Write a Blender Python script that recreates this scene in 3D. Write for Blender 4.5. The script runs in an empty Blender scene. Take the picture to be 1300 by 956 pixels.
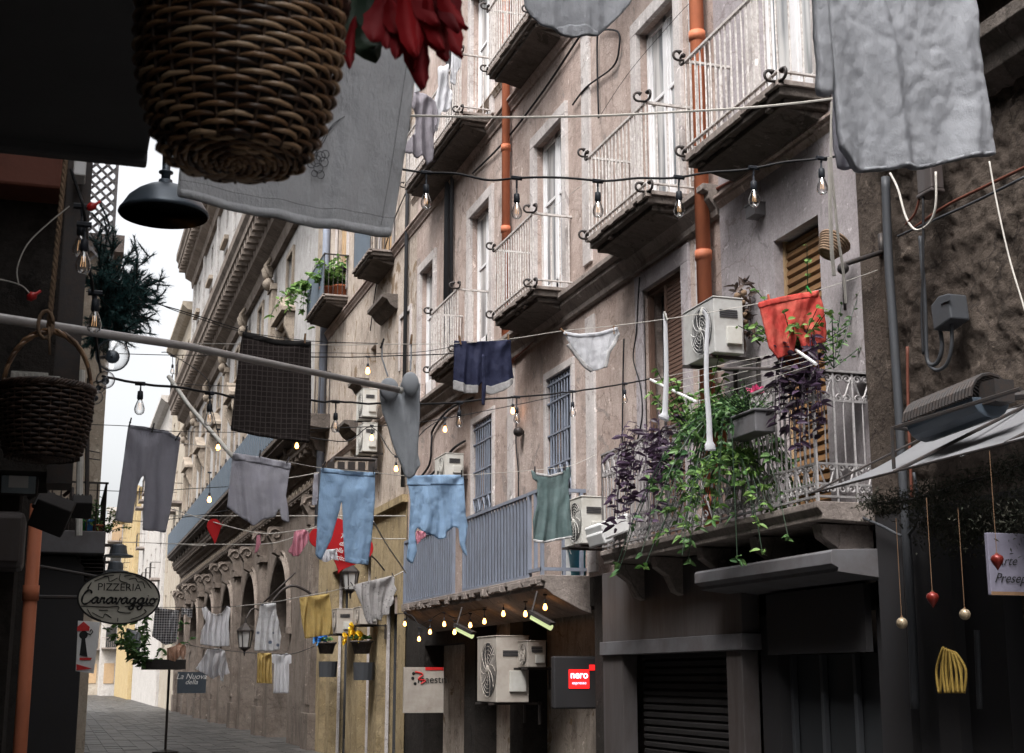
import bpy, bmesh, math, random
from mathutils import Vector, Matrix, noise
random.seed(7)
R = random.Random(11)
C = bpy.context.scene.collection
# ------------------------------------------------------------------ camera model (measured from the photo's vanishing points)
F = 1800.0; PITCH = math.radians(12); YAW = math.radians(17.5); EYE = 1.75
def ray(px, py):
    r = (px-650)/F; u = (478-py)/F
    f = math.cos(PITCH)-u*math.sin(PITCH); z = math.sin(PITCH)+u*math.cos(PITCH)
    return (r*math.cos(YAW)+f*math.sin(YAW), f*math.cos(YAW)-r*math.sin(YAW), z)
def PY(px, py, y):
    d = ray(px, py); t = y/d[1]; return Vector((d[0]*t, y, EYE+d[2]*t))
def PXp(px, py, x=6.15):
    d = ray(px, py); t = x/d[0]; return Vector((x, d[1]*t, EYE+d[2]*t))
# ------------------------------------------------------------------ materials
def S(r, g, b):
    def c(v):
        v /= 255.0
        return v/12.92 if v <= 0.04045 else ((v+0.055)/1.055)**2.4
    return (c(r), c(g), c(b), 1)
class NT:
    def __init__(s, name):
        s.m = bpy.data.materials.new(name); s.m.use_nodes = True; s.t = s.m.node_tree
        s.b = s.t.nodes['Principled BSDF']; s.out = s.t.nodes['Material Output']
    def n(s, typ, **kw):
        o = s.t.nodes.new(typ)
        for k, v in kw.items():
            if k.startswith('i_'):
                o.inputs[k[2:].replace('_', ' ')].default_value = v
            else: setattr(o, k, v)
        return o
    def l(s, a, b): s.t.links.new(a, b)
    def mix(s, fac, a, b, bt='MIX'):
        o = s.t.nodes.new('ShaderNodeMix'); o.data_type = 'RGBA'; o.blend_type = bt
        for sock, v in ((o.inputs[0], fac), (o.inputs[6], a), (o.inputs[7], b)):
            if hasattr(v, 'links'): s.l(v, sock)
            else: sock.default_value = v
        return o.outputs[2]
    def ramp(s, inp, p0, p1, c0=(0,0,0,1), c1=(1,1,1,1)):
        o = s.t.nodes.new('ShaderNodeValToRGB'); s.l(inp, o.inputs[0])
        e = o.color_ramp.elements; e[0].position = p0; e[1].position = p1; e[0].color = c0; e[1].color = c1
        return o.outputs[0]
    def noise(s, scale, detail=6, rough=0.6, vec=None, sc=(1,1,1), coord='Object', dist=0):
        tc = s.t.nodes.new('ShaderNodeTexCoord'); mp = s.t.nodes.new('ShaderNodeMapping')
        mp.inputs['Scale'].default_value = sc
        s.l(vec if vec is not None else tc.outputs[coord], mp.inputs[0])
        o = s.t.nodes.new('ShaderNodeTexNoise'); s.l(mp.outputs[0], o.inputs['Vector'])
        o.inputs['Scale'].default_value = scale; o.inputs['Detail'].default_value = detail
        o.inputs['Roughness'].default_value = rough; o.inputs['Distortion'].default_value = dist
        return o.outputs[0]
    def bump(s, h, st=0.3, dist=0.02, prev=None):
        o = s.t.nodes.new('ShaderNodeBump'); o.inputs['Strength'].default_value = st; o.inputs['Distance'].default_value = dist
        s.l(h, o.inputs['Height'])
        if prev is not None: s.l(prev, o.inputs['Normal'])
        return o.outputs[0]
def plaster(name, base, light, grime, streak=0.6, bs=0.35, patch=None, rough=0.9):
    k = NT(name)
    n1 = k.ramp(k.noise(0.9, 7, 0.65), 0.35, 0.68)
    c = k.mix(n1, base, light)
    n2 = k.noise(1.5, 10, 0.72, sc=(1, 1.7, 0.62), dist=0.5); f2 = k.ramp(n2, 0.5, 0.74)
    m = k.n('ShaderNodeMath', operation='MULTIPLY'); k.l(f2, m.inputs[0]); m.inputs[1].default_value = streak
    c = k.mix(m.outputs[0], c, grime)
    n5 = k.ramp(k.noise(3.5, 10, 0.78, sc=(1, 2.6, 0.42), dist=0.8), 0.52, 0.68)
    m5 = k.n('ShaderNodeMath', operation='MULTIPLY'); k.l(n5, m5.inputs[0]); m5.inputs[1].default_value = streak*0.55
    c = k.mix(m5.outputs[0], c, grime)
    if patch:
        f3 = k.ramp(k.noise(1.3, 9, 0.6, dist=1.5), 0.585, 0.62); c = k.mix(f3, c, patch)
    n7 = k.noise(4.2, 10, 0.78); c = k.mix(0.33, c, k.ramp(n7, 0.34, 0.62, (0.45,0.42,0.40,1), (1.15,1.15,1.15,1)), 'MULTIPLY')
    n3 = k.noise(38, 5, 0.7); c = k.mix(0.4, c, k.ramp(n3, 0.3, 0.7, (0.25,0.25,0.25,1), (1,1,1,1)), 'MULTIPLY')
    # sharp edged flaked spots and hairline cracks
    fl = k.ramp(k.noise(3.1, 12, 0.72, dist=0.6, sc=(1,1.2,0.9)), 0.60, 0.615); c = k.mix(fl, c, tuple(v*0.62 for v in base[:3])+(1,))
    fl2 = k.ramp(k.noise(7.3, 12, 0.7, dist=0.4), 0.63, 0.64); c = k.mix(fl2, c, tuple(v*1.15 for v in light[:3])+(1,))
    tcv = k.n('ShaderNodeTexCoord'); wv_ = k.n('ShaderNodeMapping'); k.l(tcv.outputs['Object'], wv_.inputs[0])
    nd = k.n('ShaderNodeTexNoise'); nd.inputs['Scale'].default_value = 2.5; nd.inputs['Detail'].default_value = 8; k.l(wv_.outputs[0], nd.inputs['Vector'])
    ad = k.n('ShaderNodeMix', data_type='RGBA', blend_type='LINEAR_LIGHT'); ad.inputs[0].default_value = 0.35; k.l(wv_.outputs[0], ad.inputs[6]); k.l(nd.outputs['Color'], ad.inputs[7])
    vo = k.n('ShaderNodeTexVoronoi', feature='DISTANCE_TO_EDGE'); vo.inputs['Scale'].default_value = 0.55; k.l(ad.outputs[2], vo.inputs['Vector'])
    cr = k.ramp(vo.outputs['Distance'], 0.0, 0.007, (1,1,1,1), (0,0,0,1)); crm = k.n('ShaderNodeMath', operation='MULTIPLY'); k.l(cr, crm.inputs[0]); crm.inputs[1].default_value = 0.7
    c = k.mix(crm.outputs[0], c, grime)
    k.l(c, k.b.inputs['Base Color']); k.b.inputs['Roughness'].default_value = rough; k.b.inputs['Specular IOR Level'].default_value = 0.12
    b0 = k.bump(fl, -0.5, 0.012); b1 = k.bump(k.noise(5, 8, 0.7), bs, 0.05, b0); b2 = k.bump(n3, bs*0.7, 0.01, b1)
    k.l(b2, k.b.inputs['Normal']); return k.m
def paint(name, col, rough=0.6, metal=0.0, dirt=None, amt=0.5, sc=9, bs=0.12, stretch=(1,1,1)):
    k = NT(name)
    dirt = dirt or tuple(v*0.4 for v in col[:3])+(1,)
    f = k.ramp(k.noise(sc, 7, 0.7, sc=stretch), 0.42, 0.75)
    m = k.n('ShaderNodeMath', operation='MULTIPLY'); k.l(f, m.inputs[0]); m.inputs[1].default_value = amt
    k.l(k.mix(m.outputs[0], col, dirt), k.b.inputs['Base Color'])
    k.b.inputs['Roughness'].default_value = rough; k.b.inputs['Metallic'].default_value = metal; k.b.inputs['Specular IOR Level'].default_value = 0.5 if rough < 0.45 else 0.18
    k.l(k.bump(k.noise(sc*4, 5), bs, 0.01), k.b.inputs['Normal']); return k.m
def cloth(name, col, pat=None, c2=None, sc=30, trans=0.4, wv=420, rough=0.95, blot=0.35):
    k = NT(name)
    tc = k.n('ShaderNodeTexCoord'); uv = tc.outputs['UV']; c = None
    base = k.mix(k.ramp(k.noise(9, 6, 0.65, vec=uv), 0.3, 0.75), col, tuple(v*(1-blot) for v in col[:3])+(1,))
    def wave(scale, d, prof='SIN', dist=0.3):
        w = k.n('ShaderNodeTexWave', bands_direction=d, wave_profile=prof); k.l(uv, w.inputs[0])
        w.inputs['Scale'].default_value = scale; w.inputs['Distortion'].default_value = dist; w.inputs['Detail Scale'].default_value = 3
        return w.outputs['Fac']
    if pat == 'grid':
        a = k.ramp(wave(sc, 'X', dist=0.2), 0.93, 0.97); b = k.ramp(wave(sc, 'Y', dist=0.2), 0.93, 0.97)
        m = k.n('ShaderNodeMath', operation='MAXIMUM'); k.l(a, m.inputs[0]); k.l(b, m.inputs[1])
        base = k.mix(m.outputs[0], base, c2)
    elif pat == 'gingham':
        a = k.ramp(wave(sc, 'X', dist=0), 0.45, 0.55); b = k.ramp(wave(sc, 'Y', dist=0), 0.45, 0.55)
        m = k.n('ShaderNodeMath', operation='ADD'); k.l(a, m.inputs[0]); k.l(b, m.inputs[1])
        m2 = k.n('ShaderNodeMath', operation='MULTIPLY'); k.l(m.outputs[0], m2.inputs[0]); m2.inputs[1].default_value = 0.5
        base = k.mix(m2.outputs[0], base, c2)
    elif pat == 'print':
        v = k.n('ShaderNodeTexVoronoi'); k.l(uv, v.inputs['Vector']); v.inputs['Scale'].default_value = sc
        base = k.mix(k.ramp(v.outputs['Distance'], 0.16, 0.26, (1,1,1,1), (0,0,0,1)), base, c2)
    elif pat == 'fade':
        base = k.mix(k.ramp(k.noise(5, 5, 0.6, vec=uv), 0.42, 0.66), base, c2)
    wx = wave(wv, 'X', dist=1.5); wy = wave(wv, 'Y', dist=1.5)
    mm = k.n('ShaderNodeMath', operation='ADD'); k.l(wx, mm.inputs[0]); k.l(wy, mm.inputs[1])
    base = k.mix(0.18, base, k.ramp(mm.outputs[0], 0.3, 1.4, (0.35,0.35,0.35,1), (1,1,1,1)), 'MULTIPLY')
    k.l(base, k.b.inputs['Base Color']); k.b.inputs['Roughness'].default_value = rough
    k.b.inputs['Specular IOR Level'].default_value = 0.15
    b1 = k.bump(k.noise(16, 6, 0.65, vec=uv, sc=(1,0.4,1)), 0.6, 0.022); b2 = k.bump(mm.outputs[0], 0.12, 0.002, b1)
    b3 = k.bump(k.noise(70, 5, 0.7, vec=uv), 0.25, 0.006, b2)
    k.l(b3, k.b.inputs['Normal'])
    tr = k.n('ShaderNodeBsdfTranslucent'); k.l(base, tr.inputs[0]); k.l(b3, tr.inputs['Normal'])
    mx = k.n('ShaderNodeMixShader'); mx.inputs[0].default_value = trans
    k.l(k.b.outputs[0], mx.inputs[1]); k.l(tr.outputs[0], mx.inputs[2]); k.l(mx.outputs[0], k.out.inputs[0])
    return k.m
def leafmat(name, a, b, rough=0.5):
    k = NT(name); g = k.n('ShaderNodeNewGeometry')
    c = k.mix(g.outputs['Random Per Island'], a, b); k.l(c, k.b.inputs['Base Color']); k.b.inputs['Roughness'].default_value = rough; k.b.inputs['Specular IOR Level'].default_value = 0.25
    tr = k.n('ShaderNodeBsdfTranslucent'); k.l(c, tr.inputs[0]); mx = k.n('ShaderNodeMixShader'); mx.inputs[0].default_value = 0.25
    k.l(k.b.outputs[0], mx.inputs[1]); k.l(tr.outputs[0], mx.inputs[2]); k.l(mx.outputs[0], k.out.inputs[0]); return k.m
def island(name, cols, rough=0.5, bs=0.2):
    k = NT(name); g = k.n('ShaderNodeNewGeometry'); r = k.n('ShaderNodeValToRGB'); k.l(g.outputs['Random Per Island'], r.inputs[0])
    e = r.color_ramp.elements
    while len(e) < len(cols): e.new(0.5)
    for i, c in enumerate(cols): e[i].position = i/(len(cols)-1); e[i].color = c
    c = k.mix(0.5, r.outputs[0], k.ramp(k.noise(60, 5, 0.7), 0.3, 0.7, (0.3,0.3,0.3,1), (1,1,1,1)), 'MULTIPLY')
    k.l(c, k.b.inputs['Base Color']); k.b.inputs['Roughness'].default_value = rough
    k.l(k.bump(k.noise(150, 4), bs, 0.004), k.b.inputs['Normal']); return k.m
def emit(name, col, st):
    k = NT(name); k.b.inputs['Base Color'].default_value = col; k.b.inputs['Emission Color'].default_value = col
    k.b.inputs['Emission Strength'].default_value = st; return k.m
def clearglass(name, tint=(0.9,0.92,0.95,1), opq=0.35):
    k = NT(name); k.b.inputs['Base Color'].default_value = tint; k.b.inputs['Roughness'].default_value = 0.04
    tr = k.n('ShaderNodeBsdfTransparent'); gl = k.n('ShaderNodeBsdfGlossy'); gl.inputs['Roughness'].default_value = 0.03
    fr = k.n('ShaderNodeLayerWeight'); fr.inputs[0].default_value = opq
    mx = k.n('ShaderNodeMixShader'); k.l(fr.outputs['Facing'], mx.inputs[0]); k.l(tr.outputs[0], mx.inputs[1]); k.l(gl.outputs[0], mx.inputs[2])
    k.l(mx.outputs[0], k.out.inputs[0]); return k.m
M = {}
M['pink'] = plaster('pink_plaster', (0.42,0.325,0.285,1), (0.56,0.465,0.42,1), (0.17,0.125,0.105,1), 0.62, 0.5, (0.34,0.285,0.26,1))
M['lilac'] = plaster('lilac_plaster', (0.38,0.345,0.355,1), (0.46,0.42,0.435,1), (0.19,0.155,0.15,1), 0.4, 0.25)
M['weather'] = plaster('weathered_plaster', (0.42,0.35,0.295,1), (0.60,0.52,0.45,1), (0.13,0.10,0.085,1), 0.85, 0.5, (0.26,0.19,0.13,1))
M['yellow'] = plaster('ochre_plaster', (0.33,0.25,0.14,1), (0.42,0.335,0.21,1), (0.11,0.085,0.06,1), 0.85, 0.4)
M['trim'] = plaster('trim_plaster', (0.5,0.455,0.44,1), (0.64,0.60,0.585,1), (0.26,0.22,0.2,1), 0.4, 0.2)
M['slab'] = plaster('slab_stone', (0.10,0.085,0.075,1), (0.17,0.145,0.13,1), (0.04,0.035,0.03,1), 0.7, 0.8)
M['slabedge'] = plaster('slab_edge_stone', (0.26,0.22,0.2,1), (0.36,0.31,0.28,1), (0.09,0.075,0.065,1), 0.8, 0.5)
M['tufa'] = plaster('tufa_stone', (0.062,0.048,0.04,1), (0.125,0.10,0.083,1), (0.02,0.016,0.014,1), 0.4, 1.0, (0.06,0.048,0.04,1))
M['palstone'] = plaster('palazzo_stone', (0.16,0.13,0.11,1), (0.25,0.21,0.182,1), (0.05,0.04,0.034,1), 0.8, 0.7)
M['pallight'] = plaster('palazzo_light_stucco', (0.37,0.355,0.345,1), (0.48,0.465,0.455,1), (0.15,0.13,0.115,1), 0.8, 0.4)
M['palcream'] = plaster('palazzo_cream_stone', (0.30,0.25,0.20,1), (0.40,0.34,0.28,1), (0.10,0.078,0.06,1), 0.9, 0.7)
M['farwall'] = plaster('far_stucco', (0.40,0.34,0.27,1), (0.48,0.43,0.36,1), (0.22,0.18,0.14,1), 0.6, 0.3)
M['faryellow'] = plaster('far_yellow_stucco', (0.50,0.37,0.18,1), (0.56,0.44,0.26,1), (0.28,0.2,0.12,1), 0.6, 0.3)
M['farwhite'] = plaster('far_white_stucco', (0.50,0.47,0.44,1), (0.58,0.55,0.52,1), (0.28,0.25,0.22,1), 0.6, 0.3)
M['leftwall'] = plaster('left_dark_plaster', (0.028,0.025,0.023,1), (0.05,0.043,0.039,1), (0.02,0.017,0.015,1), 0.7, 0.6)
M['black'] = paint('blackened_wood', (0.022,0.02,0.02,1), 0.7)
M['darkpanel'] = paint('dark_grey_panel', (0.028,0.027,0.029,1), 0.55, 0, (0.03,0.026,0.024,1), 0.6, 3, 0.1, (1,3,0.4))
M['garage'] = paint('stained_grey_sheet_metal', (0.10,0.09,0.09,1), 0.5, 0.2, (0.05,0.034,0.028,1), 0.9, 1.6, 0.08, (1,3,0.35))
M['garagelight'] = paint('pale_grey_lintel', (0.13,0.127,0.135,1), 0.6, 0, (0.065,0.05,0.045,1), 0.7, 3, 0.1)
M['canopy'] = paint('dark_canopy_board', (0.09,0.09,0.094,1), 0.6, 0, (0.055,0.055,0.06,1), 0.5, 2.0, 0.06)
M['railwhite'] = paint('weathered_white_iron', (0.56,0.53,0.51,1), 0.6, 0.1, (0.14,0.09,0.065,1), 0.75, 22, 0.3)
M['railgrey'] = paint('wrought_grey_iron', (0.38,0.36,0.36,1), 0.5, 0.3, (0.07,0.06,0.055,1), 0.6, 20, 0.3)
M['bluerail'] = paint('grey_blue_steel', (0.21,0.235,0.29,1), 0.5, 0.1, (0.11,0.10,0.10,1), 0.5, 7, 0.1, (1,1,0.4))
M['bluepanel'] = paint('blue_grey_corrugated', (0.11,0.135,0.165,1), 0.6, 0.1, (0.09,0.10,0.11,1), 0.5, 3, 0.1, (1,1,0.3))
M['iron'] = paint('dark_iron', (0.045,0.042,0.042,1), 0.5, 0.4, (0.10,0.06,0.04,1), 0.4, 20)
M['orange'] = paint('orange_drainpipe', (0.50,0.165,0.085,1), 0.55, 0, (0.27,0.10,0.065,1), 0.6, 5, 0.08, (1,1,0.4))
M['greypipe'] = paint('grey_pipe', (0.055,0.058,0.065,1), 0.5, 0.1, (0.05,0.05,0.05,1), 0.5, 6)
M['white'] = paint('white_enamel', (0.68,0.68,0.68,1), 0.4, 0, (0.45,0.43,0.40,1), 0.5, 3, 0.04)
M['offwhite'] = paint('dirty_white_plastic', (0.5,0.49,0.46,1), 0.5, 0, (0.3,0.27,0.22,1), 0.6, 4, 0.05)
M['acgrey'] = paint('grey_white_ac_casing', (0.40,0.395,0.385,1), 0.5, 0, (0.22,0.2,0.18,1), 0.7, 5, 0.05)
M['acbeige'] = paint('beige_ac_casing', (0.40,0.36,0.32,1), 0.5, 0, (0.2,0.16,0.13,1), 0.6, 4, 0.05)
M['grillblack'] = paint('dark_fan_grille', (0.05,0.05,0.055,1), 0.5)
M['winwhite'] = paint('white_window_frame', (0.66,0.65,0.66,1), 0.5, 0, (0.42,0.4,0.38,1), 0.5, 4, 0.05)
M['shutterbrown'] = paint('brown_roller_shutter', (0.14,0.085,0.065,1), 0.6, 0, (0.07,0.045,0.035,1), 0.6, 5)
M['woodshutter'] = paint('tan_wooden_shutter', (0.22,0.12,0.055,1), 0.55, 0, (0.10,0.055,0.03,1), 0.7, 4, 0.1, (1,1,3))
M['tan'] = paint('tan_door', (0.42,0.29,0.17,1), 0.6, 0, (0.25,0.17,0.1,1), 0.5, 4)
M['void'] = paint('dark_interior', (0.012,0.011,0.012,1), 0.9)
M['cable'] = paint('black_cable', (0.02,0.02,0.022,1), 0.6)
M['cablered'] = paint('brown_red_cable', (0.13,0.045,0.03,1), 0.6)
M['cablewhite'] = paint('white_cord', (0.5,0.47,0.43,1), 0.7)
M['metalpole'] = paint('pale_metal_pole', (0.52,0.50,0.50,1), 0.4, 0.2, (0.3,0.26,0.24,1), 0.5, 8)
M['lampblue'] = paint('dark_blue_grey_lamp', (0.06,0.078,0.10,1), 0.35, 0.3, (0.08,0.09,0.10,1), 0.5, 6)
M['terracotta'] = paint('terracotta', (0.42,0.14,0.07,1), 0.8)
M['wood'] = paint('peg_wood', (0.20,0.12,0.07,1), 0.7)
M['pegdark'] = paint('dark_plastic_peg', (0.05,0.045,0.05,1), 0.5)
M['peggreen'] = paint('green_plastic_peg', (0.03,0.30,0.06,1), 0.4)
M['pegred'] = paint('red_plastic_peg', (0.5,0.12,0.07,1), 0.4)
M['rope'] = paint('hemp_rope', (0.22,0.15,0.10,1), 0.9, 0, None, 0.5, 60, 0.5)
M['wicker'] = island('wicker', [(0.04,0.02,0.012,1), (0.18,0.095,0.048,1), (0.36,0.21,0.11,1), (0.58,0.40,0.25,1)], 0.33)
M['wickerdark'] = island('dark_wicker', [(0.035,0.02,0.015,1), (0.07,0.04,0.03,1), (0.11,0.07,0.05,1)], 0.5)
M['stake'] = island('basket_stake', [(0.05,0.03,0.02,1), (0.12,0.07,0.04,1)], 0.6)
M['petal'] = leafmat('red_poinsettia_petal', (0.30,0.006,0.010,1), (0.13,0.004,0.008,1), 0.7)
M['leafdark'] = leafmat('dark_green_leaf', (0.018,0.035,0.022,1), (0.04,0.065,0.04,1), 0.5)
M['leafgreen'] = leafmat('green_leaf', (0.06,0.15,0.035,1), (0.20,0.32,0.09,1), 0.5)
M['leafmid'] = leafmat('mid_green_leaf', (0.035,0.09,0.035,1), (0.11,0.2,0.065,1), 0.45)
M['leafpurple'] = leafmat('purple_leaf', (0.022,0.012,0.02,1), (0.085,0.055,0.095,1), 0.4)
M['fir'] = leafmat('fir_needles', (0.015,0.05,0.052,1), (0.05,0.125,0.12,1), 0.5)
M['firbrown'] = leafmat('dry_garland', (0.02,0.026,0.016,1), (0.07,0.065,0.05,1), 0.8)
M['pinkflower'] = leafmat('magenta_bract', (0.65,0.06,0.22,1), (0.8,0.18,0.35,1), 0.5)
M['blueflower'] = leafmat('blue_petal', (0.03,0.25,0.7,1), (0.2,0.5,0.9,1), 0.5)
M['yellowflower'] = leafmat('yellow_petal', (0.85,0.5,0.02,1), (0.9,0.65,0.05,1), 0.5)
M['glass'] = clearglass('clear_bulb_glass', opq=0.62); M['globe'] = clearglass('globe_glass', opq=0.6)
M['filament'] = emit('filament', (1,0.6,0.3,1), 0.22)
M['bulblit'] = emit('lit_bulb', (1.0,0.42,0.10,1), 5.0)
M['tubelit'] = emit('lit_tube', (0.7,0.8,0.4,1), 0.35)
M['socket'] = paint('black_socket', (0.025,0.028,0.035,1), 0.5)
k = NT('window_pane'); k.b.inputs['Base Color'].default_value = (0.30,0.31,0.33,1); k.b.inputs['Roughness'].default_value = 0.12
k.l(k.mix(k.ramp(k.noise(1.5, 4, 0.5, sc=(1,4,0.4)), 0.4, 0.6), (0.13,0.14,0.15,1), (0.5,0.49,0.48,1)), k.b.inputs['Base Color']); M['pane'] = k.m
k = NT('dark_window_pane'); k.b.inputs['Base Color'].default_value = (0.035,0.037,0.04,1); k.b.inputs['Roughness'].default_value = 0.1; M['darkpane'] = k.m
M['red'] = paint('red_plastic', (0.55,0.02,0.02,1), 0.4)
M['redcloth'] = cloth('red_satin', (0.62,0.03,0.035,1), trans=0.2, blot=0.2)
M['signface'] = paint('cream_sign', (0.46,0.44,0.38,1), 0.6, 0, (0.33,0.31,0.26,1), 0.5, 8)
M['ink'] = paint('black_ink', (0.02,0.02,0.02,1), 0.6)
M['setts'] = island('basalt_setts', [(0.03,0.029,0.028,1), (0.055,0.053,0.05,1), (0.085,0.08,0.075,1)], 0.45, 0.5)
M['ground'] = paint('basalt_paving', (0.06,0.058,0.056,1), 0.5, 0, (0.035,0.034,0.033,1), 0.7, 2.5, 0.4)
# ------------------------------------------------------------------ mesh helpers
class MB:
    def __init__(s): s.v = []; s.f = []; s.uv = {}
    def quad(s, a, b, c, d):
        i = len(s.v); s.v += [tuple(a), tuple(b), tuple(c), tuple(d)]; s.f.append((i, i+1, i+2, i+3)); return s
    def poly(s, pts):
        i = len(s.v); s.v += [tuple(p) for p in pts]; s.f.append(tuple(range(i, i+len(pts)))); return s
    def box(s, a, b):
        x0, x1 = sorted((a[0], b[0])); y0, y1 = sorted((a[1], b[1])); z0, z1 = sorted((a[2], b[2])); i = len(s.v)
        s.v += [(x0,y0,z0),(x1,y0,z0),(x1,y1,z0),(x0,y1,z0),(x0,y0,z1),(x1,y0,z1),(x1,y1,z1),(x0,y1,z1)]
        s.f += [tuple(i+q for q in t) for t in ((3,2,1,0),(4,5,6,7),(0,1,5,4),(1,2,6,5),(2,3,7,6),(3,0,4,7))]; return s
    def obox(s, c, h, rot):
        i = len(s.v)
        for dz in (-1, 1):
            for dx, dy in ((-1,-1),(1,-1),(1,1),(-1,1)):
                s.v.append(tuple(Vector(c)+rot@Vector((dx*h[0], dy*h[1], dz*h[2]))))
        s.f += [tuple(i+q for q in t) for t in ((3,2,1,0),(4,5,6,7),(0,1,5,4),(1,2,6,5),(2,3,7,6),(3,0,4,7))]; return s
    def tube(s, pts, r, n=6, caps=True, flat=1.0):
        pts = [Vector(p) for p in pts]; m = len(pts); base = len(s.v)
        up = Vector((0,0,1)); prev = None
        for i, p in enumerate(pts):
            t = (pts[min(i+1, m-1)]-pts[max(i-1, 0)])
            if t.length < 1e-9: t = Vector((0,0,1))
            t.normalize()
            a = (prev - t*prev.dot(t)) if prev is not None else (up - t*up.dot(t))
            if a.length < 1e-3: a = Vector((1,0,0)) - t*t.x
            a.normalize(); prev = a; b = t.cross(a)
            rr = r[i] if isinstance(r, (list, tuple)) else r
            for k in range(n):
                an = 2*math.pi*k/n; s.v.append(tuple(p + a*math.cos(an)*rr + b*math.sin(an)*rr*flat))
        for i in range(m-1):
            for k in range(n):
                q = base+i*n; s.f.append((q+k, q+(k+1)%n, q+n+(k+1)%n, q+n+k))
        if caps:
            s.f.append(tuple(base+k for k in reversed(range(n)))); s.f.append(tuple(base+(m-1)*n+k for k in range(n)))
        return s
    def lathe(s, prof, c, n=20, ax=None):
        base = len(s.v); m = len(prof); c = Vector(c)
        rot = ax if ax is not None else Matrix.Identity(3)
        for r, z in prof:
            for k in range(n):
                a = 2*math.pi*k/n; s.v.append(tuple(c+rot@Vector((r*math.cos(a), r*math.sin(a), z))))
        for i in range(m-1):
            for k in range(n):
                q = base+i*n; s.f.append((q+k, q+(k+1)%n, q+n+(k+1)%n, q+n+k))
        if prof[0][0] > 1e-5: s.f.append(tuple(base+k for k in reversed(range(n))))
        if prof[-1][0] > 1e-5: s.f.append(tuple(base+(m-1)*n+k for k in range(n)))
        return s
    def sphere(s, c, r, n=14, sq=(1,1,1)):
        m = n//2+1; base = len(s.v)
        for i in range(m+1):
            t = math.pi*i/m
            for k in range(n):
                a = 2*math.pi*k/n; s.v.append((c[0]+r*sq[0]*math.sin(t)*math.cos(a), c[1]+r*sq[1]*math.sin(t)*math.sin(a), c[2]+r*sq[2]*math.cos(t)))
        for i in range(m):
            for k in range(n):
                q = base+i*n; s.f.append((q+(k+1)%n, q+k, q+n+k, q+n+(k+1)%n))
        return s
    def prism_y(s, pts, y, t):       # polygon in x,z extruded along y
        n = len(pts); i = len(s.v)
        s.v += [(p[0], y, p[1]) for p in pts] + [(p[0], y+t, p[1]) for p in pts]
        s.f.append(tuple(i+k for k in range(n))); s.f.append(tuple(i+n+k for k in reversed(range(n))))
        for k in range(n): s.f.append((i+(k+1)%n, i+k, i+n+k, i+n+(k+1)%n))
        return s
    def prism_x(s, pts, x, t):       # polygon in y,z extruded along x
        n = len(pts); i = len(s.v)
        s.v += [(x, p[0], p[1]) for p in pts] + [(x+t, p[0], p[1]) for p in pts]
        s.f.append(tuple(i+k for k in range(n))); s.f.append(tuple(i+n+k for k in reversed(range(n))))
        for k in range(n): s.f.append((i+(k+1)%n, i+k, i+n+k, i+n+(k+1)%n))
        return s
    def profile_y(s, prof, y0, y1):  # x,z profile swept along y
        return s.prism_y(prof, y0, y1-y0)
    def leaf(s, p, d, L, w, droop=0.3, nrm=None, seg=3):
        p = Vector(p); d = Vector(d).normalized(); n = nrm or Vector((R.uniform(-1,1), R.uniform(-1,1), R.uniform(-.2,1)))
        sd = d.cross(n)
        if sd.length < 1e-3: sd = Vector((1,0,0))
        sd.normalize(); i = len(s.v); nn = sd.cross(d)
        for k in range(seg+1):
            t = k/seg; q = p + d*L*t + Vector((0,0,-droop*L*t*t)); ww = w*(math.sin(math.pi*min(1, t*0.92+0.08))**0.8)*0.5
            if k == seg: ww = w*0.02
            s.v += [tuple(q-sd*ww+nn*ww*0.3), tuple(q), tuple(q+sd*ww+nn*ww*0.3)]
        for k in range(seg):
            q = i+3*k; s.f += [(q, q+1, q+4, q+3), (q+1, q+2, q+5, q+4)]
        return s
    def build(s, name, mat, parent=None, smooth=False, loc=None, kind=None, bevel=0):
        me = bpy.data.meshes.new(name)
        off = Vector(parent['_o']) if parent is not None else Vector(loc or (0,0,0))
        me.from_pydata([tuple(Vector(v)-off) for v in s.v], [], s.f); me.validate()
        bm = bmesh.new(); bm.from_mesh(me); bmesh.ops.recalc_face_normals(bm, faces=bm.faces); bm.to_mesh(me); bm.free()
        if smooth:
            for p in me.polygons: p.use_smooth = True
        me.materials.append(mat); o = bpy.data.objects.new(name, me); C.objects.link(o)
        if parent is not None: o.parent = parent; o['_o'] = parent['_o']
        else: o.location = off; o['_o'] = tuple(off)
        if kind: o['kind'] = kind
        if bevel:
            b = o.modifiers.new('b', 'BEVEL'); b.width = bevel; b.segments = 2; b.limit_method = 'ANGLE'
        return o
def tag(o, label, cat, group=None):
    o['label'] = label; o['category'] = cat
    if group: o['group'] = group
    return o
def thing(name, label, cat, loc=(0,0,0), group=None):
    o = bpy.data.objects.new(name, None); C.objects.link(o); o.location = loc; o['_o'] = tuple(loc); o.empty_display_size = 0.1
    return tag(o, label, cat, group)
def dup(root, loc, label=None, group=None, rz=None, parent=None):
    def cp(o, par):
        c = o.copy(); C.objects.link(c); c.parent = par
        for ch in o.children: cp(ch, c)
        return c
    r = cp(root, parent); r.location = loc
    if rz is not None: r.rotation_euler[2] = rz
    if label: r['label'] = label
    if group: r['group'] = group
    return r
def smoothpts(pts, sub=6):
    pts = [Vector(p) for p in pts]; out = []
    for i in range(len(pts)-1):
        p0 = pts[max(i-1,0)]; p1 = pts[i]; p2 = pts[i+1]; p3 = pts[min(i+2, len(pts)-1)]
        for k in range(sub):
            t = k/sub; out.append(0.5*((2*p1)+(p2-p0)*t+(2*p0-5*p1+4*p2-p3)*t*t+(3*p1-p0-3*p2+p3)*t**3))
    out.append(pts[-1]); return out
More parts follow.
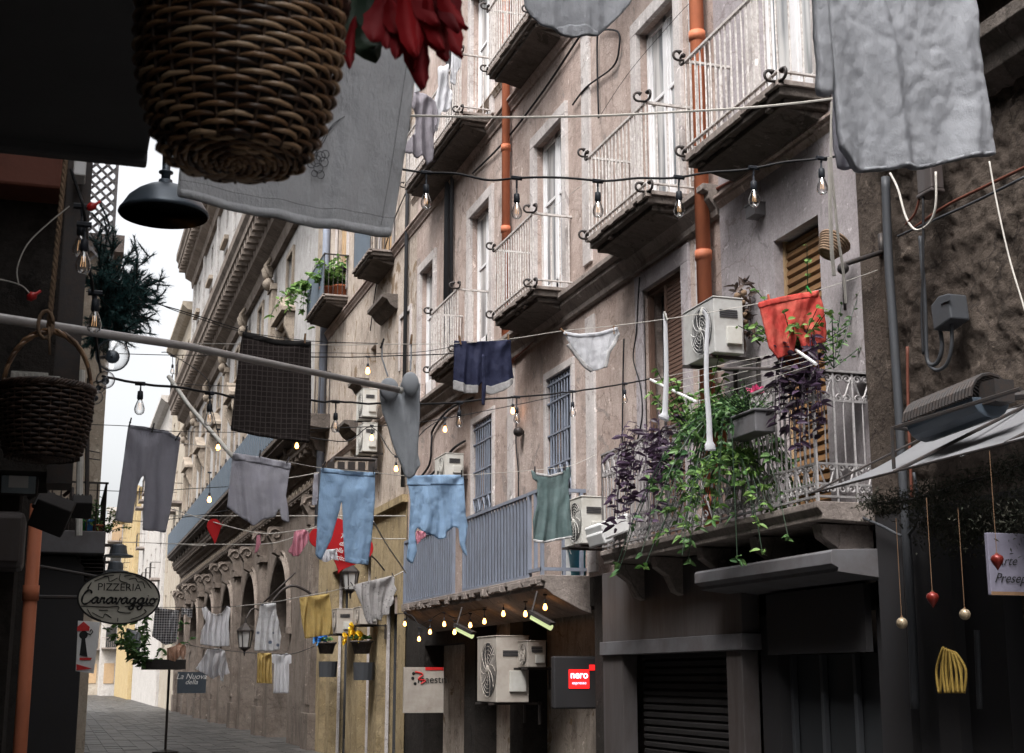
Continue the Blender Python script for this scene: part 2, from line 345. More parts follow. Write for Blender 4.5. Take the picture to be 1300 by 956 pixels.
def text_mesh(s, name, mat, parent, origin, h, ux=Vector((1,0,0)), uz=Vector((0,0,1)), shear=0, bold=0.0, wscale=1.0, align='CENTER'):
    cu = bpy.data.curves.new(name, 'FONT'); cu.body = s; cu.size = 1; cu.shear = shear; cu.offset = bold; cu.extrude = 0.02; cu.align_x = align; cu.align_y = 'CENTER'
    tmp = bpy.data.objects.new('t', cu); C.objects.link(tmp); dg = bpy.context.evaluated_depsgraph_get(); dg.update()
    me = bpy.data.meshes.new_from_object(tmp.evaluated_get(dg)); bpy.data.objects.remove(tmp); bpy.data.curves.remove(cu)
    me.name = name; off = Vector(parent['_o']); nz = ux.cross(uz)
    for v in me.vertices:
        x, y, z = v.co; v.co = Vector(origin)-off + ux*x*h*wscale + uz*y*h - nz*(z-0.02)*h*-1*0.2
    me.materials.clear(); me.materials.append(mat); o = bpy.data.objects.new(name, me); C.objects.link(o); o.parent = parent; o['_o'] = parent['_o']; return o
# ------------------------------------------------------------------ world, sun, camera
sc = bpy.context.scene
w = bpy.data.worlds.new('World'); sc.world = w; w.use_nodes = True; nt = w.node_tree
bg = nt.nodes['Background']; sky = nt.nodes.new('ShaderNodeTexSky'); sky.sky_type = 'NISHITA'; sky.sun_disc = False
SUN_EL = math.radians(58); SUN_ROT = math.radians(-136)
sky.sun_elevation = SUN_EL; sky.sun_rotation = SUN_ROT; sky.air_density = 1; sky.dust_density = 6
hs = nt.nodes.new('ShaderNodeHueSaturation'); hs.inputs['Saturation'].default_value = 0.12; hs.inputs['Value'].default_value = 1.0
nt.links.new(sky.outputs[0], hs.inputs['Color']); 
tcw = nt.nodes.new('ShaderNodeTexCoord'); nz = nt.nodes.new('ShaderNodeTexNoise'); nz.inputs['Scale'].default_value = 2.2; nz.inputs['Detail'].default_value = 5
nt.links.new(tcw.outputs['Generated'], nz.inputs['Vector'])
mr = nt.nodes.new('ShaderNodeMapRange'); mr.inputs[1].default_value = 0.3; mr.inputs[2].default_value = 0.7; mr.inputs[3].default_value = 0.86; mr.inputs[4].default_value = 1.1
nt.links.new(nz.outputs[0], mr.inputs[0])
mx = nt.nodes.new('ShaderNodeMix'); mx.data_type = 'RGBA'; mx.blend_type = 'MULTIPLY'; mx.inputs[0].default_value = 1
nt.links.new(hs.outputs[0], mx.inputs[6]); nt.links.new(mr.outputs[0], mx.inputs[7]); nt.links.new(mx.outputs[2], bg.inputs[0])
bg.inputs[1].default_value = 0.15
sl = bpy.data.lights.new('sun', 'SUN'); sl.energy = 1.6; sl.angle = math.radians(25); sl.color = (1, 0.975, 0.95)
so = bpy.data.objects.new('sun', sl); C.objects.link(so)
sd = Vector((math.sin(SUN_ROT)*math.cos(SUN_EL), math.cos(SUN_ROT)*math.cos(SUN_EL), math.sin(SUN_EL)))
so.rotation_euler = sd.to_track_quat('Z', 'Y').to_euler()
cd = bpy.data.cameras.new('camera'); cd.sensor_width = 36; cd.lens = F/1300*36; cd.clip_end = 2000; cd.clip_start = 0.05
cam = bpy.data.objects.new('camera', cd); C.objects.link(cam); cam.location = (0, 0, EYE)
cam.rotation_euler = (math.pi/2+PITCH, 0, -YAW); sc.camera = cam
cd.dof.use_dof = True; cd.dof.focus_distance = 15; cd.dof.aperture_fstop = 13
sc.view_settings.view_transform = 'Standard'; sc.view_settings.look = 'None'; sc.view_settings.gamma = 1; sc.view_settings.exposure = 1.32
# ================================================================== SETTING
def structure(o): o['kind'] = 'structure'; return o
gr = MB()
gr.quad((-700,-60,0),(700,-60,0),(700,1500,0),(-700,1500,0)); structure(gr.build('ground', M['ground']))
st = MB()
for i in range(230):
    y0 = -4+i*0.62
    for j in range(15):
        x0 = 0.1+j*0.4; st.box((x0+0.006, y0+0.006+(j%2)*0.3, 0.004), (x0+0.394, y0+0.614+(j%2)*0.3, 0.02+R.uniform(0,0.012)))
structure(st.build('road', M['setts']))
# ------------------------------------------------------------------ walls with openings
def wall_front(mb, x, y0, y1, z0, z1, ops, dep=0.28):
    ys = sorted({y0, y1, *[o[0] for o in ops], *[o[1] for o in ops]}); zs = sorted({z0, z1, *[o[2] for o in ops], *[o[3] for o in ops]})
    for i in range(len(ys)-1):
        for j in range(len(zs)-1):
            cy = (ys[i]+ys[i+1])/2; cz = (zs[j]+zs[j+1])/2
            if any(o[0] < cy < o[1] and o[2] < cz < o[3] for o in ops): continue
            mb.quad((x, ys[i], zs[j]), (x, ys[i], zs[j+1]), (x, ys[i+1], zs[j+1]), (x, ys[i+1], zs[j]))
    for (a, b, c, d) in ops:
        mb.quad((x,a,c),(x+dep,a,c),(x+dep,a,d),(x,a,d)); mb.quad((x,b,c),(x,b,d),(x+dep,b,d),(x+dep,b,c))
        mb.quad((x,a,d),(x+dep,a,d),(x+dep,b,d),(x,b,d)); mb.quad((x,a,c),(x,b,c),(x+dep,b,c),(x+dep,a,c))
        mb.quad((x+dep,a,c),(x+dep,a,d),(x+dep,b,d),(x+dep,b,c))
def surround(mb, x, a, b, c, d, w=0.17, t=0.045, sill=False):
    mb.box((x-t, a-w, c), (x+0.02, a, d)); mb.box((x-t, b, c), (x+0.02, b+w, d)); mb.box((x-t, a-w, d), (x+0.02, b+w, d+w))
    if sill: mb.box((x-t-0.04, a-w, c-0.08), (x+0.02, b+w, c))
def french(root, x, a, b, c, d, light=True, frame='winwhite', label=None, curtain=True):
    fr = MB(); xi = x+0.10; mid = (a+b)/2
    for p, q in ((a, a+0.06), (b-0.06, b), (mid-0.045, mid+0.045)): fr.box((xi, p, c), (xi+0.06, q, d))
    fr.box((xi, a, d-0.07), (xi+0.06, b, d)); fr.box((xi, a, c), (xi+0.06, b, c+0.35))
    for p, q in ((a+0.06, a+0.115), (mid-0.1, mid-0.045), (mid+0.045, mid+0.1), (b-0.115, b-0.06)): fr.box((xi+0.012, p, c+0.35), (xi+0.05, q, d-0.07))
    hz = c+(d-c)*0.62; fr.box((xi+0.008, a+0.06, hz), (xi+0.052, b-0.06, hz+0.05))
    wo = fr.build('window', M[frame], root, bevel=0.006)
    pn = MB(); pn.box((xi+0.028, a+0.06, c+0.35), (xi+0.036, b-0.06, d-0.07)); pn.build('pane', M['pane' if light else 'darkpane'], wo)
    sr = MB(); surround(sr, x, a, b, c, d); sr.build('surround', M['trim'], wo, bevel=0.008)
    return wo
def barred(root, x, a, b, c, d):
    fr = MB(); xi = x+0.03
    for p, q in ((a, a+0.05), (b-0.05, b), ((a+b)/2-0.035, (a+b)/2+0.035)): fr.box((xi, p, c), (xi+0.06, q, d))
    fr.box((xi, a, d-0.05), (xi+0.06, b, d)); fr.box((xi, a, c), (xi+0.06, b, c+0.05))
    wo = fr.build('window', M['bluerail'], root, bevel=0.005)
    g = MB(); g.box((xi+0.16, a, c), (xi+0.17, b, d)); g.build('pane', M['darkpane'], wo)
    br = MB(); n = 9
    for i in range(1, n):
        y = a+(b-a)*i/n; br.tube([(xi-0.02, y, c), (xi-0.02, y, d)], 0.011, 5)
    for z in (c+0.1, c+0.55, c+(d-c)*0.55, c+(d-c)*0.8, d-0.1): br.box((xi-0.035, a, z), (xi-0.008, b, z+0.022))
    for i in range(4):
        y0 = a+(b-a)*i/4; y1 = a+(b-a)*(i+1)/4
        br.tube([(xi-0.03, y0, c+0.12), (xi-0.03, y1, c+0.54)], 0.010, 4); br.tube([(xi-0.032, y1, c+0.12), (xi-0.032, y0, c+0.54)], 0.010, 4)
    br.build('window_bars', M['bluerail'], wo)
    sr = MB(); surround(sr, x, a, b, c, d, 0.10, 0.03, True); sr.build('surround', M['trim'], wo, bevel=0.006)
def hook(mb, p, d, s=0.13):
    p = Vector(p); d = Vector(d).normalized(); pts = [p]
    for i in range(9):
        t = i/8; a = -math.pi/2 + t*math.pi*1.25
        pts.append(p + d*(s*0.75+math.cos(a)*s*0.42) + Vector((0,0,s*0.36+math.sin(a)*s*0.42)))
    mb.tube(pts, [0.014]*8+[0.02, 0.028], 6)
def balcony(root, y0, y1, z, x0=6.15, dep=0.55, rail='railwhite', rh=1.0, gap=0.105, hooks=True, style='bars', seed=0, mats=('slab','slabedge')):
    q = random.Random(seed+5); xf = x0-dep
    s = MB(); s.box((xf+0.03, y0+0.03, z-0.13), (x0+0.05, y1-0.03, z-0.02))
    # ragged stepped underside
    s.box((xf+0.10, y0+0.09, z-0.19), (x0+0.05, y1-0.09, z-0.13)); s.prism_y([(xf+0.16, z-0.192), (x0+0.05, z-0.192), (x0+0.05, z-0.30), (xf+0.38, z-0.25)], y0+0.14, y1-y0-0.28)
    for i in range(26):
        y = q.uniform(y0+0.05, y1-0.15); xx = q.uniform(xf+0.05, x0-0.1); s.box((xx, y, z-0.15-q.uniform(0,0.03)), (xx+q.uniform(.04,.14), y+q.uniform(.05,.2), z-0.12))
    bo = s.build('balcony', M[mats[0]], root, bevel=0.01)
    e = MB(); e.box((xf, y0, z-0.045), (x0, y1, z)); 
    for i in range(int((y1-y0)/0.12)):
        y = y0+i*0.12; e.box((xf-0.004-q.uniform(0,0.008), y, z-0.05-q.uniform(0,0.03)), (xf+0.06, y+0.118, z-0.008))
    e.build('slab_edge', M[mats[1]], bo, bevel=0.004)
    r = MB(); rx = xf+0.03; ya, yb = y0+0.04, y1-0.04
    if style == 'bars':
        n = max(2, int((yb-ya)/gap))
        for i in range(n+1):
            y = ya+(yb-ya)*i/n; dx = q.uniform(-.006,.006); r.tube([(rx, y, z), (rx+dx, y+q.uniform(-.006,.006), z+rh*0.5), (rx, y, z+rh)], 0.0105, 5, False)
        m = max(2, int((dep-0.05)/gap))
        for yy in (ya, yb):
            for i in range(1, m+1):
                x = rx+(x0-rx)*i/(m+0.3); r.tube([(x, yy, z), (x, yy, z+rh)], 0.0105, 5, False)
        for zz in (z+0.09, z+rh-0.01):
            hh = 0.009 if zz < z+0.5 else 0.013
            r.box((rx-0.018, ya, zz-hh), (rx+0.018, yb, zz+hh))
            for yy in (ya, yb): r.box((rx, yy-0.018, zz-hh-0.002), (x0, yy+0.018, zz+hh-0.002))
        if hooks:
            for yy, sg in ((ya, -1), (yb, 1)):
                for zz in (z+rh, z-0.01):
                    for dd in ((-1, 0, 0), (0, sg, 0)):
                        hk = MB(); hook(hk, (rx, yy, zz), dd, 0.115); hk.build('rail_hook', M['iron'], bo, smooth=True)
    r.build('railing', M[rail], bo)
    return bo
# ================================================================== MAIN APARTMENT HOUSE (right side of the street)
X = 6.15
A = thing('apartment_house', 'peeling pink apartment house with rows of iron railed balconies on the right of the street', 'building', (X, 9.75, 0))
ops = []
cols = [(10.5, 11.32), (13.42, 14.5), (17.15, 18.35), (20.6, 21.75), (24.2, 25.2)]
for (a, b) in cols[1:]: ops.append((a, b, 6.78, 9.25))
ops.append((10.4, 11.5, 6.78, 9.3))
for (a, b) in [(10.4,11.5)]+cols[1:4]: ops.append((a, b, 10.6, 13.2))
ops += [(10.5, 11.32, 3.1, 5.72), (13.42, 14.5, 3.1, 6.08), (16.9, 17.9, 3.95, 5.72), (20.45, 21.55, 3.95, 5.72)]
wl = MB()
wall_front(wl, X, 12.45, 27.0, 2.95, 20, [o for o in ops if o[0] > 12.4])
wo = wl.build('wall', M['pink'], A)
wl = MB(); wall_front(wl, X-0.03, 9.75, 12.43, 2.95, 20, [o for o in ops if o[0] < 12.4]); wl.quad((X-0.03,12.43,2.95),(X,12.43,2.95),(X,12.43,20),(X-0.03,12.43,20))
wl.build('wall', M['lilac'], A)
wl = MB(); wops = [(26.0, 26.85, 7.7, 8.75), (27.7, 28.9, 10.5, 12.9), (32.8, 34.2, 10.95, 13.2), (31.2, 31.9, 5.2, 6.9), (29.2, 29.8, 8.0, 8.8)]
wall_front(wl, X, 27.0, 35.5, 5.15, 20, [o for o in wops if o[0] > 27]); wall_front(wl, X-0.004, 25.6, 27.0, 5.15, 20, [wops[0]])
wl.box((X+0.3, 35.3, 0), (X+6, 35.5, 20)); wl.build('wall', M['weather'], A)
wl = MB(); wl.box((X+0.35, 9.76, 0), (X+7, 35.45, 19.9)); wl.build('building_core', M['weather'], A)
# ground floor of the main house: dark shops and yellow front
wl = MB(); wall_front(wl, X, 15.5, 26.0, 0, 2.95, [(16.2, 19.0, 0, 2.6), (19.6, 21.4, 0, 2.6), (22.0, 24.6, 0, 2.3)], 0.9); wl.build('wall', M['leftwall'], A)
wl = MB(); wall_front(wl, X-0.02, 26.0, 35.5, 0, 5.12, [(26.7, 28.4, 0, 3.3), (29.2, 30.3, 0, 4.3), (31.6, 33.6, 0, 4.2), (34.1, 34.9, 0, 3.4)], 0.5); wl.box((X-0.12, 26.0, 5.0), (X, 35.5, 5.14)); wl.build('wall', M['yellow'], A)
for (a, b, c) in ((26.75, 28.35, 3.25), (29.25, 30.25, 4.25), (31.65, 33.55, 4.15), (34.15, 34.85, 3.35)):
    french(A, X+0.2, a, b, 0.02, c, False, 'greypipe')
# pilaster strips, moulding courses
for y, a_, b_ in ((12.75, 3.0, 6.2), (16.05, 3.0, 6.2), (19.35, 3.0, 6.2), (12.75, 6.9, 19), (16.1, 6.9, 19)):
    tr = MB(); tr.box((X-0.03, y, a_), (X+0.02, y+0.3, b_)); tr.build('pilaster_strip', M['trim'], A, bevel=0.006)
mo = MB()
def course(mb, y0, y1, z, s=1.0):
    mb.profile_y([(X+0.03, z), (X-0.20*s, z), (X-0.20*s, z-0.06*s), (X-0.14*s, z-0.09*s), (X-0.14*s, z-0.15*s), (X-0.06*s, z-0.26*s), (X-0.05*s, z-0.32*s), (X+0.03, z-0.34*s)], y0, y1)
course(mo, 12.44, 27.0, 6.66); mo.build('string_course', M['slabedge'], A, bevel=0.004)
mo = MB(); course(mo, 9.76, 35.4, 10.42, 0.55); course(mo, 9.76, 12.43, 6.52, 0.5); course(mo, 27.0, 35.4, 7.0, 0.35); mo.build('string_course', M['pink'], A, bevel=0.004)
mo = MB(); course(mo, 12.44, 26.0, 10.95, 0.3); mo.build('string_course', M['weather'], A)
# windows
for i, (a, b) in enumerate([(10.4, 11.5)]+cols[1:]):
    french(A, X-(0.03 if i == 0 else 0), a+0.003, b-0.003, 6.783, 9.247+(0.05 if i == 0 else 0))
for i, (a, b) in enumerate([(10.4, 11.5)]+cols[1:4]): french(A, X-(0.03 if i == 0 else 0), a+0.003, b-0.003, 10.603, 13.197)
barred(A, X, 16.903, 17.897, 3.953, 5.717); barred(A, X, 20.453, 21.547, 3.953, 5.717)
# first floor door with half lowered brown shutter beside dark opening
d1 = MB(); d1.box((X+0.05, 13.42, 3.1), (X+0.11, 13.47, 6.08)); d1.box((X+0.05, 14.45, 3.1), (X+0.11, 14.5, 6.08)); d1.box((X+0.05, 13.42, 6.02), (X+0.11, 14.5, 6.08)); d1.box((X+0.05, 13.98, 3.1), (X+0.11, 14.04, 6.02))
do = d1.build('door', M['shutterbrown'], A, bevel=0.005)
d2 = MB()
for i in range(62): d2.box((X+0.06, 13.47, 3.15+i*0.0465), (X+0.085+0.012*(i%2), 13.98, 3.15+i*0.0465+0.036))
d2.build('shutter', M['shutterbrown'], do)
d3 = MB(); d3.box((X+0.2, 14.04, 3.1), (X+0.22, 14.45, 6.02)); d3.build('pane', M['darkpane'], do)
d3 = MB(); surround(d3, X, 13.42, 14.5, 3.05, 6.08, 0.2, 0.03); d3.build('surround', M['lilac'], do, bevel=0.006)
# lilac bay window with tan roller shutter
d1 = MB()
for i in range(30): d1.prism_y([(X+0.10, 3.15+i*0.085), (X+0.075, 3.15+i*0.085+0.02), (X+0.085, 3.15+i*0.085+0.07), (X+0.12, 3.15+i*0.085+0.083)], 10.53, 0.76)
wo = d1.build('window', M['woodshutter'], A)
d1 = MB(); d1.box((X+0.06, 10.5, 3.1), (X+0.13, 10.53, 5.72)); d1.box((X+0.06, 11.29, 3.1), (X+0.13, 11.32, 5.72)); d1.build('frame', M['tan'], wo)
# weathered end windows and hoods
d1 = MB(); d1.box((X+0.15, 26.0, 7.7), (X+0.17, 26.85, 8.75)); d1.build('window', M['darkpane'], A)
d1 = MB(); surround(d1, X-0.004, 26.0, 26.85, 7.7, 8.75, 0.09, 0.03); d1.build('surround', M['trim'], A)
for (a, b, c, d) in wops[1:3]:
    d1 = MB(); d1.box((X+0.12, a+0.003, c), (X+0.16, b-0.003, d)); 
    for i in range(5): d1.box((X+0.10, a+0.05+i*(b-a)/5, c+0.1), (X+0.125, a+0.02+(i+0.8)*(b-a)/5, d-0.1))
    d1.build('door', M['tan'], A)
    d1 = MB(); surround(d1, X, a, b, c, d, 0.14, 0.04); d1.build('surround', M['trim'], A)
for (y, z, L) in ((27.2, 9.15, 1.5), (29.9, 7.95, 0.8), (31.0, 7.2, 1.1)):
    d1 = MB(); d1.profile_y([(X+0.02, z+0.22), (X-0.32, z+0.22), (X-0.32, z+0.14), (X-0.22, z+0.10), (X-0.16, z), (X-0.05, z-0.08), (X+0.02, z-0.1)], y, y+L); d1.build('window_hood', M['slab'], A, bevel=0.006)
# balconies of the house
for i, (y0, y1, z) in enumerate([(10.15, 12.1, 6.78), (13.05, 14.85, 6.76), (16.85, 18.65, 6.74), (20.6, 22.3, 6.7), (10.0, 12.1, 10.6), (13.1, 15.0, 10.6), (16.9, 19.0, 10.62), (20.5, 24.3, 10.6)]):
    balcony(A, y0, y1, z, dep=0.56, seed=i)
# green plant balcony and its neighbour at the weathered end
def panelbalcony(y0, y1, z, dep, panel='bluepanel', side='bars'):
    bo = balcony(A, y0, y1, z, dep=dep, style='none', seed=int(y0))
    p = MB(); xf = X-dep+0.03; n = int((y1-y0)/0.07)
    for i in range(n): 
        ya = y0+0.03+(y1-y0-0.06)*i/n; p.box((xf-0.012*(i%2), ya, z+0.02), (xf+0.012, ya+(y1-y0)/n*0.98, z+0.98))
    p.build('railing_panel', M[panel], bo)
    r = MB()
    for yy in (y0+0.03, y1-0.03):
        for i in range(6):
            x = xf+(X-xf)*i/5.3; r.tube([(x, yy, z), (x, yy, z+1.0)], 0.01, 5)
        r.box((xf-0.02, yy-0.015, z+0.98), (X, yy+0.015, z+1.01))
    r.box((xf-0.02, y0, z+0.978), (xf+0.02, y1, z+1.012)); r.build('railing', M['iron'], bo); return bo
panelbalcony(32.6, 35.1, 10.75, 0.62); panelbalcony(27.5, 29.3, 10.38, 0.55)
# ---- blue grey steel balcony over the shops (first floor)
z = 2.97; xf = 5.58
s = MB(); s.profile_y([(X+0.02, z), (xf-0.05, z), (xf-0.05, z-0.06), (xf, z-0.08), (xf, z-0.16), (xf+0.1, z-0.24), (X-0.1, z-0.42), (X+0.02, z-0.46)], 16.35, 23.8)
for i in range(60):
    y = R.uniform(16.4, 23.6); s.box((xf-0.07+R.uniform(0,.03), y, z-0.09-R.uniform(0,.05)), (xf+0.05, y+R.uniform(.05,.3), z-0.03))
bo = s.build('balcony', M['slabedge'], A, bevel=0.008)
r = MB(); 
for (a, b) in ((16.98, 19.95), (20.62, 23.7)):
    n = int((b-a)/0.135)
    for i in range(n+1):
        y = a+(b-a)*i/n; r.box((xf-0.009, y, z+0.04), (xf+0.009, y+0.062, z+1.03))
    r.box((xf-0.022, a-0.02, z+1.03), (xf+0.022, b+0.06, z+1.07)); r.box((xf-0.021, a-0.02, z+0.0), (xf+0.021, b+0.06, z+0.04))
    for y in (a-0.03, b+0.04): r.box((xf-0.025, y, z), (xf+0.025, y+0.05, z+1.06))
for y in (16.45, ): 
    for x in (xf, xf+0.28, X-0.06): r.box((x-0.02, y, z+0.0), (x+0.02, y+0.05, z+1.03))
    r.box((xf-0.02, y-0.002, z+1.03), (X, y+0.052, z+1.075)); r.box((xf-0.02, y-0.002, z+0.06), (X, y+0.052, z+0.10))
r.box((xf-0.021, 16.50, z+1.032), (xf+0.021, 16.95, z+1.072)); r.box((xf-0.021, 16.50, z+0.06), (xf+0.021, 16.95, z+0.1)); r.box((xf-0.02, 16.7, z+0.1), (xf+0.02, 16.74, z+1.03))
r.build('railing', M['bluerail'], bo)
b2 = MB(); b2.box((xf+0.03, 17.02, z+0.05), (xf+0.036, 19.9, z+1.0)); b2.box((xf+0.03, 20.66, z+0.05), (xf+0.036, 23.65, z+1.0)); b2.build('dark_gap_sheet', M['greypipe'], bo)  # sheet coloured dark so the gaps between slats read as shade
# ---- wrought iron flower balcony: two stepped parts
def spiral(mb, c, s, turns=1.4, flip=1, r=0.008, yv=(0,1,0), rot=0):
    pts = []
    for i in range(15):
        t = i/14; a = rot+flip*t*turns*2*math.pi; q = s*(1-t*0.85); pts.append(Vector(c)+Vector(yv)*math.cos(a)*q+Vector((0,0,1))*math.sin(a)*q)
    mb.tube(pts, r, 5)
def ironrail(name, A_, B_, z, parent, h=1.05):
    m = MB(); a = Vector((A_[0], A_[1], z)); b = Vector((B_[0], B_[1], z)); d = (b-a); L = d.length; d.normalize(); up = Vector((0,0,1)); nn = d.cross(up)
    n = max(2, round(L/0.16))
    for zz, w in ((h, 0.02), (h-0.24, 0.009), (0.30, 0.009), (0.04, 0.014), (0.14, 0.008)):
        m.obox((a+b)/2+up*zz, (L/2, w, 0.009), Matrix((d, nn, up)).transposed())
    for i in range(n+1):
        p = a+d*L*i/n; m.tube([p, p+up*h], 0.012, 5, False)
        if i < n:
            q = a+d*L*(i+0.5)/n; w2 = L/n/2
            m.tube([p+up*0.32, q+up*0.08], 0.008, 4); m.tube([p+d*w2*2+up*0.32, q+up*0.08], 0.008, 4)
            m.tube([p+up*(h-0.02), q+up*(h-0.25)], 0.008, 4); m.tube([p+d*w2*2+up*(h-0.02), q+up*(h-0.25)], 0.008, 4)
            m.tube([q+up*0.3, q+up*(h-0.24)], 0.007, 4, False)
            for zz in (h-0.06, h-0.22, 0.27, 0.10):
                spiral(m, q+up*zz-d*w2*0.45, 0.038, 1.3, 1, 0.009, d); spiral(m, q+up*zz+d*w2*0.45, 0.038, 1.3, -1, 0.009, d, math.pi)
    return m.build(name, M['railgrey'], parent, smooth=False)
z = 3.1
s = MB(); s.prism_y([(X+0.02, z), (5.58, z), (5.58, z-0.05), (5.62, z-0.10), (5.62, z-0.14), (X+0.02, z-0.16)], 9.78, 4.72)
for y in (10.0, 11.1, 12.2, 13.3, 14.3): s.prism_y([(X+0.02, z-0.16), (5.68, z-0.16), (5.7, z-0.26), (5.82, z-0.34), (5.9, z-0.5), (X+0.02, z-0.62)], y-0.07, 0.14)
bo = s.build('balcony', M['slabedge'], A, bevel=0.006)
ironrail('railing', (5.60, 9.82), (5.60, 11.7), z, bo); ironrail('railing', (5.60, 12.35), (5.60, 14.46), z, bo)
ironrail('railing', (5.60, 9.80), (6.12, 9.80), z, bo); ironrail('railing', (5.6, 14.46), (6.12, 14.46), z, bo)
# scroll centre piece between the two straight parts
m = MB()
for zz in (0.25, 0.55, 0.85):
    for yy in (11.86, 12.02, 12.18):
        spiral(m, (5.60, yy, z+zz), 0.075, 1.6, 1 if yy < 12 else -1, 0.009); spiral(m, (5.60, yy, z+zz-0.15), 0.06, 1.5, -1 if yy < 12 else 1, 0.008, rot=math.pi)
for zz in (0.04, 1.05): m.box((5.585, 11.7, z+zz-0.01), (5.615, 12.35, z+zz+0.01))
m.tube([(5.6, 11.7, z+0.05), (5.6, 12.02, z+0.6), (5.6, 12.35, z+0.05)], 0.01, 5); m.tube([(5.6, 11.7, z+1.0), (5.6, 12.02, z+0.5), (5.6, 12.35, z+1.0)], 0.01, 5)
m.build('railing', M['railgrey'], bo)
# orange drainpipes, bands
for y, x, top, bot in ((12.62, X-0.13, 20, 2.9), (19.5, X-0.1, 20, 6.2)):
    m = MB(); m.tube([(x, y, bot), (x, y, top)], 0.075 if y < 15 else 0.062, 14)
    for zz in [v for v in (3.4, 5.9, 8.3, 9.6, 12.0) if v > bot]: m.tube([(x, y, zz), (x, y, zz+0.10)], 0.088 if y < 15 else 0.075, 14)
    m.build('drainpipe', M['orange'], A, smooth=True)
m = MB(); m.tube([(X-0.07, 26.2, 5.3), (X-0.07, 26.2, 20)], 0.04, 8); m.tube([(X-0.06, 22.8, 6.9), (X-0.06, 22.8, 20)], 0.035, 8); m.tube([(X-0.06, 23.1, 6.9), (X-0.06, 23.1, 20)], 0.06, 8); m.build('drainpipe', M['greypipe'], A, smooth=True)
m = MB(); m.tube([(X-0.1, 35.3, 5), (X-0.1, 35.3, 20)], 0.10, 10); m.build('drainpipe', M['bluerail'], A, smooth=True)
# ---- dark garage front and corner shop on the ground floor
g = MB(); g.box((5.98, 11.95, 2.15), (X, 15.5, 2.93)); 
g.box((5.98, 11.98, 0), (X, 12.3, 2.0)); g.box((5.98, 14.9, 0), (X, 15.5, 2.0)); g.build('shop_fascia', M['garage'], A, bevel=0.006)
g = MB(); g.box((5.94, 11.9, 2.0), (X, 15.5, 2.149)); g.build('lintel', M['garagelight'], A, bevel=0.006)
g = MB(); g.box((6.25, 12.3, 0), (6.3, 14.9, 2.05)); 
for i in range(26): g.prism_y([(6.25, i*0.078), (6.222, i*0.078+0.012), (6.222, i*0.078+0.05), (6.25, i*0.078+0.068)], 12.3, 2.6)
g.build('shop_door', M['black'], A)
g = MB(); g.box((X-0.02, 9.76, 2.9), (X+0.3, 15.48, 2.95)); g.box((X+0.0, 9.76, 2.3), (X+0.3, 11.93, 2.9)); g.box((X+0.0, 9.76, 0), (X+0.3, 9.95, 2.9)); g.box((X+0.0, 11.6, 0), (X+0.3, 11.93, 2.9)); g.build('wall', M['darkpanel'], A)
g = MB(); g.prism_y([(X, 2.74), (5.66, 2.72), (5.64, 2.70), (5.64, 2.61), (5.70, 2.58), (5.70, 2.55), (X, 2.50)], 9.72, 2.5); g.build('shop_canopy', M['garagelight'], A, bevel=0.004)
g = MB(); g.box((6.05, 9.95, 1.95), (6.11, 11.6, 2.48)); g.build('shop_fascia', M['darkpanel'], A); g = MB(); g.box((6.32, 9.95, 0), (6.34, 11.6, 1.95)); so = g.build('shop_window', M['darkpane'], A); g = MB()
for y_ in (9.95, 10.48, 11.02, 11.55): g.box((6.26, y_, 0), (6.31, y_+0.05, 1.95))
g.box((6.262, 9.96, 1.0), (6.308, 11.59, 1.05)); g.build('frame', M['greypipe'], so, bevel=0.004)
# inside of the lit shop, below blue balcony
g = MB()
for i, y in enumerate((16.3, 16.55, 16.8, 17.05, 17.3, 17.6, 17.9, 18.2, 18.5)):
    g.box((6.6, y, 1.5), (6.68, y+0.18, 1.95)); g.box((6.6, y, 2.05), (6.68, y+0.18, 2.5))
g.build('shop_shelf', M['yellow'], A)
# ================================================================== ROUGH STONE HOUSE (far right)
B = thing('stone_house', 'rough brown stone house wall rising at the right edge of the street', 'building', (X, 3, 0))
m = MB(); ny, nz_ = 280, 270; y0, y1, z0, z1 = 2.0, 9.72, 3.0, 10.0
for i in range(ny+1):
    for j in range(nz_+1):
        y = y0+(y1-y0)*i/ny; zz = z0+(z1-z0)*j/nz_
        q = Vector((0, y*1.1, zz*1.1)); h = noise.fractal(q*5.0, 0.75, 2.1, 6)*0.028-abs(noise.noise(q*10))*0.028-abs(noise.noise(q*2.6+Vector((7,0,0))))*0.022+noise.noise(q*0.5)*0.04
        if y > 9.35: h = h*0.25
        m.v.append((X-0.02-h, y, zz))
for i in range(ny):
    for j in range(nz_):
        a = i*(nz_+1)+j; m.f.append((a, a+1, a+nz_+2, a+nz_+1))
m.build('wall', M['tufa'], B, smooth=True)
m = MB(); m.box((X+0.12, 2, 0), (X+7, 9.74, 18)); m.box((X, 2, 10), (X+0.2, 9.72, 18)); m.box((X+0.1, -40, 0), (X+7, 1.98, 13)); m.build('building_core', M['tufa'], B)  # last box: unseen street side behind the camera, added to hold back rear light
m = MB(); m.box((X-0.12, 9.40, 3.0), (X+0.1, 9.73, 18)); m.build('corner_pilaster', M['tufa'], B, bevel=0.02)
m = MB(); m.profile_y([(X+0.05, 6.15), (X-0.28, 6.22), (X-0.3, 6.1), (X-0.2, 6.02), (X-0.18, 5.9), (X+0.05, 5.82)], 2, 9.3); m.profile_y([(X+0.05, 6.9), (X-0.5, 6.98), (X-0.5, 6.85), (X+0.05, 6.6)], 2, 9.35); m.build('cornice', M['slab'], B, bevel=0.01)
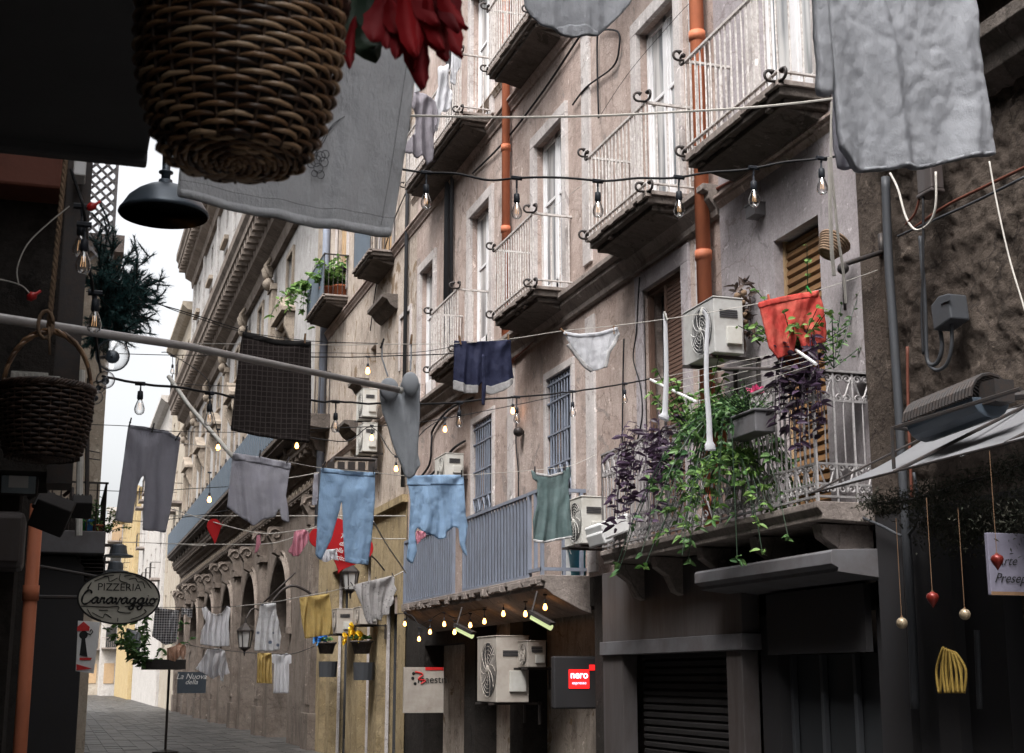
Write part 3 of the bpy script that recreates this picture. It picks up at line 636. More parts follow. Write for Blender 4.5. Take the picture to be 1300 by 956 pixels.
m = MB(); wall_front(m, X-0.03, 2, 9.38, 0, 3.0, [(2.5, 4.6, 0, 2.5), (5.0, 8.3, 0, 2.55)], 0.5); m.box((X-0.12, 8.75, 0), (X, 9.0, 2.9)); m.box((X-0.1, 9.38, 0), (X+0.1, 9.73, 3.0)); m.build('wall', M['darkpanel'], B)
m = MB()
for i in range(8): m.box((X+0.3, 5.0+i*0.42, 0), (X+0.34, 5.03+i*0.42, 2.5))
m.box((X+0.35, 5.0, 0), (X+0.38, 8.3, 2.5)); m.build('shop_door', M['black'], B)
# ================================================================== PALAZZO
Pz = thing('palazzo', 'old palazzo with arches, long blue grey balcony and heavy cornice further up the street', 'building', (X, 36, 0))
arch = [42.1+6.75*i for i in range(6)]; PE = 79.0
m = MB()
def arch_wall(mb, x, yc, hw, zs, y0, y1, z0, z1, dep=0.7, n=14):
    # wall bay with a round arched opening
    mb.quad((x,y0,z0),(x,y0,z1),(x,yc-hw,z1),(x,yc-hw,z0)); mb.quad((x,yc+hw,z0),(x,yc+hw,z1),(x,y1,z1),(x,y1,z0))
    for i in range(n):
        a0 = math.pi*i/n; a1 = math.pi*(i+1)/n
        p0 = (yc-hw*math.cos(a0), zs+hw*math.sin(a0)); p1 = (yc-hw*math.cos(a1), zs+hw*math.sin(a1))
        mb.quad((x,p0[0],p0[1]),(x,p0[0],z1),(x,p1[0],z1),(x,p1[0],p1[1])); mb.quad((x,p0[0],p0[1]),(x,p1[0],p1[1]),(x+dep,p1[0],p1[1]),(x+dep,p0[0],p0[1]))
    for yy in (yc-hw, yc+hw): mb.quad((x,yy,z0),(x+dep,yy,z0),(x+dep,yy,zs),(x,yy,zs))
prev = 35.5
for i, yc in enumerate(arch):
    e = (yc+arch[i+1])/2 if i < 5 else PE
    arch_wall(m, X, yc, 2.0, 3.1, prev, e, 0, 7.9); prev = e
m.build('wall', M['palstone'], Pz)
m = MB(); m.box((X+0.7, 35.6, 0), (X+8, PE, 24)); m.build('building_core', M['void'], Pz)
for yc in arch:
    m = MB()
    for rr, t in ((2.1, 0.08), (2.28, 0.05)):
        pts = [(X-t*0.5, yc-rr*math.cos(math.pi*q/16), 3.1+rr*math.sin(math.pi*q/16)) for q in range(17)]; m.tube(pts, t, 5)
    m.box((X-0.12, yc-2.35, 2.95), (X, yc-1.95, 3.13)); m.box((X-0.12, yc+1.95, 2.95), (X, yc+2.35, 3.13))
    m.build('arch_moulding', M['palstone'], Pz)
pil = [35.9]+[(arch[i]+arch[i+1])/2 for i in range(5)]+[78.3]
for y in pil:
    m = MB()
    m.box((X-0.16, y-0.36, 0), (X+0.05, y+0.36, 5.3)); m.box((X-0.22, y-0.5, 0), (X, y+0.5, 0.9)); m.box((X-0.24, y-0.5, 5.3), (X, y+0.5, 5.5))
    for q in (-0.25, 0, 0.25): m.box((X-0.19, y+q-0.06, 1.1), (X-0.15, y+q+0.06, 5.1))
    m.build('pilaster', M['palstone'], Pz, bevel=0.01)
for y in pil+arch:   # scroll consoles
    m = MB(); zc = 5.95 if y in pil else 5.75
    m.prism_y([(X, zc+0.35), (X-0.42, zc+0.35), (X-0.45, zc+0.1), (X-0.3, zc-0.15), (X-0.28, zc-0.4), (X-0.1, zc-0.5), (X, zc-0.5)], y-0.2, 0.4)
    for yy in (y-0.22, y+0.22):
        pts = [(X-0.22-0.2*math.cos(a*0.7)*(1-a/12), yy, zc+0.12+0.2*math.sin(a*0.7)*(1-a/12)) for a in range(11)]; m.tube(pts, 0.035, 5)
    m.build('scroll_console', M['palstone'], Pz, bevel=0.01)
def crn(x, z, out, h, y0, y1):
    mb = MB(); P_ = [(x+0.05, z+h), (x-out, z+h), (x-out, z+h*0.82), (x-out*0.9, z+h*0.74), (x-out*0.9, z+h*0.6), (x-out*0.55, z+h*0.5), (x-out*0.5, z+h*0.3), (x-out*0.2, z+h*0.2), (x-out*0.15, z), (x+0.05, z)]
    mb.profile_y(P_, y0, y1)
    n = int((y1-y0)/0.7)
    for i in range(n):
        y = y0+0.2+i*0.7; mb.box((x-out*0.86, y, z+h*0.42), (x-out*0.2, y+0.28, z+h*0.6))
    return mb
crn(X, 5.75+0.55, 0.22, 0.3, 35.5, PE).build('cornice', M['palstone'], Pz)
crn(X, 7.05, 0.5, 0.75, 35.5, PE).build('cornice', M['palstone'], Pz)
m = MB()   # carved frieze between the mouldings
for i in range(int((PE-36)/0.62)):
    y = 36.1+i*0.62; m.tube([(X-0.02, y, 6.68), (X-0.06, y+0.12, 6.85), (X-0.02, y+0.24, 6.68), (X-0.06, y+0.12, 6.6)], 0.035, 5); m.sphere((X-0.03, y+0.42, 6.76), 0.09, 8, (0.6,1,1.2))
m.build('frieze_ornament', M['palcream'], Pz)
# long balcony
m = MB(); m.profile_y([(X, 8.2), (5.35, 8.2), (5.35, 8.08), (5.42, 8.02), (5.42, 7.95), (5.6, 7.88), (X, 7.82)], 34.6, PE-0.2)
for i in range(28): m.prism_y([(X, 7.84), (5.55, 7.86), (5.6, 7.7), (5.85, 7.6), (5.9, 7.4), (X, 7.3)], 35.2+i*1.55, 0.25)
bo = m.build('balcony', M['slab'], Pz, bevel=0.01)
m = MB(); n = 170
for i in range(n):
    y = 37.6+(PE-0.3-37.6)*i/n; m.box((5.39-0.05*(i%2), y, 8.22), (5.42, y+(PE-0.3-37.6)/n*0.8, 9.28))
m.build('railing_panel', M['bluepanel'], bo)
m = MB()
for i in range(26): m.tube([(5.40, 34.7+i*0.11, 8.2), (5.40, 34.7+i*0.11, 9.25)], 0.012, 5)
for i in range(7): m.tube([(5.4+i*0.12, 34.66, 8.2), (5.4+i*0.12, 34.66, 9.25)], 0.012, 5)
for i in range(24): m.box((5.38, 38+i*1.7, 8.2), (5.44, 38.05+i*1.7, 9.5))
m.box((5.37, 34.6, 9.26), (5.44, PE-0.2, 9.31)); m.box((5.4, 34.63, 9.25), (X, 34.69, 9.29)); m.build('railing', M['iron'], bo)
# piano nobile
pops = [(y-0.75, y+0.75, 8.25, 12.1) for y in arch]+[(y-0.55, y+0.55, 13.3, 14.5) for y in arch]
m = MB(); wall_front(m, X, 35.5, PE, 7.9, 15.6, pops, 0.4); m.build('wall', M['pallight'], Pz)
for y in pil: 
    m = MB(); m.box((X-0.16, y-0.35, 8.2), (X, y+0.35, 14.2)); m.box((X-0.22, y-0.42, 14.2), (X, y+0.42, 14.4)); m.box((X-0.2, y-0.4, 8.2), (X, y+0.4, 8.8))
    m.build('pilaster', M['palcream'], Pz, bevel=0.01)
for y in pil:
    m = MB(); m.sphere((X-0.28, y, 14.85), 0.24, 10, (0.8,0.9,1.2)); m.sphere((X-0.24, y, 14.45), 0.34, 10, (0.6,1,0.6)); m.tube([(X-0.2, y-0.38, 14.6), (X-0.4, y-0.3, 15.0), (X-0.2, y-0.2, 15.3)], 0.07, 6); m.tube([(X-0.2, y+0.38, 14.6), (X-0.4, y+0.3, 15.0), (X-0.2, y+0.2, 15.3)], 0.07, 6)
    m.build('carved_bust', M['palcream'], Pz, smooth=True)
for y in arch:
    french(Pz, X+0.1, y-0.745, y+0.745, 8.25, 12.09, True, 'tan')
    m = MB(); surround(m, X, y-0.75, y+0.75, 8.25, 12.1, 0.22, 0.08)
    m.prism_x([(y-1.15, 12.45), (y+1.15, 12.45), (y+1.15, 12.58), (y, 13.15), (y-1.15, 12.58)], X-0.42, 0.45); m.prism_x([(y-1.05, 12.28), (y+1.05, 12.28), (y+1.05, 12.44), (y-1.05, 12.44)], X-0.25, 0.27)
    for yy in (y-0.95, y+0.95): m.prism_y([(X, 12.3), (X-0.3, 12.3), (X-0.3, 12.0), (X-0.12, 11.6), (X, 11.5)], yy-0.09, 0.18)
    m.build('window_pediment', M['palcream'], Pz, bevel=0.01)
    m = MB(); surround(m, X, y-0.55, y+0.55, 13.3, 14.5, 0.14, 0.07, True); wp = m.build('window_surround', M['palcream'], Pz); m = MB(); m.box((X+0.2, y-0.55, 13.3), (X+0.22, y+0.55, 14.5)); m.build('pane', M['darkpane'], wp)
crn(X, 15.1, 1.15, 1.8, 35.5, PE).build('cornice', M['palstone'], Pz)
# attic storey
aops = [(y-0.7, y+0.7, 17.3, 20.6) for y in arch]+[(y-0.5, y+0.5, 21.6, 22.8) for y in arch]
m = MB(); wall_front(m, X, 35.5, PE, 16.8, 24, aops, 0.35); m.box((X, PE-0.05, 0), (X+7, PE, 24)); m.build('wall', M['pallight'], Pz)
for y in pil: m = MB(); m.box((X-0.12, y-0.28, 16.8), (X, y+0.28, 23.5)); m.build('pilaster', M['pallight'], Pz, bevel=0.01)
for y in arch: m = MB(); m.box((X-0.2, y-0.95, 20.85), (X, y+0.95, 21.05)); m.build('window_hood', M['palcream'], Pz, bevel=0.01)
for y in arch:
    french(Pz, X+0.05, y-0.695, y+0.695, 17.3, 20.59, False, 'tan')
    m = MB(); m.box((X-0.55, y-1.1, 17.1), (X, y+1.1, 17.25)); bo = m.build('balcony', M['slabedge'], Pz)
    m = MB()
    for i in range(21): m.tube([(X-0.53, y-1.08+i*0.108, 17.25), (X-0.53, y-1.08+i*0.108, 18.3)], 0.014, 4, False)
    for i in range(5):
        for yy in (y-1.08, y+1.08): m.tube([(X-0.53+i*0.12, yy, 17.25), (X-0.53+i*0.12, yy, 18.3)], 0.014, 4, False)
    m.box((X-0.55, y-1.1, 18.3), (X-0.5, y+1.1, 18.35)); m.box((X-0.53, y-1.1, 18.28), (X, y-1.06, 18.33)); m.build('railing', M['bluepanel'], bo)
crn(X, 23.2, 1.1, 1.9, 35.5, PE).build('cornice', M['palstone'], Pz)
# ================================================================== HOUSES FURTHER UP THE STREET
def farhouse(name, label, y0, y1, h, x=X, mat='farwall', floors=5, bays=3, depth=9, setl=1.7, balc=True, group=None, roof=True):
    t = thing(name, label, 'building', (x, y0, 0), group)
    ops = []; bw = (y1-y0)/bays
    for f_ in range(floors):
        zb = 4.2+f_*(h-4.8)/max(1, floors)
        for b in range(bays): yc = y0+bw*(b+0.5); ops.append((yc-0.55, yc+0.55, zb+0.3, zb+2.5))
    m = MB(); wall_front(m, x, y0, y1, 0, h, ops, 0.25); m.box((x+0.26, y0+0.01, 0), (x+depth, y1, h-0.05)); m.quad((x,y0,0),(x+0.3,y0,0),(x+0.3,y0,h),(x,y0,h)); m.build('wall', M[mat], t)
    m = MB(); m.profile_y([(x+0.1, h+0.05), (x-0.6, h+0.05), (x-0.6, h-0.15), (x-0.3, h-0.4), (x+0.1, h-0.5)], y0-0.3, y1); m.build('cornice', M[mat], t)
    for (a, b, c, d) in ops:
        m = MB(); m.box((x+0.12, a, c), (x+0.16, b, d)); m.build('window', M['darkpane' if R.random() < 0.5 else 'tan'], t)
    if balc:
        for (a, b, c, d) in ops:
            if R.random() < 0.6:
                m = MB(); m.box((x-0.6, a-0.4, c-0.3), (x, b+0.4, c-0.16)); bo = m.build('balcony', M['slabedge'], t)
                m = MB(); 
                for i in range(12): m.box((x-0.59, a-0.38+i*(b-a+0.76)/12, c-0.16), (x-0.57, a-0.36+i*(b-a+0.76)/12, c+0.8))
                m.box((x-0.6, a-0.4, c+0.8), (x-0.56, b+0.4, c+0.84)); m.box((x-0.6, a-0.39, c+0.8), (x, a-0.37, c+0.84)); m.build('railing', M['iron'], bo)
    return t
farhouse('townhouse', 'cream townhouse with shuttered balconies just past the long palazzo', 79.6, 92, 22.5, mat='farwall', floors=5, bays=3)
farhouse('townhouse', 'pale stucco townhouse with brown roof edge behind the hanging grey trousers', 92.3, 122, 19.5, mat='farwhite', floors=4, bays=6, x=6.0)
farhouse('townhouse', 'ochre townhouse closing the row beyond the street lamps', 122.5, 150, 17.5, mat='faryellow', floors=4, bays=5, x=5.7)
# houses that close the view where the street bends
def endhouse(label, x0, x1, y, h, mat, cols_, group=None):
    t = thing('townhouse', label, 'building', (x0, y, 0), group)
    m = MB(); m.box((x0, y, 0), (x1, y+14, h)); m.box((x0-0.3, y-0.4, h-0.4), (x1+0.3, y+0.2, h)); m.build('wall', M[mat], t)
    for f_ in range(int(h/3.6)):
        for i in range(cols_):
            xc = x0+(x1-x0)*(i+0.5)/cols_; zb = 1.2+f_*3.6
            m = MB(); m.box((xc-0.5, y-0.05, zb), (xc+0.5, y+0.01, zb+2.0)); m.build('window', M['darkpane' if (f_+i)%2 else 'tan'], t)
            if f_ and i%2 == 0:
                m = MB(); m.box((xc-0.9, y-0.8, zb-0.2), (xc+0.9, y, zb-0.05)); 
                for q in range(10): m.box((xc-0.88+q*0.19, y-0.79, zb-0.05), (xc-0.85+q*0.19, y-0.76, zb+0.9))
                m.box((xc-0.9, y-0.8, zb+0.9), (xc+0.9, y-0.75, zb+0.95)); m.build('balcony', M['slabedge'], t)
endhouse('pale sunlit house at the far end between the pizzeria sign and the plaid cloth', 4.3, 9.5, 152, 19, 'farwhite', 3)
endhouse('narrow cream house at the far end behind the street lamps', 0.2, 4.3, 158, 12.5, 'farwall', 3)
# ================================================================== LEFT SIDE
L = thing('dark_house', 'dark shaded house front along the left edge with brown beam and bay', 'building', (-0.35, -6, 0))
def xl(px, py, y): return PY(px, py, y).x
m = MB(); m.box((-9, -2, 0), (-0.75, 14, 11.5)); m.box((-9, 14, 0), (-0.752, 60, 14)); m.box((-9, -40, 0), (-2.4, -2.01, 11)); m.build('wall', M['leftwall'], L)  # set close and sized to shade the street; rear box unseen, added for shade
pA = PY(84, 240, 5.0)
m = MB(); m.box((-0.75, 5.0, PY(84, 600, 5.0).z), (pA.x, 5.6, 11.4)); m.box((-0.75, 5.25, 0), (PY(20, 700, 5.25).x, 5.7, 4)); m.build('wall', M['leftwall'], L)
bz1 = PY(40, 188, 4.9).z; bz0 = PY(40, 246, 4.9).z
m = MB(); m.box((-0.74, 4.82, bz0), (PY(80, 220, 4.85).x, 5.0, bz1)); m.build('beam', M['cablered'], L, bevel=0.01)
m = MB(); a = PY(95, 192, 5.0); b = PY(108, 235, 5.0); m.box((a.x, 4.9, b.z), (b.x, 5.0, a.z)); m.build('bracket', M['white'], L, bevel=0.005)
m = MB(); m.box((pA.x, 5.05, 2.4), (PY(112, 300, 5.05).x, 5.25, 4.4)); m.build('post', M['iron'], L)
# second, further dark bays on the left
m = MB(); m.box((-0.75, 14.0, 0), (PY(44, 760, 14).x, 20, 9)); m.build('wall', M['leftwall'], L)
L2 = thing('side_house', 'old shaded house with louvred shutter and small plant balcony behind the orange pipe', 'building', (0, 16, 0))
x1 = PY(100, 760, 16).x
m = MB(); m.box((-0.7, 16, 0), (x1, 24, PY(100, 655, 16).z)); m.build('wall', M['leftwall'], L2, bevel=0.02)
m = MB(); a = PY(46, 705, 15.6); b = PY(99, 900, 15.6); m.prism_y([(a.x, 0.0), (b.x, 0.0), (b.x+0.0, 2.6), (b.x-0.03, a.z-0.1), (b.x-0.12, a.z), (a.x, a.z)], 15.6, 0.35); m.build('shop_panel', M['darkpanel'], L2, bevel=0.01)
a = PY(50, 672, 15.4); b = PY(133, 703, 15.4); m = MB(); m.box((a.x, 15.4, b.z), (b.x, 17.6, a.z)); 
bo = m.build('balcony', M['garagelight'], L2, bevel=0.01)
m = MB(); zz = a.z
for i in range(10): m.tube([(b.x-0.02-i*0.09, 15.45, zz), (b.x-0.02-i*0.09, 15.45, zz+0.5)], 0.008, 4); m.tube([(b.x-0.02, 15.45+i*0.2, zz), (b.x-0.02, 15.45+i*0.2, zz+0.5)], 0.008, 4)
m.box((a.x, 15.44, zz+0.5), (b.x, 15.46, zz+0.52)); m.box((b.x-0.03, 15.44, zz+0.5), (b.x-0.01, 17.4, zz+0.52)); m.build('railing', M['iron'], bo)
m = MB(); a = PY(103, 706, 15.7); b = PY(130, 741, 15.7)
for i in range(7):
    z_ = b.z+(a.z-b.z)*i/7; m.prism_x([(15.7, z_), (15.78, z_+0.035), (15.78, z_+0.045), (15.7, z_+0.01)], a.x, b.x-a.x)
m.box((a.x, 15.8, b.z), (b.x, 15.84, a.z)); m.box((a.x-0.02, 15.68, b.z), (a.x, 15.84, a.z)); m.box((b.x, 15.68, b.z), (b.x+0.02, 15.84, a.z)); m.build('louvred_shutter', M['iron'], L2)
for (pxa, ya, yb, h, mt, lb) in ((126, 24.5, 40, 9.2, 'farwall', 'tall shaded house behind the plant balcony on the left'), (120, 41, 75, 10.5, 'farwall', 'grey brown house further along the left side')):
    x1 = PY(pxa, 640, ya).x; t = thing('townhouse', lb, 'building', (x1, ya, 0))
    m = MB(); m.box((-6, ya, 0), (x1, yb, h)); m.build('wall', M[mt], t)
    m = MB(); m.box((-1, ya-0.2, h-0.3), (x1+0.15, yb, h)); m.build('cornice', M['slabedge'], t)
pt_ = PY(47, 640, 9.0); m = MB(); m.tube([(pt_.x, 9.0, 0), tuple(pt_)], 0.04, 12)
for z_ in (1.0, 2.2): m.tube([(pt_.x, 9.0, z_), (pt_.x, 9.0, z_+0.09)], 0.048, 12)
tag(m.build('drainpipe', M['orange'], smooth=True, loc=PY(28, 900, 9)), 'orange drainpipe standing against the dark wall at lower left', 'drainpipe')
# dark canopy board overhead, top left
a = PY(187, 197, 3.9)
cz = a.z
m = MB(); m.box((-2.2, 0.55, cz), (a.x, 3.9, cz+0.05)); m.box((-2.2, 3.88, cz-0.03), (a.x, 3.93, cz+0.07))
cn = m.build('shop_canopy', M['canopy'], loc=(-0.5, 3, cz), bevel=0.006); tag(cn, 'flat dark grey canopy board overhead in the top left corner', 'canopy')
# ================================================================== GARMENTS
def inpoly(x, y, P):
    c = False; n = len(P); j = n-1
    for i in range(n):
        if (P[i][1] > y) != (P[j][1] > y) and x < (P[j][0]-P[i][0])*(y-P[i][1])/(P[j][1]-P[i][1])+P[i][0]: c = not c
        j = i
    return c
def nearest(x, y, P):
    best = None; bd = 1e9; n = len(P)
    for i in range(n):
        ax, ay = P[i]; bx, by = P[(i+1)%n]; dx, dy = bx-ax, by-ay; L2_ = dx*dx+dy*dy
        t = 0 if L2_ == 0 else max(0, min(1, ((x-ax)*dx+(y-ay)*dy)/L2_)); qx, qy = ax+dx*t, ay+dy*t; d = (qx-x)**2+(qy-y)**2
        if d < bd: bd = d; best = (qx, qy)
    return best
def rounded(P, sub=3):
    out = []; n = len(P)
    for i in range(n):
        p0, p1, p2, p3 = P[i-1], P[i], P[(i+1)%n], P[(i+2)%n]
        for k in range(sub):
            t = k/sub
            out.append(tuple(0.5*((2*p1[a])+(p2[a]-p0[a])*t*.6+(2*p0[a]-5*p1[a]+4*p2[a]-p3[a])*t*t*.6+ (p1[a]*0.0)) if False else p1[a]+(p2[a]-p1[a])*t for a in (0,1)))
    return out
def sheet(outline, y, px=True, n=52, fold=0.02, fk=9, drape=0.012, dk=5, pins=None, thick=0.012, seed=0, crease=0.006, lean=0.0):
    fold *= 1.15; drape *= 0.6; crease *= 0.6
    """hanging cloth: cells inside the outline, edge snapped to it, folded, two layers closed round the rim"""
    P = [(PY(a, b, y).x, PY(a, b, y).z) for a, b in outline] if px else outline
    x0 = min(p[0] for p in P); x1 = max(p[0] for p in P); z0 = min(p[1] for p in P); z1 = max(p[1] for p in P)
    st_ = max(x1-x0, z1-z0)/n; nx = int((x1-x0)/st_)+2; nz = int((z1-z0)/st_)+2
    cells = [(i, j) for i in range(nx) for j in range(nz) if inpoly(x0+(i+0.5)*st_-st_*0.5, z0+(j+0.5)*st_-st_*0.5, P)]
    cs = set(cells); vid = {}; V = []
    W_ = x1-x0; H_ = z1-z0; xc = (x0+x1)/2
    pins = pins or [x0+W_*0.08, x1-W_*0.08]
    sv = Vector((seed*3.1, seed*1.7, seed*2.3))
    def disp(x, z):
        t = (z1-z)/H_; u = (x-x0)/W_
        wob = noise.noise(Vector((x*2.5, z*1.4, 0))+sv)
        f = math.sin(2*math.pi*(u*fk*0.5+wob*0.9+seed))*fold*(0.25+0.75*t)
        f += math.sin(2*math.pi*(u*fk*1.13+wob*1.7+seed*2))*fold*0.45*(0.2+0.8*t)
        # catenary drapes between pins
        dsum = 0
        for a in range(len(pins)-1):
            if pins[a] <= x <= pins[a+1] or len(pins) == 2:
                c = (pins[a]+pins[a+1])/2; h = max(0.02, (pins[a+1]-pins[a])/2); q = (x-c)/h; s_ = t - 0.30*(1-min(1.2, abs(q))**2)*0.9
                dsum += math.sin(2*math.pi*s_*dk*0.55+wob*5)*math.exp(-t*3.0)*(1 if abs(q) < 1.15 else 0.3)
        f += dsum*drape*0.8
        for pi_, pn in enumerate(pins):   # tension folds fanning out from each peg
            dx = x-pn; dz = (z1-z)+0.02; rr_ = math.hypot(dx, dz)/max(W_, H_*0.6); an = math.atan2(dx, dz)
            f += math.sin(an*(5+pi_)+seed+wob*2)*fold*0.75*math.exp(-rr_*1.6)*min(1, rr_*6)
        q = Vector((x*14, z*9, 1))+sv; f += (1-abs(noise.noise(q)))**3*crease - crease*0.5 + noise.noise(q*2.7)*crease*0.6
        return f
    def get(i, j):
        if (i, j) in vid: return vid[(i, j)]
        x = x0+i*st_-st_*0.5; z = z0+j*st_-st_*0.5
        full = all(c in cs for c in ((i,j),(i-1,j),(i,j-1),(i-1,j-1)))
        if not full: x, z = nearest(x, z, P)
        vid[(i, j)] = len(V); V.append((x, z)); return vid[(i, j)]
    quads = [(get(i,j), get(i+1,j), get(i+1,j+1), get(i,j+1)) for i, j in cells]
    mb = MB(); N = len(V); uv = []
    for (x, z) in V: mb.v.append((x, y-thick/2+disp(x, z)+lean*(z1-z), z)); uv.append((x-x0, z-z0))
    for (x, z) in V: mb.v.append((x, y+thick/2+disp(x, z)*0.85+lean*(z1-z)+0.002*noise.noise(Vector((x*9, z*9, 5))), z)); uv.append((x-x0+1, z-z0))
    edge = {}
    for q in quads:
        mb.f.append(q); mb.f.append(tuple(N+v for v in reversed(q)))
        for a in range(4):
            e = (q[a], q[(a+1)%4]); edge[e] = edge.get(e, 0)+1
    for (a, b) in list(edge):
        if (b, a) not in edge: mb.f.append((b, a, N+a, N+b))
    mb.uvs = uv; mb.disp = disp; mb.P = P; return mb
def cbuild(mb, name, mat, parent=None, loc=None):
    me = bpy.data.meshes.new(name); off = Vector(parent['_o']) if parent is not None else Vector(loc)
    me.from_pydata([tuple(Vector(v)-off) for v in mb.v], [], mb.f)
    ul = me.uv_layers.new(name='UVMap')
    for lp in me.loops: ul.data[lp.index].uv = mb.uvs[lp.vertex_index]
    for p in me.polygons: p.use_smooth = True
    me.materials.append(mat); o = bpy.data.objects.new(name, me); C.objects.link(o)
    if parent is not None: o.parent = parent; o['_o'] = parent['_o']
    else: o.location = off; o['_o'] = tuple(off)
    return o
pegn = [0]
def peg(px, py, y, label, mat='wood', tilt=0.0, s=1.0):
    p = PY(px, py, y); m = MB(); rot = Matrix.Rotation(tilt, 3, 'Y'); L_ = 0.07*s
    for sg in (-1, 1):
        m.obox(p+rot@Vector((0, sg*0.008, 0.006)), (0.0055*s, 0.0035, L_/2), rot@Matrix.Rotation(sg*0.07, 3, 'X'))
    m.tube([p+rot@Vector((-0.008, 0, 0.004)), p+rot@Vector((0.008, 0, 0.004))], 0.006, 6)
    o = m.build('clothespin', M[mat], loc=tuple(p)); tag(o, label, 'clothespin', 'clothespins on the washing lines'); return o
def garment(name, label, cat, y, outline, mat, parts=(), pegs=(), pegmat='pegdark', short='', **kw):
    kw.setdefault('seed', len(label)%17+1)
    mb = sheet(outline, y, **kw); zt = max(v[2] for v in mb.v); xc = sum(p[0] for p in mb.P)/len(mb.P)
    t = cbuild(mb, name, M[mat], loc=(xc, y, zt)); tag(t, label, cat, 'washing hung across the street')
    for (pn, po, pm) in parts:
        k2 = dict(kw); k2['n'] = 34; k2['thick'] = kw.get('thick', 0.012)+0.005
        b2 = sheet(po, y, **k2)
        # follow the cloth's own folds
        N = len(b2.v)//2
        for i, v in enumerate(b2.v):
            d = mb.disp(v[0], v[2]); th = kw.get('thick', 0.012)/2+0.0022
            b2.v[i] = (v[0], y+(d-th if i < N else d*0.85+th)+kw.get('lean', 0)*(zt-v[2]), v[2])
        cbuild(b2, pn, M[pm], parent=t)
    for q in pegs:
        peg(q[0], q[1], y, 'clothespin at the %s of the %s' % (q[2], short), q[4] if len(q) > 4 else pegmat, q[3] if len(q) > 3 else 0)
    return t
def strip(pts, w):   # pixel strip along a polyline, width w downwards
    return [tuple(p) for p in pts]+[(p[0], p[1]+w) for p in reversed(pts)]
M['c_greyp'] = cloth('grey_lilac_cotton', (0.56,0.55,0.62,1), blot=0.10)
M['c_plaid'] = cloth('dark_brown_check', (0.042,0.033,0.032,1), 'grid', (0.085,0.072,0.066,1), 9, trans=0.1)
M['c_greys'] = cloth('pale_lilac_grey_linen', (0.58,0.57,0.63,1), 'fade', (0.50,0.49,0.56,1), blot=0.12)
M['c_blue'] = cloth('light_blue_cotton', (0.38,0.55,0.76,1), blot=0.12)
M['c_slate'] = cloth('slate_grey_microfibre', (0.36,0.38,0.41,1), blot=0.15, trans=0.12)
M['c_navy'] = cloth('navy_satin', (0.045,0.05,0.105,1), 'fade', (0.07,0.078,0.15,1), rough=0.6)
M['c_lace'] = cloth('white_lace', (0.70,0.68,0.68,1), 'print', (0.40,0.39,0.39,1), 110)
M['c_white'] = cloth('white_cotton', (0.85,0.85,0.88,1), blot=0.06, trans=0.5)
M['c_red'] = cloth('faded_red_cotton', (0.68,0.09,0.075,1), 'fade', (0.72,0.19,0.14,1), blot=0.2)
M['c_green'] = cloth('grey_green_jersey', (0.155,0.22,0.22,1), 'fade', (0.20,0.265,0.265,1), blot=0.15)
M['c_big'] = cloth('blue_grey_washed_cotton', (0.50,0.51,0.545,1), 'fade', (0.45,0.46,0.495,1), blot=0.06)
M['c_towel'] = cloth('pale_grey_coarse_linen', (0.70,0.705,0.73,1), 'fade', (0.64,0.645,0.67,1), sc=30, wv=170, blot=0.08, trans=0.35)
M['c_stitch'] = paint('stitch_thread', (0.12,0.12,0.13,1), 0.9)
M['c_yellow'] = cloth('yellow_check', (0.66,0.47,0.15,1), 'grid', (0.78,0.62,0.32,1), 22)
M['c_doily'] = cloth('grey_crochet', (0.60,0.575,0.57,1), 'print', (0.28,0.27,0.27,1), 22)
M['c_apron'] = cloth('printed_white_cotton', (0.80,0.80,0.82,1), 'print', (0.13,0.16,0.22,1), 7)
M['c_bw'] = cloth('black_white_gingham', (0.05,0.05,0.06,1), 'gingham', (0.60,0.60,0.62,1), 6)
M['c_peach'] = cloth('peach_cotton', (0.62,0.40,0.30,1))
M['c_pink'] = cloth('pink_cotton', (0.72,0.32,0.40,1), blot=0.12)
M['c_lav'] = cloth('lavender_grey_cotton', (0.40,0.37,0.41,1))
G = garment
cp = [(163,539),(186,542),(208,546),(229,556),(226,580),(221,618),(216,650),(210,677),(196,674),(181,673),(182,640),(184,612),(182,604),(179,607),(175,616),(171,640),(168,664),(157,663),(146,661),(150,632),(156,590),(160,560)]
G('trousers', 'grey straight leg trousers hanging by three pegs against the white sky', 'trousers', 11.0, cp, 'c_greyp', fold=0.018, fk=5, parts=(('waistband', strip([(163,539),(186,542),(208,546),(229,556)], 4.5), 'c_greyp'),), pegs=((165,537,'left waist',.2),(194,544,'middle of the waist',.2),(225,555,'right waist',.5)), short='grey trousers')
G('checked_cloth', 'dark brown checked cloth hanging beside the tip of the pole', 'cloth', 9.4, [(308,421),(352,431),(395,434),(395,500),(394,562),(372,560),(345,556),(318,552),(293,546),(298,500),(303,455)], 'c_plaid', fold=0.012, fk=5, drape=0.006, parts=(('hem', strip([(293,541),(318,547),(345,551),(372,555),(394,557)], 5), 'c_plaid'),('top_roll', strip([(308,421),(352,431),(395,434)], 7), 'black')), pegs=((312,421,'left corner',.2,'black'),(387,431,'right corner',.05,'wood')), short='dark checked cloth')
G('shorts', 'pale lilac grey loose shorts with tied side hanging under the checked cloth', 'shorts', 13.2, [(296,575),(332,580),(369,588),(366,610),(363,630),(366,645),(368,663),(361,662),(357,659),(354,645),(350,656),(334,660),(322,668),(316,664),(308,658),(288,644),(291,615)], 'c_greys', fold=0.02, fk=6, parts=(('waistband', strip([(296,575),(332,580),(369,588)], 9), 'c_greys'),), pegs=((330,577,'waist middle',.1),(365,585,'right waist',.4)), short='lilac grey shorts')
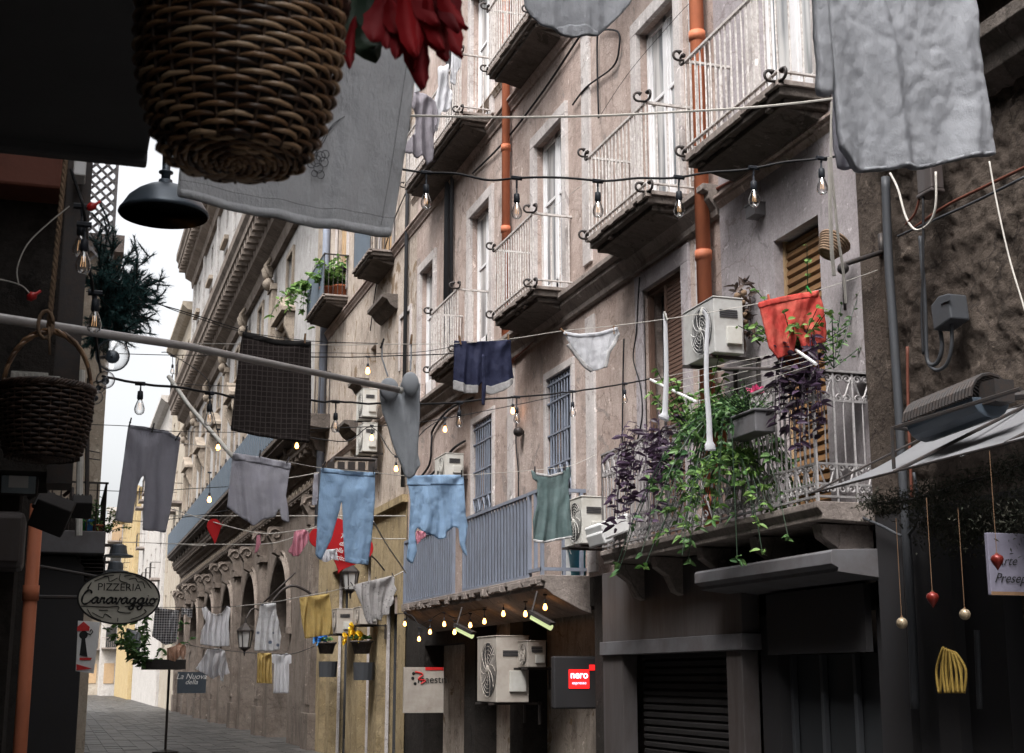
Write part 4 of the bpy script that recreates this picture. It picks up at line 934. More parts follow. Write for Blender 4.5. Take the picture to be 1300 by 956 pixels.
G('trousers', 'light blue trousers hanging in front of the red heart sign', 'trousers', 13.4, [(408,594),(440,597),(476,600),(476,630),(473,670),(468,717),(452,716),(438,713),(436,680),(435,650),(434,634),(431,648),(426,665),(420,685),(413,700),(408,711),(404,708),(401,704),(403,660),(406,620)], 'c_blue', fold=0.016, fk=5, crease=0.009, parts=(('waistband', strip([(408,594),(440,597),(476,600)], 6), 'c_blue'),('hem', [(439,707),(453,710),(469,711),(468,717),(452,716),(438,713)], 'c_blue')), pegs=((411,591,'left waist',.4,'black'),(474,598,'right waist',.0,'black')), short='light blue trousers')
G('t_shirt', 'light blue t shirt pegged upside down by its hem over the steel balcony', 't-shirt', 13.6, [(517,604),(552,603),(588,603),(589,630),(591,655),(594,668),(590,690),(593,709),(587,700),(583,690),(582,672),(578,668),(566,676),(566,683),(558,685),(551,680),(540,677),(530,670),(527,676),(529,700),(524,716),(518,712),(516,708),(519,690),(520,660),(521,635)], 'c_blue', fold=0.02, fk=6, crease=0.012, drape=0.022, dk=4, parts=(('hem', strip([(517,604),(552,603),(588,603)], 13), 'c_blue'),), pegs=((527,606,'left hem',-.3,'black'),(556,603,'hem middle',0,'black'),(586,602,'right hem',0,'black')), short='light blue t shirt')
G('shorts', 'navy satin pyjama shorts with white lace hem pegged above the barred windows', 'shorts', 10.0, [(577,432),(600,434),(625,433),(648,432),(650,460),(653,480),(641,487),(624,492),(616,490),(613,484),(606,492),(590,490),(576,484),(577,460)], 'c_navy', fold=0.014, fk=7, drape=0.016, dk=3, parts=(('lace_hem', [(576,482),(590,488),(606,490),(605,500),(596,499),(588,499),(576,494)], 'c_lace'),('lace_hem', [(617,489),(624,490),(641,485),(652,479),(652,487),(640,496),(624,501),(617,499)], 'c_lace'),('drawstring', [(611,450),(616,450),(617,490),(615,515),(611,514),(612,490)], 'c_navy')), pegs=((584,433,'left waist',-.15,'wood'),(645,431,'right waist',.0,'wood')), short='navy shorts')
G('briefs', 'white lace edged briefs pegged on the upper washing line', 'briefs', 10.0, [(715,421),(735,424),(760,422),(783,415),(787,424),(780,437),(773,448),(769,466),(762,469),(752,471),(744,464),(736,453),(724,438)], 'c_white', fold=0.008, fk=8, drape=0.012, dk=4, crease=0.008, parts=(('lace_edge', [(722,436),(736,452),(744,463),(752,468),(751,473),(743,468),(734,456),(719,438)], 'c_lace'),('lace_edge', [(787,424),(781,438),(774,449),(770,467),(766,467),(770,447),(777,436),(784,423)], 'c_lace'),('waistband', strip([(715,421),(735,424),(760,422),(783,415)], 5), 'c_white')), pegs=((716,422,'left waist',-.75,'wood'),(779,420,'right waist',.03,'wood')), short='white briefs')
G('shorts', 'faded red shorts pegged beside the flower balcony', 'shorts', 9.9, [(963,384),(985,378),(1010,373),(1038,369),(1044,390),(1049,412),(1050,433),(1036,438),(1020,443),(1016,432),(1013,423),(1010,437),(1008,447),(997,452),(986,456),(976,442),(969,412)], 'c_red', fold=0.013, fk=6, drape=0.010, crease=0.01, parts=(('waistband', strip([(963,384),(985,378),(1010,373),(1038,369)], 8), 'c_red'),), pegs=((976,380,'left waist',-.15,'pegred'),(1027,369,'right waist',-.55,'peggreen')), short='red shorts')
G('top', 'grey green sleeveless top hanging over the steel balcony rail', 'top', 14.2, [(674,596),(682,602),(700,603),(714,599),(722,592),(725,603),(721,612),(723,640),(727,683),(708,686),(690,690),(678,688),(676,660),(682,640),(682,612),(676,608)], 'c_green', fold=0.012, fk=5, parts=(('neckline', strip([(680,600),(698,603),(714,599)], 3), 'c_lace'),('hem_stitching', [(677,684),(690,687),(708,683),(727,680),(727,683),(708,686),(690,690),(678,688)], 'c_lace')), pegs=((679,597,'left strap',.0),(717,594,'right strap',.0)), short='grey green top')
# camisole with moulded cups
cam_o = [(482,500),(484,494),(507,496),(509,486),(533,486),(533,512),(532,545),(531,575),(534,590),(526,604),(520,608),(514,606),(510,592),(500,568),(493,545),(486,525)]
t = G('bodysuit', 'slate grey bodysuit with moulded cups hanging at the end of the pole', 'bodysuit', 9.4, cam_o, 'c_slate', fold=0.012, fk=5, drape=0.008, crease=0.004, pegs=((485,437,'left strap',.3,'black'),(522,432,'right strap',.1,'wood')), short='slate grey bodysuit')
for (a, b, ww, hh, ax) in ((494, 494, 15, 20, 485), (521, 487, 13.5, 21, 522)):
    c = PY(a, b, 9.35); rr = ww*9.4/1800*0.98
    m = MB(); m.sphere((c.x, c.y, c.z), rr*0.9, 20, (1, 0.5, hh/ww*0.86)); cu = m.build('cup', M['c_slate'], t, smooth=True)
    m = MB(); m.tube([PY(a-ww*0.1 if a < 500 else a, b-hh*0.8, 9.36), PY(ax, 455, 9.4), PY(ax, 436, 9.4)], 0.006, 5); m.build('strap', M['c_slate'], t)
# big foreground cloths
big = [(1048,-60),(1120,-60),(1228,-60),(1238,20),(1246,80),(1254,140),(1261,197),(1240,199),(1222,203),(1200,206),(1180,212),(1140,215),(1085,216),(1070,200),(1062,190),(1059,150),(1058,110),(1052,60),(1049,0)]
G('night_shirt', 'large blue grey washed cotton garment hanging at the top right', 'shirt', 4.7, big, 'c_big', n=90, fold=0.022, fk=4, drape=0.05, dk=4, thick=0.03, crease=0.012, seed=3, parts=(('hem', [(1085,212),(1140,211),(1180,208),(1200,202),(1222,199),(1261,193),(1261,197),(1222,203),(1200,206),(1180,212),(1140,215),(1085,216)], 'c_big'),('sleeve', [(1032,-40),(1048,-40),(1050,30),(1055,95),(1053,124),(1035,121),(1036,95),(1034,60)], 'c_big')))
G('curtain_cloth', 'grey brown cloth strip with loose fringe hanging behind the large garment', 'cloth', 5.0, [(1051,-30),(1066,-30),(1072,60),(1078,140),(1088,214),(1064,216),(1060,190),(1057,130)], 'c_greyp', fold=0.01, fk=4)
G('shirt', 'grey garment with rounded hem dipping in at the top centre', 'shirt', 5.6, [(655,-60),(815,-60),(806,-12),(800,5),(783,24),(760,45),(742,47),(720,46),(704,40),(690,33),(676,20),(668,8)], 'c_big', fold=0.012, fk=6, n=60, parts=(('hem', [(706,36),(725,31),(742,34),(758,41),(760,45),(742,47),(720,46),(704,40)], 'c_big'),))
tow = [(236,150),(228,215),(225,247),(262,256),(300,265),(350,275),(400,285),(450,292),(498,299),(505,262),(511,225),(520,160),(528,90),(526,55),(515,30),(430,20),(300,20),(240,60)]
t = G('tea_towel', 'large pale grey linen towel with embroidered sprig behind the big wicker basket', 'towel', 3.4, tow, 'c_towel', fold=0.007, fk=5, drape=0.006, dk=3, n=80, crease=0.003, lean=0.03, thick=0.006,
  parts=(('hem', [(226,238),(262,246),(300,255),(350,264),(400,273),(450,281),(500,287),(498,299),(450,292),(400,285),(350,275),(300,265),(225,247)], 'c_towel'),))
mb_t = sheet(tow, 3.4, fold=0.007, fk=5, drape=0.006, dk=3, n=8, crease=0.003, lean=0.03, thick=0.006, seed=len('large pale grey linen towel with embroidered sprig behind the big wicker basket')%17+1)
ztow = max(v[2] for v in t.data.vertices and [(0,0,PY(300,20,3.4).z)])
def onTowel(px, py, o=0.004):
    p = PY(px, py, 3.4); p.y = 3.4-0.003-o+mb_t.disp(p.x, p.z)+0.03*(ztow-p.z); return p
m = MB()
def st_line(a, b, n, dark=True):
    for i in range(n):
        t0 = i/n; t1 = (i+0.6)/n; m.tube([onTowel(a[0]+(b[0]-a[0])*t0, a[1]+(b[1]-a[1])*t0, 0.011), onTowel(a[0]+(b[0]-a[0])*t1, a[1]+(b[1]-a[1])*t1, 0.011)], 0.0009, 4)
st_line((228,229), (300,244), 26); st_line((300,244), (400,262), 34); st_line((400,262), (502,276), 34); st_line((515,80), (498,200), 46); st_line((498,200), (485,285), 30)
m.build('stitching', M['c_stitch'], t)
m = MB()
def curve(pts, w=0.0011): m.tube([onTowel(a, b, 0.006) for a, b in [(q.x, q.y) for q in smoothpts([(p[0], p[1], 0) for p in pts], 5)]], w, 4)
curve([(438,147),(425,155),(415,168),(408,180),(400,195),(388,208),(370,214),(345,218)]); curve([(433,150),(420,163),(412,178),(404,190),(392,200)])
curve([(330,224),(342,222),(344,215),(362,217),(380,210)])
for (cx_, cy_, rr) in ((398,195,6),(408,197,6),(402,203,7),(412,204,6),(396,207,5),(405,212,6),(414,194,5),(408,220,5),(400,219,4)):
    curve([(cx_+rr*math.cos(a*0.9), cy_+rr*math.sin(a*0.9)) for a in range(8)])
m.build('embroidery', M['c_stitch'], t)
# white washing behind the poinsettia
G('blouse', 'white blouse drying on the far upper balcony behind the poinsettia', 'blouse', 15.0, [(574,48),(584,44),(586,62),(585,85),(580,92),(578,108),(571,104),(573,80)], 'c_white', fold=0.02)
G('slip', 'pale lilac slip hanging behind the towel edge under the poinsettia', 'slip', 12.0, [(526,112),(538,118),(553,128),(556,150),(551,175),(549,205),(543,209),(537,198),(530,200),(522,196),(514,192),(517,180),(527,168),(528,150),(522,135)], 'c_lav', fold=0.03, fk=7)
G('scarf', 'white and grey scarf hanging right of the lilac slip', 'scarf', 12.3, [(556,85),(570,80),(569,105),(574,120),(570,140),(560,143),(556,165),(549,170),(551,130),(556,110)], 'c_white', fold=0.03, fk=5)
G('napkin', 'small white napkin hanging above the lilac slip beside the towel', 'napkin', 11.6, [(527,70),(536,66),(535,115),(526,118)], 'c_white', fold=0.01)
G('cloth', 'yellow checked kitchen cloth pegged left of the crochet doily', 'cloth', 22.0, [(380,759),(400,756),(418,754),(421,780),(423,805),(405,808),(387,811),(383,790)], 'c_yellow', fold=0.03, fk=7, pegs=((401,754,'middle',0),(415,751,'right corner',.1)), short='yellow kitchen cloth')
sc_ = [(447,744),(462,739),(480,735),(496,731),(501,733),(500,742),(503,749),(499,757),(500,766),(494,771),(494,780),(487,781),(484,789),(477,785),(471,793),(465,788),(462,780),(459,770),(455,760),(452,752)]
G('doily', 'grey crocheted lace doily hanging in front of the ochre house front', 'doily', 20.0, sc_, 'c_doily', fold=0.03, fk=8, pegs=((447,742,'left corner',-.6),(478,736,'middle',-.5),(499,731,'right corner',-.4)), short='crocheted doily')
G('apron', 'white printed apron hanging in front of the palazzo arch', 'apron', 26.0, [(330,768),(350,765),(351,778),(354,790),(357,808),(355,825),(340,827),(323,826),(325,800),(328,785)], 'c_apron', fold=0.03, parts=(('pocket', [(333,778),(348,777),(348,783),(333,784)], 'c_apron'),), pegs=((331,767,'left neck',0),(349,765,'right neck',0)), short='printed apron')
G('towel', 'small yellow towel on the lowest line under the apron', 'towel', 27.0, [(327,829),(345,829),(345,868),(326,867)], 'c_yellow', fold=0.03)
G('t_shirt', 'small white t shirt on the lowest line beside the yellow towel', 't-shirt', 27.0, [(345,831),(351,830),(357,832),(364,829),(370,832),(370,842),(367,843),(367,880),(347,880),(348,843),(345,841)], 'c_white', fold=0.02)
G('blouse', 'white gathered blouse hanging over the white skirt', 'blouse', 30.0, [(256,772),(262,770),(268,778),(275,780),(282,778),(288,769),(293,772),(291,782),(290,790),(291,805),(291,820),(275,821),(254,818),(256,800),(261,790),(258,782)], 'c_white', fold=0.05, fk=12, parts=(('neckline', strip([(262,770),(268,778),(275,780),(282,778),(288,769)], 2.5), 'c_lace'),), pegs=((259,770,'left shoulder',.2),(290,770,'right shoulder',0)), short='white blouse')
G('skirt', 'white flared skirt hanging under the gathered blouse', 'skirt', 30.5, [(263,824),(274,823),(285,825),(288,838),(291,855),(285,857),(284,866),(280,864),(279,857),(270,862),(262,857),(248,849),(256,838)], 'c_white', fold=0.06, fk=9)
G('checked_cloth', 'black and white checked cloth on the left end of the lower line', 'cloth', 31.0, [(197,771),(212,773),(228,775),(226,795),(224,815),(210,819),(193,808),(195,790)], 'c_bw', fold=0.03)
G('checked_cloth', 'small striped rag hung right of the black and white checked cloth', 'cloth', 31.5, [(230,772),(244,773),(244,784),(238,783),(236,779),(231,784)], 'c_bw', fold=0.03)
G('top', 'peach coloured top hanging over the far cafe terrace', 'top', 33.0, [(212,823),(222,820),(228,816),(236,820),(236,830),(233,838),(229,832),(222,840),(212,837)], 'c_peach', fold=0.05)
G('shorts', 'dark slate shorts hanging far down the street under the pizzeria sign', 'shorts', 34.0, [(161,797),(170,800),(179,804),(179,818),(177,831),(170,825),(163,820),(157,824),(158,812)], 'c_slate', fold=0.05)
G('bunting_rag', 'pink rag dangling left of the light blue trousers', 'cloth', 17.0, [(374,674),(386,672),(392,676),(393,684),(386,696),(379,706),(372,706),(366,700),(371,690)], 'c_pink', fold=0.02)
G('bunting_rag', 'narrow pink ribbon rag dangling beneath the lilac grey shorts', 'cloth', 17.0, [(326,680),(330,679),(331,690),(327,700),(323,703),(325,692)], 'c_pink', fold=0.01)
G('bunting_rag', 'pink scrap tucked behind the light blue t shirt', 'cloth', 15.2, [(529,674),(540,675),(541,681),(536,684),(530,691),(528,684)], 'c_pink', fold=0.01)
G('towel', 'white hand towel folded under the light blue trousers and the heart', 'towel', 17.4, [(410,698),(426,697),(430,712),(422,710),(414,714),(408,712)], 'c_white', fold=0.02)
G('cloth', 'grey sock like rag hanging left of the light blue trousers', 'cloth', 17.8, [(399,600),(404,600),(404,630),(402,642),(396,641),(397,620)], 'c_greys', fold=0.02)
# heart shaped signs
def heart(name, label, c, s, y, mat, rot=0, half=False, group='red hearts strung over the street'):
    pts = []
    for i in range(40):
        a = 2*math.pi*i/40; xx = 16*math.sin(a)**3/17; zz = (13*math.cos(a)-5*math.cos(2*a)-2*math.cos(3*a)-math.cos(4*a))/17
        if half: xx = min(xx, 0.05)
        pts.append((xx*math.cos(rot)-zz*math.sin(rot), xx*math.sin(rot)+zz*math.cos(rot)))
    p = PY(c[0], c[1], y); m = MB(); m.prism_y([(p.x+s*a, p.z+s*b) for a, b in pts], y-0.015, 0.03)
    o = m.build(name, M[mat], loc=tuple(p), bevel=0.006); tag(o, label, 'heart', group); return o
h1 = heart('heart_sign', 'large red heart with white handwriting hanging behind the light blue trousers', (441, 697), 0.34, 18.0, 'redcloth', rot=-0.35)
p = PY(441, 690, 17.96); k_ = Vector((math.cos(-0.25), 0, math.sin(-0.25))); kz = Vector((-math.sin(-0.25), 0, math.cos(-0.25)))
for i, s_ in enumerate(('Ti amo', 'da qui', 'alla luna', 'e ritorno')): text_mesh(s_, 'lettering', M['white'], h1, p-kz*(i*0.09-0.07), 0.085, k_, kz, 0.3, 0.01)
heart('heart_sign', 'upper half hidden red heart behind the large lettered heart', (419, 682), 0.28, 18.4, 'redcloth', rot=0.5)
heart('heart_sign', 'small red half heart dangling from a wire in front of the blue grey palazzo balcony', (278, 674), 0.17, 17.0, 'redcloth', rot=-0.3, half=True)
# white stockings on the flower balcony line
for (lbl, pts, y) in (('white stocking pegged left of the air conditioner', [(844,398),(845,420),(846,470),(845,505),(844,525),(842,532)], 9.9), ('white stocking with bent top pegged in front of the air conditioner', [(890,392),(898,405),(897,440),(897,490),(900,530),(901,560),(902,572)], 9.95)):
    m = MB(); P_ = smoothpts([PY(a, b, y) for a, b in pts], 4); n = len(P_); m.tube(P_, [0.015+0.014*(i/n)+(0.018 if i > n*0.8 else 0) for i in range(n)], 9, flat=0.55)
    t = m.build('stocking', M['c_white'], smooth=True, loc=tuple(P_[0])); tag(t, lbl, 'stocking', 'washing hung across the street')
peg(845,402,9.88,'clothespin holding the stocking left of the air conditioner','offwhite',-.3); peg(890,396,9.93,'clothespin holding the stocking in front of the air conditioner','offwhite',.3)
# ================================================================== LINES, CABLES, STRING LIGHTS
def line(name, label, pts, mat='cablewhite', r=0.003, cat='washing line', group='lines across the street', sag=True):
    # pts: (px, py, y)
    P_ = [PY(*p) for p in pts]
    if len(P_) == 2:
        a, b = P_; L_ = (b-a).length; P_ = [a.lerp(b, i/12)-Vector((0,0,1))*L_*0.012*4*(i/12)*(1-i/12) for i in range(13)]
    else: P_ = smoothpts(P_, 4)
    m = MB(); m.tube(P_, r, 5); o = m.build(name, M[mat], loc=tuple(P_[0])); return tag(o, label, cat, group)
line('washing_line', 'white washing line carrying the navy shorts, briefs and red shorts', [(240,436,9.9),(420,438,9.95),(484,437,9.98),(577,436,10),(650,430,10),(715,420,10),(785,413,10),(880,400,10),(963,385,9.95),(1040,368,9.9),(1125,339,9.4)])
line('washing_line', 'washing line holding the dark checked cloth', [(150,352,9.0),(200,385,9.1),(255,405,9.3),(308,421,9.4),(395,433,9.4),(480,436,9.5)], 'cable', 0.003)
line('washing_line', 'washing line carrying the light blue trousers, t shirt and green top', [(205,560,12.6),(255,566,12.9),(296,575,13.2),(369,587,13.3),(408,594,13.4),(476,600,13.4),(517,604,13.6),(588,603,13.7),(640,600,14),(674,597,14.2),(722,592,14.3),(757,577,14.5)])
line('washing_line', 'dark line holding the grey trousers', [(115,539,10.8),(163,541,11),(194,545,11),(229,548,11),(330,549,12),(400,548,13)], 'cable', 0.003)
line('washing_line', 'line with the yellow cloth and the doily', [(300,770,23),(350,764,22.5),(380,758,22),(423,750,21.5),(447,743,20.5),(478,736,20),(500,731,20),(514,724,20)], 'cablewhite', 0.006)
line('washing_line', 'line with the checked cloth and white blouse before the palazzo arches', [(165,769,31),(197,771,31),(256,771,30),(293,770,30),(330,767,26),(350,765,26)], 'cable', 0.007)
line('washing_line', 'lowest line with the small t shirt under the apron', [(236,818,31),(262,823,30.5),(320,829,27.5),(345,830,27),(372,830,26.8),(400,820,26)], 'cable', 0.007)
line('washing_line', 'thick white cord running over the upper right balconies', [(490,150,8.5),(520,147,8.5),(640,149,8.4),(760,147,8.2),(880,141,8),(960,136,7.8),(1045,127,7.6),(1100,118,7.5)], 'cablewhite', 0.008)
for i, (lb, pts, mt, r) in enumerate([
  ('dark wire crossing the sky to the dark checked cloth top', [(110,370,9),(200,386,9.5),(304,418,10)], 'cable', 0.004),
  ('wire in front of the palazzo upper windows', [(150,449,20),(230,451,20),(320,450,20)], 'cable', 0.006),
  ('thin wire beneath the first balcony string of lights', [(300,452,16),(395,448,16),(520,448,16),(590,437,16)], 'cable', 0.004),
  ('thin wire passing behind the slate bodysuit', [(300,545,15),(395,544,15),(520,538,15),(640,517,15.5),(720,500,16)], 'cable', 0.005),
  ('thin wire by the palazzo columns', [(225,487,24),(300,490,24)], 'cable', 0.007),
  ('double wire low over the palazzo balcony', [(190,655,18),(300,655,17),(400,655,17),(515,655,17)], 'cablewhite', 0.006),
  ('wire joining the hearts over the street', [(200,640,18),(268,662,17),(330,677,17),(374,674,17),(412,671,18),(470,683,18),(515,684,18)], 'cablewhite', 0.006),
  ('lowest pale wire left of the light blue trousers', [(200,690,19),(270,691,19),(350,689,19),(402,668,19)], 'cablewhite', 0.006),
  ('wire behind the lilac shorts to the trousers', [(340,610,17),(372,606,17),(405,600,17)], 'cablewhite', 0.006),
  ('slanting white cord below the light blue trousers', [(474,662,15),(490,690,15.5),(505,712,16),(515,727,16.5)], 'cablewhite', 0.008),
  ('dark wire far down under the trousers', [(110,622,22),(180,624,22),(250,620,22),(290,618,22)], 'cable', 0.006),
  ('pair of far pale wires by the street lamps', [(150,688,30),(210,690,30),(262,693,30)], 'cablewhite', 0.008),
  ('far thin wire over the pizzeria sign', [(140,660,30),(200,661,30),(290,648,30)], 'cable', 0.008),
  ('thin cord from the balcony hooks across the pink wall', [(760,150,14),(800,90,13.6),(860,20,13),(880,0,12.8)], 'cable', 0.003),
  ('thin cord strung between the left pair of upper balconies', [(655,300,18),(700,265,17),(752,225,16)], 'cablewhite', 0.003),
  ]): line('wire', lb, pts, mt, r, 'wire')
# bulbs
def bulbproto(name, lit):
    me = MB(); me.lathe([(0.012,-0.02),(0.014,-0.03),(0.022,-0.05),(0.030,-0.075),(0.031,-0.09),(0.026,-0.108),(0.014,-0.118),(0.0,-0.12)], (0,0,0), 12)
    b = me.build(name, M['bulblit' if lit else 'glass'], smooth=True)
    me = MB(); me.lathe([(0.004,0.06),(0.006,0.03),(0.016,0.025),(0.018,0.0),(0.018,-0.02),(0.013,-0.028)], (0,0,0), 10); s = me.build('socket', M['socket'], b, smooth=True)
    if not lit:
        me = MB()
        for a in (-0.006, 0.0, 0.006): me.tube([(a, 0, -0.045), (a*1.6, 0, -0.09)], 0.0012, 4)
        me.build('filament', M['filament'], b)
    return b
B0 = bulbproto('bulb', False); B1 = bulbproto('bulb', True); used = {0: False, 1: False}
def addbulb(root, pos, lit=False, s=1.0):
    src = B1 if lit else B0; off = Vector(root['_o'])
    if not used[int(lit)]: used[int(lit)] = True; b = src; b.parent = root; b.location = Vector(pos)-off
    else: b = dup(src, Vector(pos)-off, parent=root)
    b.scale = (s,)*3; return b
def stringlight(label, pts, bulbs, r=0.007, s=1.0, lit=()):
    P_ = smoothpts([PY(*p) for p in pts], 5); t = thing('string_light', label, 'string lights', tuple(P_[0]), 'string lights across the street')
    # little waviness of a twisted cord
    m = MB(); m.tube([p+Vector((0, noise.noise(p*3)*0.02, noise.noise(p*4)*0.012)) for p in P_], r, 6); m.build('cable', M['cable'], t, smooth=True)
    for i, (bx, by, topy, yy) in enumerate(bulbs):
        d = MB(); a = PY(bx, topy, yy); b = PY(bx, by, yy); d.tube([a, Vector((b.x, b.y, b.z+0.06*s))], 0.006*s, 5); d.tube([a+Vector((-.03*s,0,0)), a+Vector((.03*s,0,0))], 0.013*s, 6)
        addbulb(t, b, i in lit, s); d.build('bulb_holder', M['socket'], t)
    return t
stringlight('string of clear bulbs sagging over the upper balconies', [(508,214,7.6),(541,219,7.5),(580,221,7.4),(620,228,7.3),(656,226,7.2),(700,226,7.1),(759,230,7.0),(810,226,6.9),(862,225,6.8),(910,217,6.7),(957,213,6.6),(1000,206,6.5),(1043,201,6.4),(1100,190,6.3)],
  [(541,240,219,7.5),(656,252,226,7.2),(759,250,230,7.0),(862,249,225,6.8),(957,236,213,6.6),(1043,220,201,6.4)])
stringlight('string of bulbs running past the dark checked cloth to the brown shuttered door', [(130,478,8.4),(180,487,8.7),(220,492,8.9),(266,499,9.2),(310,505,9.6),(395,508,10),(428,510,10.3),(480,512,10.8),(560,512,11.2),(600,509,11.6),(655,504,12),(727,497,12.8),(793,487,13.6),(826,481,14.1)],
  [(178,502,487,8.7),(266,518,499,9.2),(426,529,510,10.3),(583,525,511,11.4),(656,521,504,12),(727,514,497,12.8),(793,498,487,13.6)], 0.008, 1.0)
stringlight('dark string with a lit bulb crossing behind the bodysuit', [(300,452,18),(395,453,18),(467,453,18.5),(520,451,18.5),(590,449,19),(660,452,19.5)], [(467,464,453,18.5),(651,515,504,19),(707,458,455,19.3)], 0.008, 1.0, (0,1,2))
stringlight('string of warm bulbs glowing before the palazzo windows', [(205,447,26),(220,451,26),(262,480,26),(266,505,26),(278,555,26)], [(219,465,452,26),(277,562,545,26),(266,628,600,26),(267,523,505,26)], 0.008, 1.2, (1,2))
stringlight('string of warm bulbs round the stacked air conditioners', [(330,540,22),(376,552,22),(440,560,22),(472,542,22),(505,580,21.5),(540,545,21),(565,530,21)], [(472,550,540,22),(503,589,580,21.5),(565,539,530,21),(377,560,552,22)], 0.008, 1.0, (0,1,2,3))
m_pts = [(503,788),(522,790),(532,802),(546,796),(562,786),(577,793),(596,786),(615,781),(640,770),(668,766),(692,758)]
stringlight('string of glowing bulbs slung under the steel balcony', [(a, b-9, 17+0.05*(515-a)/10 if False else 23.5-(a-503)/190*7) for a, b in m_pts],
  [(a, b, b-9, 23.5-(a-503)/190*7) for a, b in ((514,787),(532,806),(546,797),(564,787),(577,797),(597,788),(615,783),(639,773),(667,773),(692,764))], 0.006, 0.85, tuple(range(10)))
stringlight('short string of three bulbs hanging in front of the dark left wall', [(90,215,4.4),(100,245,4.4),(107,270,4.4),(112,330,4.5),(118,370,4.6),(123,440,5.5),(128,475,5.6)],
  [(107,312,285,4.4),(103,292,262,4.45),(121,388,372,4.6)], 0.005, 0.75)
for i, (lb, pts, mt, r) in enumerate([
  ('brown red cable following the moulding of the pink wall', [(650,458),(700,415),(760,368),(857,285),(905,243),(955,218)], 'cablered', 0.016),
  ('black cable looping down the pink wall beside the shuttered door', [(812,352),(810,380),(808,420),(804,455),(813,490),(815,530),(806,570)], 'cable', 0.008),
  ('black cable down the middle of the pink wall', [(792,430),(791,480),(790,560),(789,600)], 'cable', 0.01),
  ('black cable between the barred windows', [(656,520),(655,560),(658,600),(658,640)], 'cable', 0.01),
  ('cable hanging from the upper pink wall by the towel corner', [(760,150),(758,60),(762,40),(784,40),(786,60),(778,85),(745,110),(727,133)], 'cable', 0.012),
  ('black cable along the upper floor band', [(600,220),(640,180),(690,115),(740,40),(770,0)], 'cable', 0.016),
  ('cable bundle curving beside the stacked air conditioners', [(600,505),(570,520),(550,545),(548,560),(545,590),(530,610)], 'cable', 0.02),
  ('pipe bundle beneath the far end of the second balcony', [(535,615),(560,590),(575,570),(590,560)], 'cable', 0.022),
  ('thin black cable on the weathered wall', [(530,215),(500,280),(480,350),(470,420)], 'cable', 0.012),
  ]):
    P_ = [PXp(a, b, X-0.04) for a, b in pts]; m = MB(); m.tube(smoothpts(P_, 5), r, 6); o = m.build('cable', M[mt], loc=tuple(P_[0]), smooth=True); tag(o, lb, 'cable', 'cables on the walls')
for (lb, pts, mt, r) in [
  ('grey vertical pipe on the corner of the rough stone house', [(1124,225),(1128,330),(1135,430),(1141,520),(1147,620),(1153,720),(1158,800),(1162,900)], 'greypipe', 0.035),
  ('copper coloured cable crossing the rough stone wall', [(1160,290),(1200,262),(1250,237),(1300,213),(1330,198)], 'cablered', 0.012),
  ('pale cable crossing the rough stone wall beneath the copper one', [(1140,300),(1180,282),(1240,255),(1300,225)], 'greypipe', 0.010),
  ('pale looped cable hanging below the large garment', [(1130,220),(1140,240),(1150,275),(1163,292),(1180,283),(1188,260),(1188,218)], 'cablewhite', 0.009),
  ('copper loop of cable below the large garment', [(1170,218),(1168,245),(1162,270),(1150,285)], 'cablered', 0.009),
  ('thin cord down the stone wall to the cable loops', [(1172,250),(1172,330),(1170,400),(1172,450)], 'cable', 0.010),
  ('thick dark hoses curving down from the grey junction box', [(1192,412),(1196,440),(1190,460),(1180,462),(1176,445),(1174,380),(1168,300)], 'greypipe', 0.016),
  ('second dark hose curving under the junction box', [(1208,410),(1208,440),(1202,462),(1190,470),(1180,464)], 'greypipe', 0.014),
  ('vertical brown conduit on the stone wall', [(1152,440),(1153,520),(1158,640)], 'cablered', 0.012),
  ('white cord slanting down the right edge of the stone wall', [(1256,205),(1266,260),(1282,330),(1300,390),(1310,430)], 'cablewhite', 0.006),
  ('dark conduit beside the shop door of the stone house', [(1240,800),(1244,900)], 'greypipe', 0.02),
  ('tangled cables under the flower balcony', [(1090,655),(1120,668),(1145,680),(1160,670),(1166,640),(1160,600)], 'greypipe', 0.012)]:
    xx = X-0.22 if 'cord slanting' in lb or 'loop' in lb else X-0.17
    P_ = [PXp(a, b, xx) for a, b in pts]; m = MB(); m.tube(smoothpts(P_, 5), r, 8); o = m.build('cable' if 'pipe on' not in lb else 'drainpipe', M[mt], loc=tuple(P_[0]), smooth=True); tag(o, lb, 'pipe' if 'pipe on' in lb else 'cable', 'cables on the walls')
m = MB(); m.tube([PY(-14,402,4.4), PY(240,440,5.5), PY(506,495,6.8)], 0.0155, 12); t = m.build('pole', M['metalpole'], smooth=True, loc=tuple(PY(0,405,5.4))); tag(t, 'pale metal pole sticking out over the street from the left wall', 'pole')
m = MB(); m.tube([PY(505.2,494.8,6.795), PY(509,495.7,6.81)], 0.018, 12); m.build('end_cap', M['offwhite'], t, smooth=True)
m = MB(); m.tube([PY(214,478,20), PY(240,515,19.5), PY(270,550,19), PY(296,580,18.5)], 0.03, 8); o = m.build('pole', M['offwhite'], smooth=True, loc=tuple(PY(240,515,19.5))); tag(o, 'white slanting pole in front of the palazzo windows', 'pole')
